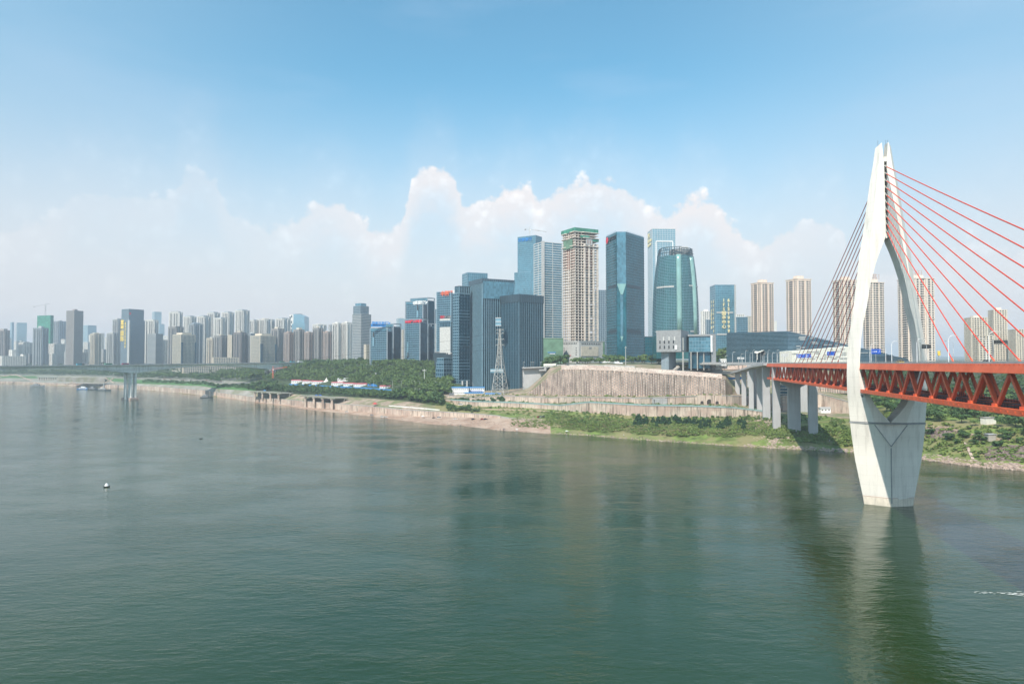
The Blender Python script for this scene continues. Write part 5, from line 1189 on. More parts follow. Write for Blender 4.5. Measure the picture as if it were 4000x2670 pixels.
# concrete deck on a tall abutment beside the right finned tower
cd = thing('cantilever_terrace', 'concrete terrace on a tall grey abutment right of the dark finned towers', 'terrace', (gx(2090, 890), 890, 27))
A1_, B1_ = PY(2040, 1435, 880), PY(2162, 1430, 880)
part('deck_slab', wedge([A1_ - Vector((0, 0, 1.2)), B1_ - Vector((0, 0, 1.2)), B1_, A1_], (0, 34, 0)), 'deck_concrete', cd)
part('abutment', wedge([PY(2042, 1525, 886), PY(2078, 1525, 886), PY(2108, 1492, 886), PY(2140, 1440, 886), PY(2140, 1434.5, 886), PY(2042, 1438.5, 886)], (0, 30, 0)), 'pier_concrete', cd)
bx = part('box_beam', wedge([PY(2106, 1448, 878), PY(2134, 1448, 878), PY(2134, 1433, 878), PY(2126, 1433, 878), PY(2126, 1441, 878), PY(2106, 1443, 878)], (0, 5, 0)), 'deck_concrete', cd)
part('bracket', MB().bar(PY(2041, 1437, 882), PY(2047, 1432, 882), 1, 1), 'deck_concrete', cd)
part('site_hut', wedge([PY(2124, 1429.5, 884), PY(2172, 1428, 884), PY(2172, 1419, 884), PY(2124, 1420, 884)], (0, 6, 0)), 'canopy_white', cd)
for u in (2046, 2075, 2083, 2112): part('parasol_frame', MB().bar(PY(u, 1434, 882), PY(u, 1413, 882), .2).bar(PY(u - 3, 1413, 882), PY(u + 5, 1413, 882), .5, .3), 'steel', cd)
# ------------------------------------------------------------ dark finned towers
ZB = 25
def fintower(nm, ul, uc, ur, vt, Y, label, ratio, sty='fin', top=(18, 'fin_dark'), phi=None):
    poly = solve(ul, uc, ur, Y, ratio, phi, 1300); cx, cy = gbase(poly, Y); t = thing(nm, label, 'building', (cx, cy, ZB)); z1 = zat(vt, Y)
    tower_geo(t, poly, ZB - 2, z1, sty, roof=False); part('parapet_band', MB().prism(offs(poly, .9), z1 - top[0], z1 + .4), top[1], t); return t, poly, z1
t6, p6, z6 = fintower('finned_tower', 1833, 1884, 2007, 1088, 925, 'tall dark tower of vertical fins, the left one of the pair behind the lattice pylon', .9, 'fin', (5.5, 'fin_dark'))
q, e, L = edge(p6, 0, .02, .7); e3 = Vector((e.x, e.y))
zf, zf2 = zat(1165, 925), zat(1120, 925)
g1 = MB(); a = q; b_ = q + e3 * L * .96; g1.bar((a.x, a.y, (zf + zf2) / 2 + 4), (b_.x, b_.y, (zf + zf2) / 2 + 4), 1.2, zf2 - zf + 8); part('mirror_band', g1, 'glass_blue', t6)
t7, p7, z7 = fintower('finned_tower', 1957, 2027, 2121, 1149, 905, 'shorter dark finned tower with a black parapet, right of the lattice pylon', .85, 'fin_d', (10, 'fin_dark'))
# link bridges between them
sk = thing('sky_bridge', 'pale steel link bridge high between the two dark finned towers', 'sky bridge', tuple(PY(1946, 1256, 912)))
part('bridge_box', wedge([PY(1936, 1272, 905), PY(1957, 1271, 905), PY(1957, 1241, 905), PY(1936, 1243, 905)], (0, 9, 0)), 'glass_pale', sk)
for v in (1241, 1256, 1271): part('girder', MB().bar(PY(1935, v, 904.5), PY(1958, v, 904.5), .5, .6), 'sign_white', sk)
sk = thing('sky_bridge', 'lower green roofed link bridge behind the lattice pylon', 'sky bridge', tuple(PY(1940, 1446, 912)))
part('bridge_deck', wedge([PY(1915, 1455, 905), PY(1968, 1455, 905), PY(1968, 1440, 905), PY(1915, 1440, 905)], (0, 9, 0)), 'glass_pale', sk); part('girder', MB().bar(PY(1915, 1447, 904.5), PY(1968, 1446, 904.5), .5, .8), 'sign_white', sk)
# towers behind / left of them
tower('blue_glass_tower', 1805, 1826, 1904, 1066, 1010, 58, 'curtain', 'blue glass tower top rising just behind the left dark finned tower', ratio=.8)
t5, p5, z5_ = tower('windowed_tower', 1769, 1791, 1836, 1146, 935, ZB, 'dcurtain', 'blue grey tower with a dark window grid stepping up left of the finned towers', ratio=.7)
p5b = subpoly(p5, .0, 1.0, -.0, .7); tower_geo(t5, subpoly(p5, .06, 1.02, .02, .75), z5_ - 3, zat(1119, 935), 'fin', core_name='upper_glazing')
part('entrance_column', MB().box((*edge(p5, 0, .3, 1.2)[0], ZB + 6), 1, 1, 8), 'pale_grey', t5); part('entrance_column', MB().box((*edge(p5, 0, .7, 1.2)[0], ZB + 6), 1, 1, 8), 'pale_grey', t5)
gw = MB(); 
for i in range(26):
    z = zat(1480, 935) + i * (z5_ - zat(1480, 935)) / 26
    for k in range(4): q, e, L = edge(p5, 0, .08 + k * .23, .5); gw.bar((q.x, q.y, z + 2.2), (q.x + e.x * L * .19, q.y + e.y * L * .19, z + 2.2), .3, 2.9)
part('dark_window_grid', gw, 'glass_navy', t5, True)
fx = MB(); 
for i in range(5): x = p5[3][0] + i * 1.6; fx.bar((gx(1769, 960) + i * 1.7, 962 - i * 4, z5_ + 1), (gx(1769, 960) + i * 1.7, 962 - i * 4, z5_ + 7), 1.1, .8)
part('roof_fins', fx, 'sign_white', t5)
t, poly, z1 = tower('stepped_block', 1707, 1733, 1770, 1400, 960, 34, 'dcurtain', 'low stepped blue grey block with window ribbons at the foot of the windowed tower', ratio=.8)
tower_geo(t, subpoly(poly, -.06, 1.0, -.1, 1.0), 40, zat(1418, 960), 'dcurtain'); tower_geo(t, subpoly(poly, -.12, 1.0, -.18, 1.0), 44, zat(1440, 960), 'dcurtain')
for x in (.1, .5, .9): q, e, L = edge(poly, 0, x, -2); part('pilotis', MB().box((q.x, q.y, 36), .8, .8, 12), 'pale_grey', t)
# orange lettered tower
t, poly, z1 = tower('lettered_tower', 1707, 1761, 1778, 1139, 1180, 58, 'dcurtain', 'blue grey tower with orange Chinese letters at the top', ratio=2.4)
facetext(t, poly, 3, '中国平安', 9.0, 1152, 'sign_orange', 1180, .28, bold=.35)
fr = MB()
for f_, ts in ((3, (0, 1)), (0, (0, 1))):
    for x in ts: q, e, L = edge(poly, f_, x, .3); fr.box((q.x, q.y, (58 + z1) / 2), .9, .9, (z1 - 58) / 2 + 1.2)
part('edge_frame', fr, 'fin_metal', t)
t, poly, z1 = tower('white_finned_block', 1719, 1760, 1775, 1262, 1120, 52, 'fin', 'shorter office block with white vertical fins and a dark name band', ratio=2.2)
wf = MB()
for i in range(15): q, e, L = edge(poly, 3, .03 + i * .067, .6); wf.box((q.x, q.y, (52 + z1) / 2 - 3), .75, .75, (z1 - 52) / 2 - 3)
part('white_fins', wf, 'fin_white', t, True)
q, e, L = edge(poly, 3, 0, .7); hb = part('name_band', MB().bar((q.x, q.y, zat(1237, 1120)), (q.x + e.x * L, q.y + e.y * L, zat(1237, 1120)), 1.2, zat(1231, 1120) - zat(1243, 1120)), 'fin_dark', t)
part('white_band', MB().bar((q.x, q.y, zat(1247, 1120)), (q.x + e.x * L, q.y + e.y * L, zat(1247, 1120)), 1.3, 3), 'fin_white', t)
facetext(t, poly, 3, '招商', 4.6, 1241, 'sign_red', 1120, .08, out=1.5, bold=.2); facetext(t, poly, 3, '银行大厦', 4.2, 1241, 'mid_grey', 1120, .36, out=1.5, bold=.15)
# twin-slab office blocks with frames
def slab_office(ul, uc, ur, vt, Y, zb, label, ratio, letter=None, slots=(), topgap=True, root=None, nm='office_block'):
    poly = solve(ul, uc, ur, Y, ratio, None, 1320); cx, cy = gbase(poly, Y); z1 = zat(vt, Y)
    t = root or thing(nm, label, 'building', (cx, cy, zb)); tower_geo(t, poly, zb - 2, z1 - 5.5, 'dcurtain', roof=False)
    fr = MB()
    for i in range(4): e = Vector(poly[i]); fr.box((e.x, e.y, (zb + z1) / 2), 1.1, 1.1, (z1 - zb) / 2, .2)
    for i in range(4): a, b_ = Vector(poly[i]), Vector(poly[(i + 1) % 4]); fr.bar((a.x, a.y, z1 - .4), (b_.x, b_.y, z1 - .4), 1.6, 1.2)
    part('frame', fr, 'blue_grey', t)
    q, e, L = edge(poly, 0, .06, .15); q2 = q + Vector((e.x, e.y)) * L * .88; part('shaded_side_glazing', MB().bar((q.x, q.y, (zb + z1) / 2 - 3), (q2.x, q2.y, (zb + z1) / 2 - 3), .8, z1 - zb - 10), 'glass_navy', t)  # navy sheet on the right face: its shade put into the glass colour
    q, e, L = edge(poly, 3, .03, .2); q2 = q + Vector((e.x, e.y)) * L * .94; part('top_screen', MB().bar((q.x, q.y, z1 - 3.4), (q2.x, q2.y, z1 - 3.4), .5, 4.4), 'glass_blue', t)
    for (x, va, vb, vo) in slots:
        q, e, L = edge(poly, 3, x, .9); h = zat(va, Y) - zat(vb, Y)
        so = part('slot_frame', MB().bar((q.x, q.y, zat((va + vb) / 2, Y)), (q.x + e.x * L * .1, q.y + e.y * L * .1, zat((va + vb) / 2, Y)), .8, h), 'glass_pale', t)
        part('slot_shade_panel', MB().bar((q.x + .4, q.y - .5, zat(vo, Y)), (q.x + e.x * L * .09, q.y + e.y * L * .09 - .5, zat(vo, Y)), .3, 9), 'steel_dark', so)  # solid dark bar painted as the shaded gap within the slot
    return t, poly, z1
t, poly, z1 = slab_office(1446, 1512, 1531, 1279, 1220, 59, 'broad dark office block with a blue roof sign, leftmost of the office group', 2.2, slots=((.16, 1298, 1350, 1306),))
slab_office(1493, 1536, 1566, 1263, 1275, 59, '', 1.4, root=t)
p = PY(1453, 1266, 1218); rs = part('sign_frame', MB().bar(PY(1449, 1270, 1219), PY(1507, 1270, 1219), .8, 5).bar(PY(1452, 1262, 1219), PY(1505, 1262, 1219), .3, .3), 'sign_sky', t)
sign_text('国家开发银行', Vector((p.x, 1217, p.z)), Vector((1, 0, 0)), 5.6, 'sign_sky', rs, .3, bold=.22)
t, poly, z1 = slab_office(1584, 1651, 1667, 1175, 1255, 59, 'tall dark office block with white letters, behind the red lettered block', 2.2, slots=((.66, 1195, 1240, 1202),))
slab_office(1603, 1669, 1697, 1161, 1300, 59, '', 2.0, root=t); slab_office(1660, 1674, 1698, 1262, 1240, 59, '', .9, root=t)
facetext(t, poly, 3, '华夏银行', 6.6, 1185.5, 'sign_white', 1255, .56, bold=.3); facetext(t, poly, 3, 'HUAXIA BANK', 2.0, 1188, 'sign_white', 1255, .57, bold=.06)
q, e, L = edge(poly, 3, .44, 1.0); em = MB(); 
for r0, r1, a0, a1 in ((1.6, 3.1, .6, 5.9), (0, 1.1, 0, 6.28)):
    ps = [(r1 * math.cos(x), r1 * math.sin(x)) for x in np.linspace(a0, a1, 14)] + ([(r0 * math.cos(x), r0 * math.sin(x)) for x in np.linspace(a1, a0, 14)] if r0 else [])
    em.add([(q.x + e.x * (x + 3), q.y + e.y * (x + 3), zat(1182.5, 1255) + y) for x, y in ps], [tuple(range(len(ps)))] if not r0 else [(i, i + 1, 26 - i, 27 - i) for i in range(13)])
part('emblem', em, 'sign_white', t)
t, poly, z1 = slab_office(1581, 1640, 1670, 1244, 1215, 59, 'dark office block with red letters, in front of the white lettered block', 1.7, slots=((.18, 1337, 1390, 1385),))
facetext(t, poly, 3, 'NCI新华人寿保险', 5.2, 1258, 'sign_red', 1215, .05, bold=.35)
t, poly, z1 = blockthing('office_podium', 1421, 1426, 1537, 1431, 1190, 54, 'fin_dark', 'low dark podium slab with pale ribs under the leftmost office block', .3, 4)
for i in range(9): q, e, L = edge(poly, 0, .06 + i * .1, .5); part('pilaster', MB().box((q.x, q.y, 57.5), .7, .5, 3.2), 'pale_grey', t)
t, poly, z1 = blockthing('office_podium', 1534, 1540, 1645, 1422, 1185, 54, 'fin_dark', 'low dark podium slab with green letters under the red lettered block', .3, 4)
facetext(t, poly, 0, '国恩养老', 3.8, 1430, 'sign_green', 1185, .06, out=1.0, bold=.3); q, e, L = edge(poly, 0, 0, .8); part('white_fascia', MB().bar((q.x, q.y, zat(1432.5, 1185)), (q.x + e.x * L * .7, q.y + e.y * L * .7, zat(1432.5, 1185)), .8, 1.0), 'sign_white', t)
t = thing('white_canopy', 'white angular canopy roof on the podium under the red lettered block', 'canopy', tuple(PY(1585, 1418, 1190)))
part('canopy_shell', wedge([PY(1572, 1420, 1182), PY(1598, 1420, 1182), PY(1590, 1412, 1182), PY(1573, 1408, 1182)], (0, 12, 0)), 'sign_white', t)
t = thing('white_screen', 'small white square screen on the office podium right of the white canopy', 'screen', tuple(PY(1620, 1418, 1190))); part('panel', wedge([PY(1616, 1418, 1182), PY(1626, 1418, 1182), PY(1626, 1408, 1182), PY(1616, 1408, 1182)], (0, 1, 0)), 'sign_white', t); part('post', MB().bar(PY(1621, 1424, 1182.6), PY(1621, 1418, 1182.6), .5), 'steel', t)
t, poly, z1 = blockthing('dark_hall', 1685, 1700, 1770, 1379, 1080, 50, 'fin_dark', 'low dark glass hall between the office blocks and the stepped block', .8, 8)
part('roof_house', MB().prism(subpoly(poly, .1, .7, .2, .8), z1 + .9, zat(1371, 1080)), 'mid_grey', t); facetext(t, poly, 0, '江北嘴', 3, 1383, 'sign_white', 1080, .6, bold=.2)
# ------------------------------------------------------------ left city
CITY = [
 (-12,14,38,1290,2500,42,'res_b','brown_block','brown grey apartment tower cut by the left edge of the picture',(7,'taupe',.6)),
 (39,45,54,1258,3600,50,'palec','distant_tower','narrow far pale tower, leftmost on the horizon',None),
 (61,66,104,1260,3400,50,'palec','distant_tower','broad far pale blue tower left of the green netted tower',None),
 (144,196,208,1232,2650,45,'net','netted_tower','green netted tower under construction with a crane on top',None),
 (128,160,189,1281,2480,40,'res_bg','stepped_tower','stepped blue grey tower in front of the green netted tower',(8,'pale_grey',.35)),
 (208,226,259,1254,3200,50,'res_bg','pale_tower','pale twin-ribbed tower between the green netted and the dark brown tower',(6,'pale_grey',.3)),
 (258,288,324,1213,2450,40,'brown_o','dark_brown_tower','tall dark brown tower with a paler central notch',(7,'brown_tile',.3)),
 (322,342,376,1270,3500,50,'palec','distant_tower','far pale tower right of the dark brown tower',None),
 (352,366,395,1303,2420,38,'res_c','slim_tower','slim yellowish tower left of its greyer twin',(4,'cream',.6)),
 (416,440,460,1301,2420,38,'res_g','slim_tower','slim grey twin tower just left of the ribbed grey tower',(4,'pale_grey',.5)),
 (439,456,484,1247,2560,40,'res_g','ribbed_tower','ribbed grey tower behind the yellow lettered tower',(5,'pale_grey',.6)),
 (565,598,618,1250,2450,38,'res_w','white_tower','white gridded tower right of the yellow lettered tower',(3,'pale_grey',.7)),
 (576,608,636,1304,2250,36,'grey_o','grey_office','plain grey office block in front of the white gridded tower',(3,'mid_grey',.4)),
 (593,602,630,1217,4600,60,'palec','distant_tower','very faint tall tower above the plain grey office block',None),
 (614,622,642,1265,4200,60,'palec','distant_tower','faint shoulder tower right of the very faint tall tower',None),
 (659,696,712,1219,2500,38,'res_w','white_tower','tall white tower above the dark step-topped block',(4,'mid_grey',.7)),
 (656,684,717,1276,2200,36,'res_t','dark_apartment_block','dark grey apartment block right of the plain grey office',(3,'taupe',.5)),
 (715,742,766,1236,2450,38,'res_w','white_tower','white tower, the second to the right of the tall white one',(4,'blue_grey',.7)),
 (737,755,792,1265,2150,36,'res_bg','blue_grey_block','blue grey balcony block with a dark right side',(5,'blue_grey',.6)),
 (770,794,822,1235,2400,38,'res_w','white_tower','white tower above the blue grey balcony block',(4,'blue_grey',.7)),
 (809,833,858,1221,2520,38,'res_w','white_tower','white tower behind and right of the white and blue grey pair',(4,'blue_grey',.7)),
 (836,862,887,1242,2350,38,'res_w','white_tower','shorter white tower between two taller white towers',(3,'blue_grey',.7)),
 (865,890,914,1220,2520,38,'res_w','white_tower','white tower just left of the tallest broad white tower',(4,'blue_grey',.7)),
 (918,945,974,1212,2350,38,'res_w','white_tower','tallest broad white tower of the white row',(4,'blue_grey',.7)),
 (974,990,1006,1250,2480,38,'res_w','white_tower','low white tower right of the tallest broad white one',(3,'blue_grey',.7)),
 (1000,1032,1072,1246,2480,38,'res_w','white_tower','broad white slab behind the brown terrace-topped blocks',(4,'cream',.4)),
 (1076,1102,1134,1244,2480,38,'res_w','white_tower','white tower left of the sloped blue glass block',(4,'blue_grey',.7)),
 (807,828,836,1321,2000,34,'res_c','cream_block','low cream block with a blank sunlit side, far left of the cream row',None),
 (836,860,889,1310,1980,34,'res_t','balcony_block','grey brown balcony block with rooftop shrubs right of the low cream block',(4,'cream',.5)),
 (889,905,913,1309,1970,34,'res_c','cream_block','narrow cream block with a blank white side wall',None),
 (913,938,962,1298,1960,34,'res_b','balcony_block','brown balcony block right of the narrow cream block',(5,'cream',.5)),
 (962,978,994,1303,1980,34,'res_bg','balcony_block','pale grey balcony block left of the twin cream office',None),
 (1059,1084,1110,1284,1950,34,'res_t','balcony_block','tall grey balcony block right of the twin cream office',(6,'cream',.5)),
 (1109,1126,1147,1298,1900,34,'res_r','balcony_block','rose brown balcony block, first of the brown row',(3,'rose_tile',.5)),
 (1146,1166,1190,1287,1900,34,'res_t','balcony_block','grey balcony block with a cream roof house, second of the brown row',(6,'cream',.5)),
 (1189,1204,1222,1298,1900,34,'res_r','balcony_block','rose brown balcony block, third of the brown row',(3,'rose_tile',.5)),
 (1221,1240,1263,1281,1900,34,'res_t','balcony_block','grey balcony block with a tall cream roof house, fourth of the brown row',(6,'cream',.5)),
 (1262,1278,1297,1296,1900,34,'res_r','balcony_block','rose brown balcony block, last of the brown row',(3,'rose_tile',.5)),
 (1221,1240,1275,1266,2350,40,'res_w','white_tower','white roof line peeping behind the last brown blocks',(3,'white_paint',.5)),
 (1298,1318,1337,1262,2050,40,'res_w','white_twin_tower','left one of the white twin towers beside the tall stepped grey tower',(4,'white_paint',.5)),
 (1336,1354,1375,1260,2050,40,'res_w','white_twin_tower','right one of the white twin towers beside the tall stepped grey tower',(4,'white_paint',.5)),
 (1283,1290,1300,1268,2600,40,'res_g','distant_tower','faint block left of the white twin towers',None),
 (1548,1556,1580,1243,2600,58,'palec','distant_tower','faint pale tower in the gap between the office blocks',(4,'pale_grey',.6)),
 (1566,1572,1582,1288,2100,58,'res_c','slim_tower','narrow cream tower in the gap left of the red lettered block',None),
 (1694,1699,1710,1265,2000,58,'res_w','slim_tower','narrow white tower in the gap left of the orange lettered tower',None),
 (1694,1698,1708,1208,2300,58,'slate','slim_tower','narrow blue slab left of the orange lettered tower',None),
]
for (ul, uc, ur, vt, Y, zb, sty, nm, lb, rf) in CITY:
    t, poly, z1 = tower(nm, ul, uc, ur, vt, Y, zb - 10, sty, lb, ratio=1.1, rooff=rf)
    if sty.startswith('res') and (ur - ul) > 25:
        bt = STY[sty][1]
        for (x0, x1) in ((.12, .34), (.62, .86)):
            part('bay', MB().prism(subpoly(poly, x0, x1, -.07, .1), zb - 10, z1 - 1.5), bt, t)
        b2 = MB(); 
        for (x0, x1) in ((.16, .30), (.66, .82)):
            q0, e, L = edge(poly, 0, x0, .3); D_ = (Vector(poly[3]) - Vector(poly[0])).length * .07; nr = Vector((e.y, -e.x)); q0 = q0 + nr * D_
            z = zb
            while z < z1 - 4: b2.bar((q0.x, q0.y, z), (q0.x + e.x * L * (x1 - x0), q0.y + e.y * L * (x1 - x0), z), .5, 1.4); z += 3.1
        part('bay_windows', b2, 'glass_room', t, True)
        gs = MB()
        for x_ in (.2, .55, .8):
            q0, e, L = edge(poly, 3, x_, .55); gs.bar((q0.x, q0.y, (zb + z1) / 2 - 2), (q0.x + e.x * L * .1, q0.y + e.y * L * .1, (zb + z1) / 2 - 2), .5, z1 - zb - 6)
        part('recessed_window_strips', gs, 'glass_room', t, True)
        mm = MB(); cxx, cyy = gbase(poly, 0)
        for _ in range(3): mm.box((cxx + rnd.uniform(-6, 6), cyy + rnd.uniform(-5, 5), z1 + 2.5), rnd.uniform(1, 2.5), rnd.uniform(1, 2.5), rnd.uniform(1, 3))
        part('roof_tanks', mm, 'pale_grey', t, True)
        if sty == 'res_w': 
            sp_ = subpoly(poly, .40, .56, -.02, .06); part('recess_shade_strip', MB().prism(sp_, zb, z1 - 2), 'blue_grey', t)  # darker strip on the face paints a recess's shade; nothing is set back
    if nm == 'netted_tower':
        c = thing('tower_crane', 'tower crane above the green netted tower at far left', 'crane', (*gbase(poly, 0), z1)); crane_parts(c, *gbase(poly, 0), z1, 44, 60, 20, (1, -.3, 0), 2, 'mid_grey', 3.0)
# yellow lettered tower
t, poly, z1 = tower('yellow_lettered_tower', 472, 503, 565, 1250, 2250, 34, 'slate', 'blue grey tower with yellow vertical letters on its left side', ratio=.7)
tower_geo(t, subpoly(poly, .0, .95, .05, .95), z1, zat(1207, 2250), 'slate', core_name='upper_glazing')
part('light_pier', MB().box((*poly[0], (34 + z1) / 2), 3, 3, (z1 - 34) / 2), 'pale_grey', t)
for k, tx in ((.18, '富豪国际'), (.58, '67715555')):
    facetext(t, poly, 3, tx, 18 if k < .5 else 11, 1266, 'sign_yellow', 2250, k, True, bold=.5)
tq = subpoly(poly, .03, .12, -.004, .02); part('red_logo', MB().prism(tq, zat(1228, 2250), zat(1220, 2250)), 'sign_red', t)
# cream twin-slab offices with a dark glass strip
def cream_office(ul, uc, ur, vt, Y, label, l2, r2):
    t, poly, z1 = tower('cream_office', ul, uc, ur, vt, Y, 30, 'cream_o', label, ratio=.8)
    for (x0, x1, y0, y1) in ((.0, .12, -.1, .05), (.94, 1.04, -.06, .9)):
        part('glass_strip', MB().prism(subpoly(poly, x0, x1, y0, y1), 28, z1 - 22), 'glass_dark', t)
    part('roof_house', MB().prism(subpoly(poly, .15, .8, .1, .8), z1 + 1.3, z1 + 7), 'cream', t); return t
cream_office(674, 706, 763, 1307, 2000, 'cream office tower with a dark glass strip, left of two alike', 0, 0)
cream_office(979, 1016, 1077, 1311, 1900, 'cream office tower with a dark glass strip, right of two alike', 0, 0)
t, poly, z1 = tower('cream_mall', 712, 716, 946, 1431, 1800, 24, 'cream_o', 'long cream shopping block seen under the concrete bridge', ratio=.2)
tower_geo(t, subpoly(poly, .5, .94, .02, .9), z1 - .5, zat(1397, 1800), 'cream_o', core_name='upper_glazing')
t, poly, z1 = tower('cream_mall', 975, 978, 1030, 1440, 1760, 24, 'cream_o', 'short cream shopping block seen under the second bridge pier', ratio=.3)
# stepped grey tower
t, poly, z1 = tower('stepped_grey_tower', 1376, 1410, 1449, 1227, 1700, 56, 'grey_o', 'tall grey tower stepping in towards its glass top, left of the office group', ratio=.9)
tower_geo(t, subpoly(poly, .0, .85, .1, .9), z1, zat(1195, 1700), 'slate', core_name='upper_glazing'); tower_geo(t, subpoly(poly, .15, .68, .2, .85), zat(1195, 1700), zat(1184, 1700), 'curtain', core_name='top_glazing')
t, poly, z1 = tower('cream_block', 1422, 1430, 1443, 1347, 1400, 58, 'res_c', 'small cream block at the foot of the stepped grey tower', ratio=.8)
# sloped blue glass block
sg = thing('sloped_glass_block', 'pale blue glass block with a sloping roof behind the brown row', 'building', tuple(PY(1160, 1330, 2700)))
def wp(u, v): return PY(u, v, 2650)
part('glazing', wedge([wp(1146, 1340), wp(1189, 1340), wp(1189, 1235), wp(1174, 1227), wp(1146, 1226)], (0, 60, 0)), 'glass_pale', sg); part('white_wing', wedge([wp(1130, 1340), wp(1146, 1340), wp(1146, 1229), wp(1130, 1229)], (0, 50, 0)), 'white_paint', sg)
part('low_wing', wedge([wp(1150, 1340), wp(1201, 1340), wp(1201, 1267), wp(1172, 1257), wp(1150, 1267)], (0, -30, 0)), 'glass_pale', sg); part('roof_box', wedge([wp(1153, 1226), wp(1174, 1226), wp(1174, 1225), wp(1153, 1225)], (0, 30, 0)), 'mid_grey', sg)
sgw = MB()
for i in range(24):
    for k in range(2):
        if rnd.random() < .6: q = PY(1133 + k * 6, 1334 - i * 4.4, 2649.4); sgw.box((q.x, q.y, q.z), 2.2, .4, 1.6)
part('dark_windows', sgw, 'glass_room', sg, True)
# hazy mid-rise rows filling the city
MIDL = ['pale low block among the hazy rooftops left of the dark brown tower', 'pale low block in the hazy rows behind the slim towers', 'pale low block in the hazy rows above the left bridge', 'pale low block behind the white towers']
def midrise(n, u0, u1, Y0, Y1, v0, v1, gi, zb=28, stys=('res_w', 'res_g', 'res_w', 'res_bg')):
    for k in range(n):
        u = u0 + (u1 - u0) * (k + rnd.random() * .8) / n; w = rnd.uniform(14, 34); Y = rnd.uniform(Y0, Y1); vt = rnd.uniform(v0, v1)
        tower('mid_rise_block', u, u + w * rnd.uniform(.25, .75), u + w, vt, Y, zb, rnd.choice(stys), MIDL[gi], ratio=1.0, group=['low blocks at far left', 'low blocks behind the slim towers', 'low blocks above the left bridge', 'low blocks behind the white towers'][gi])
midrise(16, -20, 330, 2650, 3100, 1320, 1362, 0); midrise(9, 310, 560, 2700, 3300, 1300, 1350, 1); midrise(12, 540, 1000, 2750, 3300, 1285, 1330, 3); midrise(10, 30, 330, 2480, 2600, 1362, 1385, 0); midrise(10, 300, 700, 2550, 2700, 1352, 1385, 1)
t, poly, z1 = tower('white_mid_rise', 0, 8, 101, 1391, 2450, 26, 'res_w', 'long white mid-rise block above the quay at the left edge', ratio=.4)
t, poly, z1 = tower('white_mid_rise', 73, 90, 128, 1338, 2560, 40, 'res_w', 'white mid-rise block left of the stepped blue grey tower', ratio=.8, rooff=(4, 'mid_grey', .5))
t, poly, z1 = tower('white_mid_rise', 189, 222, 255, 1343, 2560, 40, 'res_w', 'white mid-rise block left of the dark brown tower', ratio=.8, rooff=(4, 'mid_grey', .5))
t, poly, z1 = tower('white_mid_rise', 636, 645, 658, 1328, 2500, 40, 'res_w', 'small white building between the plain grey office and dark block', ratio=.8)
# ------------------------------------------------------------ helpers for standing things on the ground under a pixel
def hit(u, v, dz=0.0):
    d = ray(u, v); p = profc(u); Y = p[0][0]
    while Y < 6000:
        t = Y / d.y
        if CH + d.z * t <= float(np.interp(Y, p[:, 0], p[:, 1])): break
        Y += 0.5
    return Vector((gx(u, Y), Y, float(np.interp(Y, p[:, 0], p[:, 1])) + dz))
# ------------------------------------------------------------ lattice pylon
lp = thing('lattice_pylon', 'tall grey lattice power pylon in front of the dark finned towers', 'pylon', (gx(1953, 840), 840, 25))
lc = Vector((gx(1953, 840), 840)); zb0 = zat(1541, 840); zt0 = zat(1284, 840); Hh = zt0 - zb0
def lw(t): return float(np.interp(t, [0, .55, .72, 1], [9.2, 3.3, 2.2, .5]))
def corner(t, i): w = lw(t); a = R(45 * 0 + 22) + i * math.pi / 2; return Vector((lc.x + math.cos(a) * w * 1.25, lc.y + math.sin(a) * w * 1.25, zb0 + Hh * t))
ts = [0, .09, .20, .31, .42, .52, .60, .67, .74, .80, .86, .92, 1]
for i in range(4): m_ = MB(); [m_.bar(corner(ts[k], i), corner(ts[k + 1], i), .62) for k in range(len(ts) - 1)]; part('leg', m_, 'steel', lp)
lb_ = MB()
for k in range(len(ts) - 1):
    for i in range(4):
        j = (i + 1) % 4; lb_.bar(corner(ts[k], i), corner(ts[k + 1], j), .36); lb_.bar(corner(ts[k], j), corner(ts[k + 1], i), .36)
        if k in (1, 5, 7, 9): lb_.bar(corner(ts[k], i), corner(ts[k], j), .36)
part('lattice_bracing', lb_, 'steel', lp, True)
for v, w in ((1287, 15), (1300, 15), (1324, 16.5), (1346, 17)):
    z = zat(v, 840); m_ = MB(); hw = w / F * 840
    for s in (-1, 1):
        tip = Vector((lc.x + s * hw, lc.y - s * 2, z + .3))
        for o_ in ((0, -1.6), (0, 1.6)): m_.bar((lc.x, lc.y + o_[1], z - 1.8), tip, .3); m_.bar((lc.x, lc.y + o_[1], z + .4), tip, .26)
        m_.tube([tip, tip - Vector((0, 0, 2.6))], .12, 5)
    part('cross_arm', m_, 'steel', lp)
for k, (v, s) in enumerate(((1290, -1), (1327, -1), (1349, -1))):
    a = Vector((lc.x + s * 4.6, lc.y, zat(v, 840) - 2.5)); b_ = PY(-500, 1415 + k * 25, 760); pts_ = [a.lerp(b_, i / 24) - Vector((0, 0, 4 * (i / 24) * (1 - i / 24) * 24)) for i in range(25)]
    solo('power_line', MB().tube(pts_, .10, 4), 'steel_dark', ['top', 'middle', 'lowest'][k] + ' power line sagging from the lattice pylon across the river to the left', 'power line')
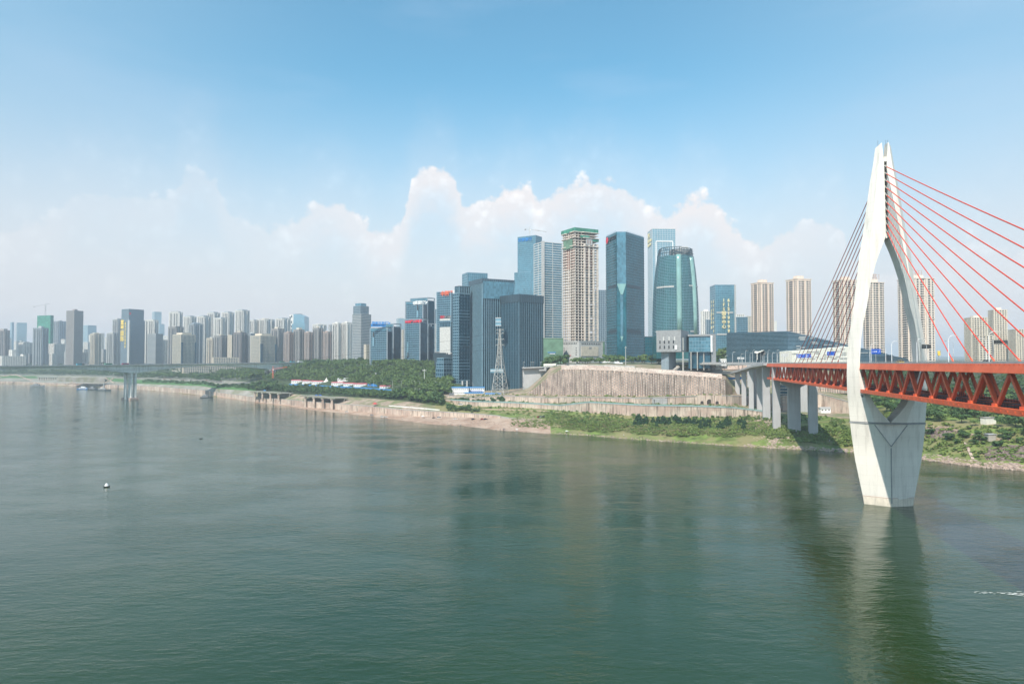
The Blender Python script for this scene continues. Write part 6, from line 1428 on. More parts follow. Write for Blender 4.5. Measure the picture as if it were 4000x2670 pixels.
# ------------------------------------------------------------ huts
def hut(label, ul, ur, vb, vt, Y, roof, nm='site_hut', wallm='sign_white', rows=1, cols=8, depth=7, cat='hut', wcol='window_dark'):
    if Y is None: Y = hit((ul + ur) / 2, vb).y
    a, b_ = PY(ul, vb, Y), PY(ur, vb, Y); zt = zat(vt, Y); zb = a.z; t = thing(nm, label, cat, ((a.x + b_.x) / 2, Y, zb))
    part('wall', MB().prism([(a.x, Y), (b_.x, Y), (b_.x, Y + depth), (a.x, Y + depth)], zb - 2, zt), wallm, t)
    o_ = .5; r = MB(); rg = 1.1; r.loft([[(x, Y - o_, zt + .02), (x, Y + depth / 2, zt + rg), (x, Y + depth + o_, zt + .02)] for x in (a.x - o_, b_.x + o_)]); part('roof', r, roof, t)
    me = MB().box((0, 0, 0), .55, .12, .5).mesh('window', wcol); org = ORG[t.name]
    for k in range(rows):
        for c in range(cols): piece('window', me, t, (a.x + (b_.x - a.x) * (c + .5) / cols - org.x, -.08, (zt - zb) * (k + .55) / rows))
    return t
hut('long two storey white site hut with a blue roof left of the lattice pylon', 1754, 1830, 1541, 1514, 852, 'blue_roof', rows=2, cols=10, depth=9)
t = hut('white site hut with outside stairs and a blue roof behind the cream hut', 1830, 1892, 1536, 1514, 862, 'blue_roof', rows=2, cols=8, depth=9)
a, b_ = PY(1832, 1526, 861), PY(1882, 1526, 861); part('gallery', MB().bar(a, b_, .3, .5).bar(PY(1882, 1526, 860.5), PY(1890, 1536, 860.5), 1, .3), 'sign_blue', t)
hut('low cream site hut with a blue roof in front of the stair hut', 1815, 1884, 1547, 1535, 838, 'blue_roof', wallm='cream', cols=7)
hut('small low white site hut with a blue roof beside the lattice pylon foot', 1896, 1956, 1547, 1538, 832, 'blue_roof', cols=8)
for k, (ul, ur, vb, vt) in enumerate(((1137, 1179, 1497, 1485), (1180, 1216, 1499, 1487), (1217, 1258, 1502, 1489), (1294, 1340, 1507, 1494), (1341, 1380, 1509, 1497), (1381, 1431, 1511, 1499))):
    hut(['leftmost', 'second', 'third', 'fourth, right of the white tents,', 'fifth', 'rightmost long'][k] + ' white hut with a pink roof in the park row', ul, ur, vb, vt, None, 'pink_roof', cols=6, depth=12)
hut('single pink roofed hut at the right end apart from the row', 1483, 1524, 1517, 1508, None, 'pink_roof', cols=4, depth=10)
hut('flat white pavilion behind the white tents in the park', 1318, 1384, 1488, 1479, None, 'sign_white', cols=9, depth=10)
def tent(u0, u1, vb, vt, Y, label):
    c = PY((u0 + u1) / 2, vb, Y); hw = (u1 - u0) / 2 / F * Y; h = zat(vt, Y) - c.z; t = thing('peaked_tent', label, 'tent', tuple(c)); rr = []
    for f_, z in ((1, 0), (.62, .14), (.34, .36), (.14, .66), (.02, 1)): rr.append([(c.x + math.cos(q) * hw * f_, c.y + math.sin(q) * hw * f_ * .7, c.z + 1.5 + z * (h - 1.5)) for q in [i * math.pi / 4 for i in range(8)]])
    part('fabric_roof', MB().loft(rr), 'canopy_white', t, smooth=False); part('mast', MB().bar(c, c + Vector((0, 0, h * .99)), .4), 'steel', t)
    for i in range(4): q = Vector(rr[0][i * 2]); part('tent_post', MB().bar((q.x, q.y, c.z), (q.x, q.y, q.z), .3), 'steel', t)
tent(1256, 1294, 1496, 1473, 1175, 'larger white peaked tent rising above the pink roofed huts'); tent(1297, 1319, 1494, 1476, 1190, 'smaller white peaked tent right of the larger one')
# blue fences
def fence(label, pts_, h, m, nm='site_fence'):
    ps = [hit(u, v) for u, v in pts_]; t = thing(nm, label, 'fence', tuple(ps[0])); 
    for i in range(len(ps) - 1):
        n = max(1, int((ps[i + 1] - ps[i]).length / 9)); 
        for k in range(n): a = ps[i].lerp(ps[i + 1], k / n); b_ = ps[i].lerp(ps[i + 1], (k + .97) / n); part('fence_panel', MB().bar(a + Vector((0, 0, h / 2)), b_ + Vector((0, 0, h / 2)), .15, h), m, t)
    pb = MB(); [pb.bar(p, p + Vector((0, 0, h + .3)), .3) for p in ps]; part('fence_post', pb, 'steel', t)
fence('blue hoarding running below the pink roofed huts', [(1130, 1503), (1220, 1507), (1300, 1512), (1431, 1518), (1530, 1526)], 2.2, 'blue_roof')
fence('blue hoarding right of the pink roofed hut row', [(1437, 1508), (1475, 1509)], 4.0, 'sign_sky')
bl = thing('blue_hoarding', 'bright blue hoarding on the slope left of the viaduct columns', 'fence', tuple(PY(2862, 1482, 735))); part('hoarding_panel', MB().bar(PY(2826, 1477, 735), PY(2903, 1477, 735), .4, 2.2), 'sign_sky', bl)
fence('white parapet fence along the embankment top by the trees', [(1520, 1586), (1600, 1592), (1660, 1597), (1718, 1602)], 1.0, 'sign_white')
# masts and lamps in the park
def mast(u, vb, vt, label, m='sign_white', r=.35, cross=3.0):
    p = hit(u, vb); zt = zat(vt, p.y); t = thing('light_mast', label, 'mast', tuple(p)); part('pole', MB().tube([p, (p.x, p.y, zt)], [r * 1.3, r * .7], 8), m, t)
    if cross: part('lamp_cluster', MB().bar((p.x - cross, p.y, zt), (p.x + cross, p.y, zt), .6).bar((p.x, p.y - cross, zt), (p.x, p.y + cross, zt), .6).bar((p.x, p.y, zt - 1), (p.x, p.y, zt + 1.5), .7), m, t)
mast(1658, 1497, 1446, 'tall white light mast standing in the park trees left of the stepped block'); mast(2444, 1438, 1357, 'tall grey mast with equipment in front of the teal glass tower', 'steel', .45, 1.2)
p = hit(1468, 1480); ob = thing('stone_obelisk', 'grey tapering stone monument in the park trees', 'monument', tuple(p)); part('shaft', MB().prism([(p.x - 2, p.y - 2), (p.x + 2, p.y - 2), (p.x + 2, p.y + 2), (p.x - 2, p.y + 2)], p.z, zat(1455, p.y), 0, [(p.x - 1.1, p.y - 1.1), (p.x + 1.1, p.y - 1.1), (p.x + 1.1, p.y + 1.1), (p.x - 1.1, p.y + 1.1)]), 'mid_grey', ob); part('plinth', MB().box((p.x, p.y, p.z + .8), 3.2, 3.2, 1), 'mid_grey', ob)
LP = lamp_mesh(12, 2.6)
for k, (u, v) in enumerate([(1534, 1515), (1447, 1510), (1460, 1512), (1495, 1512), (1570, 1516), (1607, 1520), (1622, 1522), (1640, 1522), (1668, 1524), (1705, 1524), (1718, 1526), (1745, 1530), (1760, 1528), (1848, 1528)]):
    o = bpy.data.objects.new('street_lamp', LP); link(o); o.location = hit(u, v); o.rotation_euler = (0, 0, rnd.random() * 6); tag(o, 'white street lamp above the park trees left of the finned towers', 'street lamp', 'park street lamps')
for k, (u, v) in enumerate([(2833, 1432), (2862, 1428), (2895, 1424), (2912, 1421), (2930, 1420), (2940, 1419), (2955, 1418), (2972, 1417), (2985, 1417), (3000, 1417), (3017, 1416), (3035, 1416), (3052, 1416), (3068, 1416), (3080, 1416)]):
    q = PY(u, v, 700 + k * 6); o = bpy.data.objects.new('street_lamp', LM); link(o); o.location = q - Vector((0, 0, .6)); o.rotation_euler = (0, 0, .2); o.scale = (1, 1, 1.35 + .3 * (k % 2)); tag(o, 'street lamp in the cluster at the bridge end left of the angular hall', 'street lamp', 'street lamps at the bridge end')
for (u0, u1, v0, v1, Y, lb) in ((2880, 2892, 1394, 1402, 720, 'left white gantry sign board on the road beyond the orange bridge'), (2895, 2907, 1395, 1402, 720, 'right white gantry sign board on the road beyond the orange bridge'), (3052, 3079, 1380, 1393, 620, 'large white sign board back above the far bridge end')):
    q0, q1 = PY(u0, v1, Y), PY(u1, v0, Y); t = thing('sign_board', lb, 'road sign', (q0.x, Y, 60)); part('panel', MB().box(((q0.x + q1.x) / 2, Y, (q0.z + q1.z) / 2), (q1.x - q0.x) / 2, .15, (q1.z - q0.z) / 2), 'pale_grey', t); part('post', MB().bar(((q0.x + q1.x) / 2, Y + .5, 56), ((q0.x + q1.x) / 2, Y + .5, q1.z), .4), 'steel', t)
# ------------------------------------------------------------ river platforms
def platform(label, u0, u1, v, Y, dep, us, vb, slabth=1.1):
    a, b_ = PY(u0, v, Y), PY(u1, v + (u1 - u0) * .02, Y - (u1 - u0) * .54); zt = (a.z + b_.z) / 2; t = thing('viewing_platform', label, 'platform', tuple(a)); d = (b_ - a); d.z = 0; nrm = Vector((-d.y, d.x, 0)).normalized()
    A0_, B0_ = Vector((a.x, a.y, zt)), Vector((b_.x, b_.y, zt)); dn = Vector((0, 0, -slabth))
    part('slab', wedge([A0_ + dn, B0_ + dn, B0_, A0_], tuple(nrm * dep)), 'slope_concrete', t)
    rl = MB(); rl.bar(A0_ + Vector((0, 0, 1)), B0_ + Vector((0, 0, 1)), .12)
    for k in range(20): q = A0_.lerp(B0_, k / 19); rl.bar(q, q + Vector((0, 0, 1)), .1)
    part('railing', rl, 'mid_grey', t, True)
    for k in range(us):
        q = A0_.lerp(B0_, (k + .6) / us) + nrm * 1.5; zb = ground_z(2000 + q.x / q.y * F, q.y) - 2 if vb is None else zat(vb, q.y)
        c = part('pillar', MB().box((q.x, q.y, (zt - slabth + zb) / 2), 1.3, 1.3, (zt - slabth - zb) / 2), 'wall_concrete', t); part('pillar_head', MB().box((q.x, q.y, zt - slabth - .8), 2.0, 1.9, .78), 'wall_grey', c)
    bkp = A0_ + nrm * (dep * .7); bkq = B0_ + nrm * (dep * .7); part('back_wall', MB().bar(bkp - Vector((0, 0, 5)), bkq - Vector((0, 0, 5)), .8, 8.5), 'wall_grey', t)
    return t
platform('concrete viewing platform on four pillars projecting over the river wall', 1170, 1308, 1548, 978, 20, 4, 1600)
platform('further low concrete viewing platform at the river wall, left of the pillared one', 975, 1098, 1530, 1092, 20, 4, 1566)
# ------------------------------------------------------------ parasols, cars, people
def parasol(p, r, m, label, h=2.3):
    t = thing('parasol', label, 'parasol', tuple(p)); part('pole', MB().tube([p, p + Vector((0, 0, h))], .05, 5), 'steel', t)
    c = p + Vector((0, 0, h - .25)); rr = [[c + Vector((math.cos(q) * r * f_, math.sin(q) * r * f_, (1 - f_) * r * .42)) for q in [i * math.pi / 4 for i in range(8)]] for f_ in (1, .55, .03)]
    part('canopy', MB().loft(rr), m, t)
def flat(u, v, z): return Pz(u, v, z)
for (u, v, m, lb, r_) in ((1236, 1544, 'sign_blue', 'left blue parasol on the pillared viewing platform', 2.6), (1251, 1545, 'sign_blue', 'right blue parasol on the pillared viewing platform', 2.6)): q = PY(u, 1552, 950); q.z = zat(1549, 978 - 37) - .6; parasol(q, r_, m, lb)
q = PY(1034, 1531, 1075); parasol(Vector((q.x, q.y, zat(1532, 1060) + .1)), 3.0, 'blue_roof', 'blue parasol on the further viewing platform')
parasol(hit(1466, 1586), 3.6, 'sign_red', 'red tent-like parasol on the grass above the river wall', 3.2); parasol(hit(1652, 1633), 2.2, 'cloth_white', 'pale parasol on the beach left of the black and white cars'); parasol(hit(1969, 1681), 1.5, 'cloth_dark', 'small black parasol at the waterline by the fishers', 1.7)
parasol(hit(2019, 1683), 1.6, 'cloth_white', 'small white parasol at the waterline', 1.7); parasol(hit(2213, 1690), 1.7, 'cloth_white', 'white parasol over a fisher on the green bank edge', 1.8); parasol(hit(1281, 1571), 2.0, 'sign_red', 'small red parasol at the right end of the pillared platform')
for (u, v, pt, rz, lb, kd) in ((1356, 1609, 'car_white', .2, 'white car alone on the beach, leftmost below the river wall', 'car'), (1454, 1622, 'car_silver', .1, 'silver car on the beach left of the two white cars', 'car'), (1495, 1629, 'car_white', .0, 'white car, left of the adjoining pair on the beach', 'car'), (1508, 1630, 'car_white', .3, 'white car, right of the adjoining pair on the beach', 'car'),
   (1697, 1634, 'car_black', .0, 'black car parked beside the white van on the beach', 'car'), (1717, 1634, 'car_white', .1, 'white van parked beside the black car on the beach', 'van'), (1780, 1638, 'car_white', -.1, 'white car on the beach between the white van and the dark car', 'car'), (1849, 1639, 'car_black', .9, 'dark car parked alone under the river wall end', 'car'),
   (1885, 1638, 'car_red', .0, 'dark red car beside a black car at the river wall end', 'car'), (1897, 1638, 'car_black', .1, 'black car right of the dark red car at the river wall end', 'car'), (2102, 1630, 'car_red', 1.3, 'red car, left of the three cars on the rubble mound', 'car'), (2113, 1630, 'car_silver', 1.3, 'silver car, middle of the three cars on the rubble mound', 'car'), (2123, 1629, 'car_black', 1.3, 'black car, right of the three cars on the rubble mound', 'car'), (1800, 1582, 'car_white', .1, 'white van driving on the dirt track below the retaining walls', 'van')):
    p = hit(u, v); car(p, rz, pt, lb, kd, None, 'parked_car' if kd == 'car' else 'van', 1.05, kd)
for (u, v, pt, lb) in ((2655, 1423, 'car_yellow', 'yellow taxi on the upper road above the ramp'), ): car(PY(u, 1437, 800), 0, pt, lb, 'car', None, 'taxi', 1, 'car')
for k, (u, a) in enumerate(((3508, -42), (3700, -95))): pass
car(br(-6, -38, dz(0) + .15), math.atan2(BD.y, BD.x), 'car_yellow', 'yellow taxi on the orange bridge deck inside the pylon opening', 'car', None, 'taxi', 1, 'car'); car(br(5, -88, dz(0) + .15), math.atan2(BD.y, BD.x), 'car_black', 'black car on the orange bridge deck by the yellow sign', 'car', None, 'car', 1, 'car')
def person_mesh(cl1, cl2, sit=False):
    """one continuous figure grown with a skin modifier"""
    if sit: J = [((0, 0, .45), .15), ((0, .02, .75), .15), ((0, 0, .98), .16), ((0, 0, 1.08), .06), ((0, 0, 1.14), .07), ((0, .02, 1.27), .105), ((.12, 0, .42), .09), ((.14, -.42, .48), .075), ((.14, -.46, .06), .05), ((.14, -.6, .03), .05), ((-.12, 0, .42), .09), ((-.14, -.42, .48), .075), ((-.14, -.46, .06), .05), ((-.14, -.6, .03), .05), ((.2, 0, .98), .06), ((.27, -.1, .75), .05), ((.2, -.38, .72), .04), ((-.2, 0, .98), .06), ((-.27, -.1, .75), .05), ((-.2, -.38, .72), .04)]
    else: J = [((0, 0, .92), .15), ((0, .01, 1.2), .15), ((0, 0, 1.4), .17), ((0, 0, 1.5), .06), ((0, 0, 1.56), .07), ((0, -.01, 1.68), .105), ((.1, 0, .86), .1), ((.12, -.03, .48), .07), ((.13, .02, .09), .05), ((.13, -.13, .04), .05), ((-.1, 0, .86), .1), ((-.12, .03, .48), .07), ((-.13, .06, .09), .05), ((-.13, -.1, .04), .05), ((.21, 0, 1.41), .06), ((.28, .02, 1.12), .048), ((.25, -.12, .88), .036), ((-.21, 0, 1.41), .06), ((-.28, 0, 1.12), .048), ((-.2, -.26, 1.02), .036)]
    E_ = [(0, 1), (1, 2), (2, 3), (3, 4), (4, 5), (0, 6), (6, 7), (7, 8), (8, 9), (0, 10), (10, 11), (11, 12), (12, 13), (2, 14), (14, 15), (15, 16), (2, 17), (17, 18), (18, 19)]
    me = bpy.data.meshes.new('person'); me.from_pydata([j[0] for j in J], E_, []); o = bpy.data.objects.new('tmp', me); link(o); md = o.modifiers.new('skin', 'SKIN')
    for i, (c, r) in enumerate(J): me.skin_vertices[0].data[i].radius = (r, r)
    me.skin_vertices[0].data[0].use_root = True; o.modifiers.new('sub', 'SUBSURF').levels = 1
    m2 = bpy.data.meshes.new_from_object(o.evaluated_get(bpy.context.evaluated_depsgraph_get())); bpy.data.objects.remove(o)
    m2.materials.clear(); [m2.materials.append(MATS[x]) for x in (cl1, cl2, 'skin', 'cloth_dark')]
    hz_ = .62 if sit else .95; tz = 1.06 if sit else 1.5
    for f_ in m2.polygons:
        z = f_.center.z; f_.material_index = 1 if z < hz_ * .98 and not (abs(f_.center.x) > .19 and not sit) else (0 if z < tz and abs(f_.center.x) < .3 and not (z < .95 and not sit) else (3 if z > tz + .2 and f_.center.y > -.06 else 2))
        f_.use_smooth = True
    return m2
PM = [person_mesh('cloth_white', 'cloth_dark'), person_mesh('cloth_dark', 'cloth_dark'), person_mesh('cloth_red', 'cloth_dark'), person_mesh('cloth_white', 'cloth_dark', True), person_mesh('cloth_dark', 'cloth_dark', True)]
for (u, v, k, lb) in ((1767, 1663, 2, 'person in an orange red top at the beach waterline'), (1798, 1663, 0, 'person in a white top at the beach waterline right of the orange one'), (1700, 1640, 0, 'person in white standing near the black car on the beach'), (1938, 1680, 3, 'person sitting at the waterline left of the black parasol'), (1967, 1684, 4, 'person sitting under the black parasol at the waterline'),
     (1954, 1683, 1, 'dark clothed person standing between the seated fishers'), (2211, 1691, 4, 'person sitting under the white parasol on the bank edge'), (2268, 1693, 0, 'person in a white top standing alone on the green bank edge'), (2388, 1707, 4, 'person sitting on the bank edge below the tall grass'), (2435, 1703, 0, 'person in white standing near the water below the bushes'), (2496, 1712, 1, 'dark clothed person, left of the three at the waterline'), (2508, 1713, 1, 'dark clothed person, middle of the three at the waterline'),
     (2521, 1716, 4, 'person crouching low, right of the three at the waterline'), (3220, 1733, 1, 'dark clothed person in the shade under the bridge bank'), (3236, 1726, 0, 'person in white in the shade under the bridge bank'), (1573, 1637, 0, 'person in white walking on the beach right of the paired cars'), (2019, 1685, 3, 'person sitting under the small white parasol')):
    o = bpy.data.objects.new('person', PM[k]); link(o); o.location = hit(u, v, -.03); o.rotation_euler = (0, 0, rnd.uniform(-1, 1)); tag(o, lb, 'person')
# ------------------------------------------------------------ boats and buoys
def buoy(u, v, s, label, light=True):
    p = Pz(u, v, 0); t = thing('buoy', label, 'buoy', (p.x, p.y, 0)); ring = []
    for x, w, z in ((-1.9, .05, .9), (-1.5, .8, .8), (-.5, 1.25, .7), (.8, 1.2, .7), (1.7, .8, .8), (2.0, .1, .95)): ring.append([p + Vector((x * s, -w * s * .9, z * s)), p + Vector((x * s * .9, -w * s * .55, -.4)), p + Vector((x * s * .9, w * s * .55, -.4)), p + Vector((x * s, w * s * .9, z * s))])
    part('hull', MB().loft(ring), 'steel_dark', t)
    if light:
        q = p + Vector((0, 0, .75 * s)); part('cone_tower', MB().loft([[q + Vector((math.cos(a) * r_ * s, math.sin(a) * r_ * s, h * s)) for a in [i * math.pi / 4 for i in range(8)]] for r_, h in ((1.25, 0), (.8, .8), (.35, 1.6), (.2, 1.7))]), 'sign_white', t)
        part('top_mark', MB().bar(q + Vector((-.3 * s, 0, 1.95 * s)), q + Vector((.4 * s, 0, 2.15 * s)), .35 * s), 'steel_dark', t)
buoy(416, 1901, .85, 'black hulled buoy with a white cone tower in the lower left water'); buoy(785, 1713, .75, 'small dark low buoy on the calm water left of centre', False)
def boat(u, v, L_, rz, label, cab='sign_white', hull='sign_sky', deckh=2.0):
    p = Pz(u, v, 0); t = thing('boat', label, 'boat', (p.x, p.y, 0)); c, s = math.cos(rz), math.sin(rz); f_ = lambda x, y, z: Vector((p.x + x * c - y * s, p.y + x * s + y * c, z)); w = L_ * .13
    rr = [[f_(x * L_, -ww * w, z), f_(x * L_, -ww * w * .7, -.6), f_(x * L_, ww * w * .7, -.6), f_(x * L_, ww * w, z)] for x, ww, z in ((-.5, .8, deckh), (-.3, 1, deckh * .8), (.2, 1, deckh * .8), (.4, .6, deckh), (.5, .05, deckh * 1.3))]
    part('hull', MB().loft(rr), hull, t); q = f_(-.12 * L_, 0, deckh * .8 + 1.4); part('cabin', MB().box(q, L_ * .24, w * .7, 1.4, rz), cab, t); q2 = f_(-.12 * L_, 0, deckh * .8 + 3.9); part('wheelhouse', MB().box(q2, L_ * .12, w * .5, 1.0, rz), cab, t)
    part('window_row', MB().box(q + Vector((0, 0, .3)), L_ * .21, w * .72, .4, rz), 'window_dark', t); part('mast', MB().bar(q2, q2 + Vector((0, 0, 6)), .25), 'steel_dark', t)
boat(332, 1520, 34, .1, 'white and blue river boat, left of the three moored at the far quay'); boat(366, 1521, 26, 0, 'dark low work boat in the middle of the three at the far quay', 'mid_grey', 'steel_dark'); boat(406, 1524, 30, .15, 'dark barge, right of the three moored at the far quay', 'pale_grey', 'fin_dark'); boat(147, 1510, 36, 0, 'grey boat moored alone at the far quay near the left edge', 'mid_grey', 'mid_grey', 4)
boat(807, 1552, 22, .1, 'low dark boat at the foot of the curved river wall', 'mid_grey', 'steel_dark', 1.2)
qs = thing('quay_colonnade', 'row of grey columns carrying a quay deck at the far left bank', 'quay', tuple(PY(190, 1480, 1990)))
for k in range(9): q = PY(152 + k * 9, 1493, 1985); part('column', MB().box((q.x, q.y, q.z + 6), 1.6, 1.6, 9), 'wall_grey', qs)
part('quay_deck', MB().bar(PY(148, 1471, 1988), PY(228, 1471, 1988), 12, 2), 'deck_concrete', qs)
qs = thing('quay_stairs', 'pale diagonal stair ramps on the embankment at the far left bank', 'stairs', tuple(PY(80, 1485, 1990)))
for (u0, v0, u1, v1) in ((60, 1462, 140, 1492), (0, 1470, 60, 1462), (412, 1476, 445, 1494), (445, 1476, 412, 1494), (258, 1504, 282, 1492), (282, 1492, 300, 1500)): 
    Yq = 1975 if u0 < 200 else 1650; part('stair_ramp', MB().bar(PY(u0, v0, Yq), PY(u1, v1, Yq), 3, 2.2), 'wall_concrete', qs)
qw = thing('quay_slab_wall', 'long grey sloping embankment slab behind the moored boats', 'wall', tuple(PY(315, 1485, 1760))); part('slab', wedge([PY(221, 1489, 1790), PY(409, 1495, 1700), PY(409, 1478, 1700), PY(221, 1474, 1790)], (0, 10, 3)), 'slope_concrete', qw); part('pontoon_bridge', MB().bar(PY(262, 1494, 1740), PY(408, 1498, 1680), 3, 1.6), 'wall_grey', qw); part('gangway_post', MB().bar(PY(406, 1515, 1678), PY(406, 1496, 1678), 2.4), 'mid_grey', qw)
# red crane near the second pier
q = hit(1066, 1490); q = Vector((gx(1067, 1300), 1300, 34)); c = thing('tower_crane', 'red tower crane standing in the trees below the second bridge pier', 'crane', tuple(q)); crane_parts(c, q.x, q.y, 34, zat(1442, 1300) - 34, 5, 26, (1, .2, 0), 4, 'sign_orange', 1.8)
# parked cars along the far river road
for k in range(46):
    u = 545 + k * 7.6 + rnd.uniform(-2, 2); pt = rnd.choice(('car_white', 'car_white', 'car_silver', 'car_black', 'car_red')); nm_ = {'car_white': 'white', 'car_silver': 'silver', 'car_black': 'black', 'car_red': 'dark red'}[pt]
    car(hit(u, 1479 + (u - 545) * .03 + rnd.uniform(-2, 4)), rnd.uniform(-.3, .3), pt, nm_ + ' car parked along the far river road under the left bridge', 'car', nm_ + ' cars along the far river road')
# small huts and clutter on the plateau
for (ul, ur, vb, vt, Y, rf, lb) in ((2400, 2432, 1428, 1419, 880, 'sign_white', 'small white hut on the plateau in front of the teal tower'), (2724, 2744, 1423, 1410, 800, 'sign_white', 'white container hut left of the bridge end'), (2812, 2838, 1421, 1405, 790, 'canopy_white', 'larger white hut with a pale roof near the bridge end'), (2712, 2760, 1424, 1419, 815, 'blue_roof', 'low blue roofed shed behind the white container hut'), (2242, 2272, 1412, 1404, 900, 'pink_roof', 'small red roofed gate house below the mall podium'), (2340, 2420, 1412, 1408, 905, 'pink_roof', 'low red roofed shed right of the mall podium'), (3206, 3245, 1608, 1594, 628, 'deck_concrete', 'small flat roofed concrete hut beneath the orange bridge')):
    hut(lb, ul, ur, vb, vt, Y, rf, cols=3, depth=5)
fence('white and purple hoarding along the plateau road edge', [(2175, 1428), (2250, 1427), (2400, 1431), (2480, 1434)], 1.5, 'pale_grey')
st_ = thing('stilt_block', 'stacked dark floors of an unfinished frame seen between the bridge piers', 'building', tuple(PY(3065, 1550, 640)))
for k in range(8): part('floor_slab', wedge([PY(3046, 1588 - k * 12, 650), PY(3080, 1588 - k * 12, 650), PY(3080, 1585 - k * 12, 650), PY(3046, 1585 - k * 12, 650)], (0, 12, 0)), 'wall_grey', st_)
part('dark_core', wedge([PY(3048, 1592, 652), PY(3078, 1592, 652), PY(3078, 1500, 652), PY(3048, 1500, 652)], (0, 9, 0)), 'glass_dark', st_)
for (u0, v0, u1, v1, lb) in ((3764, 1730, 3792, 1795, 'pale concrete stair running down the green bank to the water at right'),):
    t = thing('bank_stair', lb, 'stairs', tuple(hit(u0, v0))); a, b_ = hit(u0, v0, .3), hit(u1, v1, .3); n = 14
    for k in range(n):
        s0, s1 = hit(u0 + (u1 - u0) * k / n, v0 + (v1 - v0) * k / n, .35), hit(u0 + (u1 - u0) * (k + .9) / n, v0 + (v1 - v0) * (k + .9) / n, .35); part('stair_step', MB().bar(s0, s1, 1.7, .7), 'wall_concrete', t)
t = thing('concrete_hut', 'small grey concrete hut on the green hill at right', 'hut', tuple(hit(3862, 1720))); p = hit(3862, 1720); part('wall', MB().box(p + Vector((0, 0, 1.8)), 2.6, 2, 2.3), 'wall_grey', t); part('roof', MB().box(p + Vector((0, 0, 4.2)), 3, 2.4, .18), 'deck_concrete', t)
for (u, v, lb) in ((3855, 1655, 'pale rubble heap house ruin on the green hill'), (3965, 1622, 'small white hut just under the orange truss at the right edge')):
    p = hit(u, v); t = thing('white_hut', lb, 'hut', tuple(p)); part('wall', MB().box(p + Vector((0, 0, 2)), 4, 2.5, 2.4, .2), 'canopy_white', t); part('roof', MB().box(p + Vector((0, 0, 4.6)), 4.4, 2.9, .19, .2), 'wall_grey', t)
# boat wake foam on the right
rf = random.Random(5); fm = MB()
for k in range(90):
    t_ = rf.random() ** .7; u = 3780 + t_ * 330; v = 2310 + (u - 3780) * .04 + rf.gauss(0, 1) * (3 + 5 * t_) * (.4 + .6 * t_); p = Pz(u, v, .03 + .004 * (k % 9)); L_ = rf.uniform(.3, 1.5) * (.4 + .7 * t_); w = rf.uniform(.06, .2) * (.5 + t_); a_ = rf.uniform(-.25, .15) - .2
    ps = [(math.cos(q) * L_ * rf.uniform(.7, 1.1), math.sin(q) * w * rf.uniform(.6, 1.2)) for q in [i * math.pi / 4 for i in range(8)]]
    fm.add([(p.x + x * math.cos(a_) - y * math.sin(a_), p.y + x * math.sin(a_) + y * math.cos(a_), p.z) for x, y in ps], [tuple(range(8))])
o = solo('boat_wake_foam', fm, 'foam', 'x', 'x'); del o['label']; del o['category']; o['kind'] = 'stuff'
# ------------------------------------------------------------ vegetation
G = np.random.default_rng(11)
def cloud(n, lumps, size, seed, flat_=.7):
    """leaf clumps as bent quads on the shells of several lumps: returns verts (n*4,3)"""
    g = np.random.default_rng(seed); L = np.array(lumps, float); pr = (L[:, 3] ** 2); pr /= pr.sum(); idx = g.choice(len(L), n, p=pr)
    d = g.normal(size=(n, 3)); d /= np.linalg.norm(d, axis=1)[:, None]; d[:, 2] = np.where(d[:, 2] < -.35, -d[:, 2], d[:, 2])
    c = L[idx, :3] + d * L[idx, 3:4] * g.uniform(.72, 1.08, (n, 1)) * np.array([1, 1, flat_ if np.isscalar(flat_) else 1])
    nr = d + g.normal(size=(n, 3)) * .45; nr /= np.linalg.norm(nr, axis=1)[:, None]; a = np.cross(nr, g.normal(size=(n, 3))); a /= np.linalg.norm(a, axis=1)[:, None]; b = np.cross(nr, a)
    s = size * g.uniform(.6, 1.35, (n, 1)); v = np.stack([c - a * s - b * s * .6, c + a * s * .9 - b * s * .8 - nr * s * .2, c + a * s + b * s * .7, c - a * s * .8 + b * s * .8 - nr * s * .25], 1).reshape(-1, 3)
    return v
def trunkv(h, r, mb=None):
    mb = mb or MB(); mb.tube([(0, 0, -1), (.05, 0, h * .4), (-.03, .04, h * .75)], [r, r * .7, r * .35], 5)
    for a in (0.4, 2.5, 4.4): mb.tube([(0, 0, h * .42), (math.cos(a) * h * .2, math.sin(a) * h * .2, h * .68)], [r * .4, r * .15], 4)
    return mb
def tree_template(kind, seed):
    r = random.Random(seed)
    if kind == 'pine':
        H = 8.0; L = [(0, 0, H * (.22 + .13 * k), H * (.27 - .04 * k)) for k in range(6)]; n = 150; sz = .5
    elif kind == 'tall':
        H = 11.0; L = [(r.uniform(-1.4, 1.4), r.uniform(-1.4, 1.4), H * z, H * q) for z, q in ((.42, .2), (.55, .22), (.68, .2), (.8, .16), (.9, .1), (.5, .18))]; n = 190; sz = .75
    elif kind == 'bush':
        H = 3.0; L = [(r.uniform(-1, 1), r.uniform(-1, 1), H * .3, H * r.uniform(.25, .4)) for _ in range(4)]; n = 60; sz = .42
    else:
        H = 9.0; L = [(r.uniform(-2.4, 2.4), r.uniform(-2.4, 2.4), H * r.uniform(.45, .78), H * r.uniform(.17, .27)) for _ in range(7)] + [(0, 0, H * .62, H * .3)]; n = 200; sz = .72
    return H, cloud(n, L, sz, seed)
def tree_mesh(kind, seed, leaf):
    H, v = tree_template(kind, seed); mb = MB()
    if kind != 'bush': trunkv(H, H * .03, mb)
    mb.m = [1] * len(mb.f); k = len(v) // 4; mb.add(v.tolist(), [(4 * i, 4 * i + 1, 4 * i + 2, 4 * i + 3) for i in range(k)], 0)
    return mb.mesh('tree', [leaf, 'bark'])
TM = {}
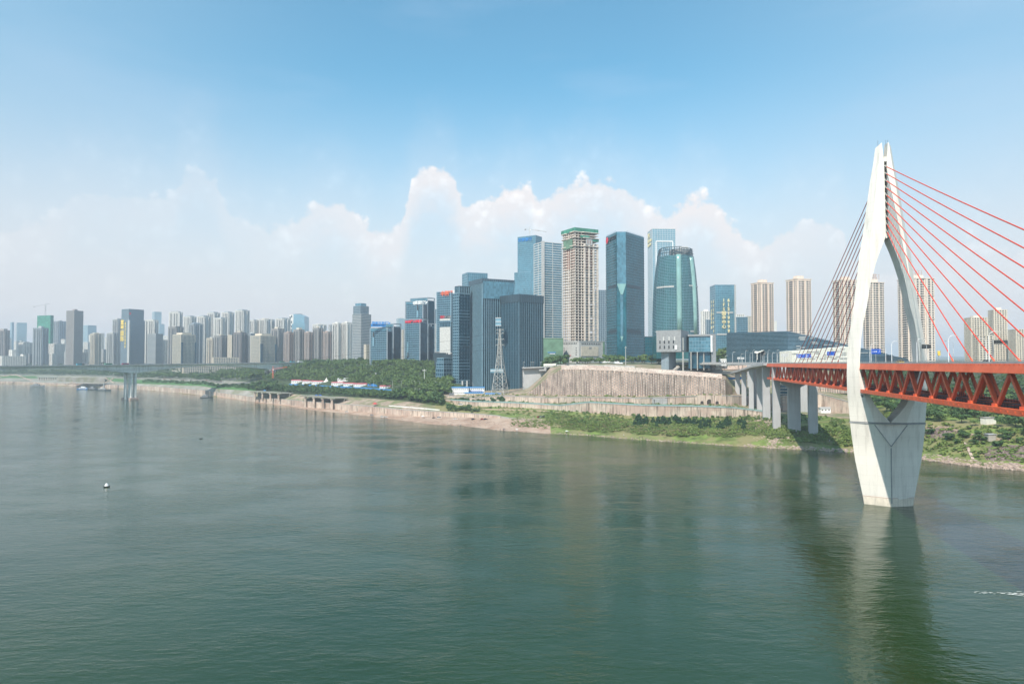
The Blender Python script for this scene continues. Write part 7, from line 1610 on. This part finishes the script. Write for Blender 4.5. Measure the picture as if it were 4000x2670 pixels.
for kd, lf in (('round', 'leaf_dark'), ('round', 'leaf_mid'), ('tall', 'leaf_dark'), ('tall', 'leaf_mid'), ('pine', 'leaf_pine'), ('bush', 'leaf_bush'), ('round', 'leaf_brown')):
    TM[(kd, lf)] = [tree_mesh(kd, 10 + s, lf) for s in range(3)]
def put_tree(nm, p, kind, leaf, h, label, group, wide=1.0):
    H = {'pine': 8, 'tall': 11, 'bush': 3}.get(kind, 9); o = bpy.data.objects.new(nm, rnd.choice(TM[(kind, leaf)])); link(o); o.location = p; s = h / H; o.scale = (s * wide * rnd.uniform(.85, 1.15), s * wide, s); o.rotation_euler = (0, 0, rnd.random() * 6.28); return tag(o, label, 'tree', group)
def mass(name, positions, sizes, kind, leaf, seed=1, nq=None):
    """many plants nobody could count, joined into one mesh"""
    H, v = tree_template(kind, 50 + seed); 
    if nq: v = v.reshape(-1, 4, 3)[np.random.default_rng(seed).permutation(len(v) // 4)[:nq]].reshape(-1, 3)
    P = np.array(positions, float); S = np.array(sizes, float) / H; a = G.uniform(0, 6.28, len(P)); ca, sa = np.cos(a), np.sin(a); wv = G.uniform(.8, 1.3, len(P))
    if nq: wv *= 1.0
    X = (v[None, :, 0] * ca[:, None] - v[None, :, 1] * sa[:, None]) * (S * wv)[:, None] + P[:, 0:1]; Yy = (v[None, :, 0] * sa[:, None] + v[None, :, 1] * ca[:, None]) * (S * wv)[:, None] + P[:, 1:2]; Zz = v[None, :, 2] * S[:, None] + P[:, 2:3]
    A = np.stack([X, Yy, Zz], -1).reshape(-1, 3); nf = len(A) // 4; me = bpy.data.meshes.new(name); me.vertices.add(len(A)); me.vertices.foreach_set('co', A.ravel()); me.loops.add(nf * 4); me.loops.foreach_set('vertex_index', np.arange(nf * 4, dtype=np.int32)); me.polygons.add(nf); me.polygons.foreach_set('loop_start', np.arange(0, nf * 4, 4, dtype=np.int32)); me.polygons.foreach_set('loop_total', np.full(nf, 4, dtype=np.int32)); me.materials.append(MATS[leaf]); me.update(calc_edges=True)
    o = bpy.data.objects.new(name, me); link(o); o['kind'] = 'stuff'; return o
def between(n, u0, u1, l0, l1, f0=0.0, f1=1.0, rr=rnd):
    out = []
    for _ in range(n):
        u = rr.uniform(u0, u1); p = profc(u); a = p[l0][0]; b_ = p[l1][0]; Y = a + (b_ - a) * rr.uniform(f0, f1); out.append(Vector((gx(u, Y), Y, ground_z(u, Y))))
    return out
# dark riverside trees above the embankment
for p in between(250, 985, 1725, 3, 5, .05, .9): put_tree('riverside_tree', p, rnd.choice(('round', 'tall')), rnd.choice(('leaf_dark', 'leaf_dark', 'leaf_mid')), rnd.uniform(8, 13) * (.62 if 1090 < 2000 + p.x / p.y * F < 1540 else 1), 'dark green broadleaf tree in the belt along the top of the river embankment', 'dark trees along the river embankment', 1.25)
mass('riverside_thicket', *(lambda ps: ([tuple(p) for p in ps], [rnd.uniform(4, 7) for _ in ps]))(between(520, 940, 1735, 3, 5, .1, .85)), 'round', 'leaf_dark', 2, 90)
mass('brown_scrub', *(lambda ps: ([tuple(p) for p in ps], [rnd.uniform(3, 6) for _ in ps]))(between(160, 1000, 1700, 2, 4, .8, .9)), 'round', 'leaf_brown', 3, 70)
mass('hedge_bushes', *(lambda ps: ([tuple(p) for p in ps], [rnd.uniform(2, 3.5) for _ in ps]))(between(500, 1100, 1735, 2, 4, .6, .85)), 'bush', 'leaf_mid', 3, 40)
mass('hedge_bushes', *(lambda ps: ([tuple(p) for p in ps], [rnd.uniform(3, 5) for _ in ps]))(between(420, 560, 980, 3, 4, .3, 1)), 'bush', 'leaf_dark', 4, 40)
# park on the hillside
for p in between(150, 1035, 1765, 7, 9, .15, .95): put_tree('park_tree', p, rnd.choice(('round', 'tall')), rnd.choice(('leaf_mid', 'leaf_mid', 'leaf_dark', 'leaf_mid')), rnd.uniform(5.5, 12), 'mid green tree on the wooded park slope below the office blocks', 'trees on the park slope', 1.1)
PK = between(1500, 850, 1765, 7, 10, .02, .9); mass('park_woods', [tuple(p) for p in PK], [rnd.uniform(7, 12) for _ in PK], 'tall', 'leaf_mid', 5, 60)
PK = between(700, 850, 1765, 7, 10, .02, .7); mass('park_woods', [tuple(p) for p in PK], [rnd.uniform(7, 12) for _ in PK], 'round', 'leaf_mid', 6, 60)
PK = between(160, 1690, 1745, 7, 8, 0.25, .9); mass('tower_foot_trees', [tuple(p) for p in PK if p.x / p.y > -.11 or p.y > 900], [rnd.uniform(6, 11) for p in PK if p.x / p.y > -.11 or p.y > 900], 'round', 'leaf_dark', 7, 60)
# far left bank woods
PK = between(900, -400, 860, 5, 8, 0.1, 1); mass('far_bank_woods', [tuple(p) for p in PK], [rnd.uniform(8, 15) for _ in PK], 'round', 'leaf_dark', 8, 36)
for p in between(36, 560, 1010, 6, 8, .0, .4): put_tree('street_tree', p, 'round', rnd.choice(('leaf_mid', 'leaf_dark')), rnd.uniform(10, 16), 'round tree along the far river road under the left bridge', 'street trees along the far river road', 1.3)
PK = between(1300, -700, 1450, 9, 11, 0, 1); mass('city_trees', [tuple(p) for p in PK], [rnd.uniform(9, 17) for _ in PK], 'round', 'leaf_dark', 9, 30)
# terraces and walls
def line_pts(n, li, u0, u1, off=1.5, zo=0):
    out = []
    for _ in range(n): u = rnd.uniform(u0, u1); p = profc(u); Y = p[li][0] + rnd.uniform(0, off); out.append((gx(u, Y), Y, ground_z(u, Y) + zo))
    return out
PK = [tuple(p) for p in between(420, 1730, 2980, 5, 6, 0.1, 1) ]; mass('terrace_bushes', PK, [abs(rnd.gauss(1.0, .7)) + .4 for _ in PK], 'bush', 'leaf_bush', 12, 40)
PK = [tuple(p) for p in between(460, 1730, 2980, 2, 4, 0.2, 1) ] + [tuple(p) for p in between(200, 1730, 2980, 7, 8, 0.1, 1)]; mass('bank_bushes', PK, [abs(rnd.gauss(1.2, .8)) + .5 for _ in PK], 'bush', 'leaf_bush', 13, 40)
for (u0, u1, v, n, h) in ((1780, 1868, 1566, 22, 3.6), (1868, 1905, 1570, 6, 3.5), (1915, 1935, 1570, 4, 5), (1950, 1975, 1572, 4, 6), (1750, 1835, 1600, 20, 5), (1838, 1866, 1606, 8, 3.5)):
    for _ in range(n): put_tree('terrace_tree', hit(rnd.uniform(u0, u1), v + rnd.uniform(-6, 8)), 'round', 'leaf_dark', h * rnd.uniform(.7, 1.2), 'dark bushy tree on the terraces around the retaining wall ends', 'bushy trees by the retaining walls', 1.3)
# conifers on the green bank
for k in range(64):
    u = rnd.choice((rnd.uniform(2475, 2525), rnd.uniform(2540, 2910), rnd.uniform(2560, 2920))); v = 1652 + (u - 2470) * .045 + rnd.uniform(-14, 14); put_tree('young_conifer', hit(u, v), 'pine', 'leaf_pine', rnd.uniform(4.5, 8.0), 'dark young conifer in the row on the green bank below the lower retaining wall', 'young conifers on the green bank', 1.25)
# shrubs and tall grass of the bank
PK = [tuple(p) for p in between(1800, 2130, 3420, 0, 3, 0.22, 1)]; mass('bank_shrubs', PK, [abs(rnd.gauss(1.5, .9)) + .6 for _ in PK], 'bush', 'leaf_bush', 21, 36)
PK = [tuple(p) for p in between(2000, 2180, 3000, 0, 3, 0.25, 1)]; mass('tall_pale_grass', PK, [abs(rnd.gauss(1.1, .5)) + .4 for _ in PK], 'bush', 'leaf_dry', 22, 36)
PK = [tuple(p) for p in between(700, 2150, 3420, 0, 4, 0.3, 1)]; mass('dark_shrubs', PK, [abs(rnd.gauss(1.8, .9)) + .8 for _ in PK], 'bush', 'leaf_mid', 23, 50)
PK = [tuple(p) for p in between(320, 1995, 2160, 0, 2, 0.35, 1)]; mass('mound_grass', PK, [abs(rnd.gauss(.9, .5)) + .4 for _ in PK], 'bush', 'leaf_bush', 24, 36)
# right bank beyond the pylon
PK = [tuple(p) for p in between(1200, 3420, 4700, 0, 6, 0.15, 1)]; mass('right_bank_shrubs', PK, [abs(rnd.gauss(1.5, .9)) + .6 for _ in PK], 'bush', 'leaf_bush', 31, 44)
for p in between(170, 3400, 4350, 6, 9, .0, .75): put_tree('hill_tree', p, 'round', rnd.choice(('leaf_dark', 'leaf_mid')), rnd.uniform(5, 9), 'rounded green tree on the hill under the right part of the bridge', 'trees on the green hill at right', 1.5)
PK = [tuple(p) for p in between(1100, 3340, 4700, 7, 10, 0, 1)] + [tuple(p) for p in between(700, 3400, 4700, 6, 9, .15, 1)]; mass('hill_woods', PK, [rnd.uniform(4, 9) for _ in PK], 'round', 'leaf_dark', 32, 80)
for p in between(26, 3580, 4100, 2, 5, .3, 1): put_tree('bank_tree', p, 'round', 'leaf_dark', rnd.uniform(3.5, 6), 'dark bushy tree on the lower green bank right of the pylon', 'bushy trees right of the pylon', 1.4)
# plateau: trees in front of the towers, wooded knoll
def plateau(n, u0, u1, Y0, Y1, h0, h1, label, group, leaf=('leaf_dark', 'leaf_mid')):
    for _ in range(n): u = rnd.uniform(u0, u1); Y = rnd.uniform(Y0, Y1); put_tree('plateau_tree', Vector((gx(u, Y), Y, ground_z(u, Y))), 'round', rnd.choice(leaf), rnd.uniform(h0, h1), label, group, 1.1)
plateau(26, 2122, 2200, 895, 915, 9, 15, 'dark round tree before the green netted block', 'trees before the netted block', ('leaf_dark',)); plateau(28, 2200, 2420, 850, 900, 5, 9, 'small tree on the plateau road before the unfinished tower', 'plateau trees before the unfinished tower'); plateau(40, 2370, 2590, 900, 950, 6, 13, 'tree at the foot of the teal glass tower', 'trees before the teal tower'); plateau(14, 2600, 2830, 800, 850, 3, 6, 'small tree near the bridge end huts', 'small trees near the bridge end')
kn = MB(); cx_, cy_ = gx(2866, 1010), 1010; rr = []
for k in range(7):
    f_ = k / 6; rr.append([(cx_ + math.cos(a) * 52 * (1 - f_ * .96) * (1 + .1 * math.sin(3 * a)), cy_ + math.sin(a) * 55 * (1 - f_ * .96), 58 + 22 * math.sin(f_ * math.pi / 2)) for a in [i * math.pi / 12 for i in range(24)]])
struct('wooded_knoll', kn.loft(rr), 'forest_floor')
def knz(x, y): 
    q = math.hypot((x - cx_) / 52, (y - cy_) / 55); return 58 + 22 * math.sin(max(0, min(1, (1 - q) / .96)) * math.pi / 2)
for _ in range(90):
    a = rnd.uniform(math.pi, 2 * math.pi); q = rnd.uniform(.1, .95) ** .6; x, y = cx_ + math.cos(a) * 52 * q, cy_ + math.sin(a) * 55 * q; put_tree('knoll_tree', Vector((x, y, knz(x, y) - .3)), rnd.choice(('round', 'tall')), rnd.choice(('leaf_mid', 'leaf_dark', 'leaf_mid')), rnd.uniform(7, 11), 'green tree on the wooded knoll below the gold lettered tower', 'trees on the knoll', 1.1)
for _ in range(30): u = rnd.uniform(2890, 3080); Y = rnd.uniform(820, 850); put_tree('plaza_tree', Vector((gx(u, Y), Y, ground_z(u, Y))), 'round', 'leaf_dark', rnd.uniform(6, 12), 'dark tree around the white faceted canopy', 'trees around the faceted canopy', 1.1)
# rocks
def rocks(name, pts_, smin, smax, m, seed=3):
    g = random.Random(seed); mb = MB(); base = [(-1, -1, -1), (1, -1, -1), (1, 1, -1), (-1, 1, -1), (-1, -1, 1), (1, -1, 1), (1, 1, 1), (-1, 1, 1)]
    for p in pts_:
        s = g.uniform(smin, smax); a = g.random() * 6.28; ca, sa = math.cos(a), math.sin(a); vs = []
        for x, y, z in base: x, y, z = x * s * g.uniform(.5, 1.1), y * s * g.uniform(.5, 1.0), z * s * g.uniform(.3, .75); vs.append((p[0] + x * ca - y * sa, p[1] + x * sa + y * ca, p[2] + z))
        mb.add(vs, [(3, 2, 1, 0), (4, 5, 6, 7), (0, 1, 5, 4), (1, 2, 6, 5), (2, 3, 7, 6), (3, 0, 4, 7)])
    o = bpy.data.objects.new(name, mb.mesh(name, m)); link(o); o['kind'] = 'stuff'
rocks('riprap', [hit(rnd.uniform(3845, 4150), rnd.uniform(1742, 1800) + 0) for _ in range(900)], .5, 1.4, 'rock')
rocks('shore_stones', [tuple(p) for p in between(700, 3400, 4400, 0, 1, 0, .2)], .3, 1.1, 'rock_pale'); rocks('shore_stones', [tuple(p) for p in between(420, 2900, 3340, 0, 1, 0, .3)], .3, 1.0, 'rock_pale', 4)
rocks('rubble_slope', [hit(rnd.gauss(2985, 30), rnd.gauss(1660, 14)) for _ in range(420)], .3, 1.1, 'rock_pale', 5); rocks('rubble_slope', [hit(rnd.gauss(3020, 28), rnd.gauss(1722, 8)) for _ in range(420)], .3, .9, 'rock_pale', 6)
rocks('rubble_slope', [hit(rnd.gauss(3655, 35), rnd.gauss(1690, 10)) for _ in range(350)], .3, 1.2, 'rock', 12); rocks('shore_stones', [tuple(p) for p in between(900, 3420, 4400, 0, 1, 0, .75)], .3, 1.2, 'rock_pale', 13)
rocks('beach_stones', [tuple(p) for p in between(900, 1650, 2200, 0, 1, .1, .95)], .15, .6, 'rock_pale', 7); rocks('mound_stones', [hit(rnd.gauss(2075, 35), rnd.gauss(1648, 10)) for _ in range(380)], .2, .8, 'rock_pale', 8)
rocks('shore_stones', [tuple(p) for p in between(500, 1950, 2900, 0, 1, 0, .12)], .15, .6, 'rock_pale', 9)
# dirt track below the retaining walls
def track(name, pts_, w):
    mb = MB(); ps = []
    for i in range(len(pts_) - 1):
        for k in range(6): a = pts_[i]; b_ = pts_[i + 1]; t_ = k / 6; ps.append(hit(a[0] + (b_[0] - a[0]) * t_, a[1] + (b_[1] - a[1]) * t_, .35))
    rings = []
    for i, p in enumerate(ps):
        d = ps[min(i + 1, len(ps) - 1)] - ps[max(0, i - 1)]; d.z = 0; d.normalize(); x = Vector((-d.y, d.x, 0)) * w / 2; rings.append([p - x, p + x, p + x - Vector((0, 0, 1.2)), p - x - Vector((0, 0, 1.2))])
    struct(name, mb.loft(rings), 'path_soil')
track('dirt_track', [(1722, 1541), (1738, 1560), (1775, 1577), (1830, 1592), (1900, 1597), (2000, 1600), (2100, 1604), (2200, 1612)], 4.5); track('footpath', [(3620, 1665), (3700, 1668), (3760, 1690), (3880, 1712), (3990, 1722)], 4.0)
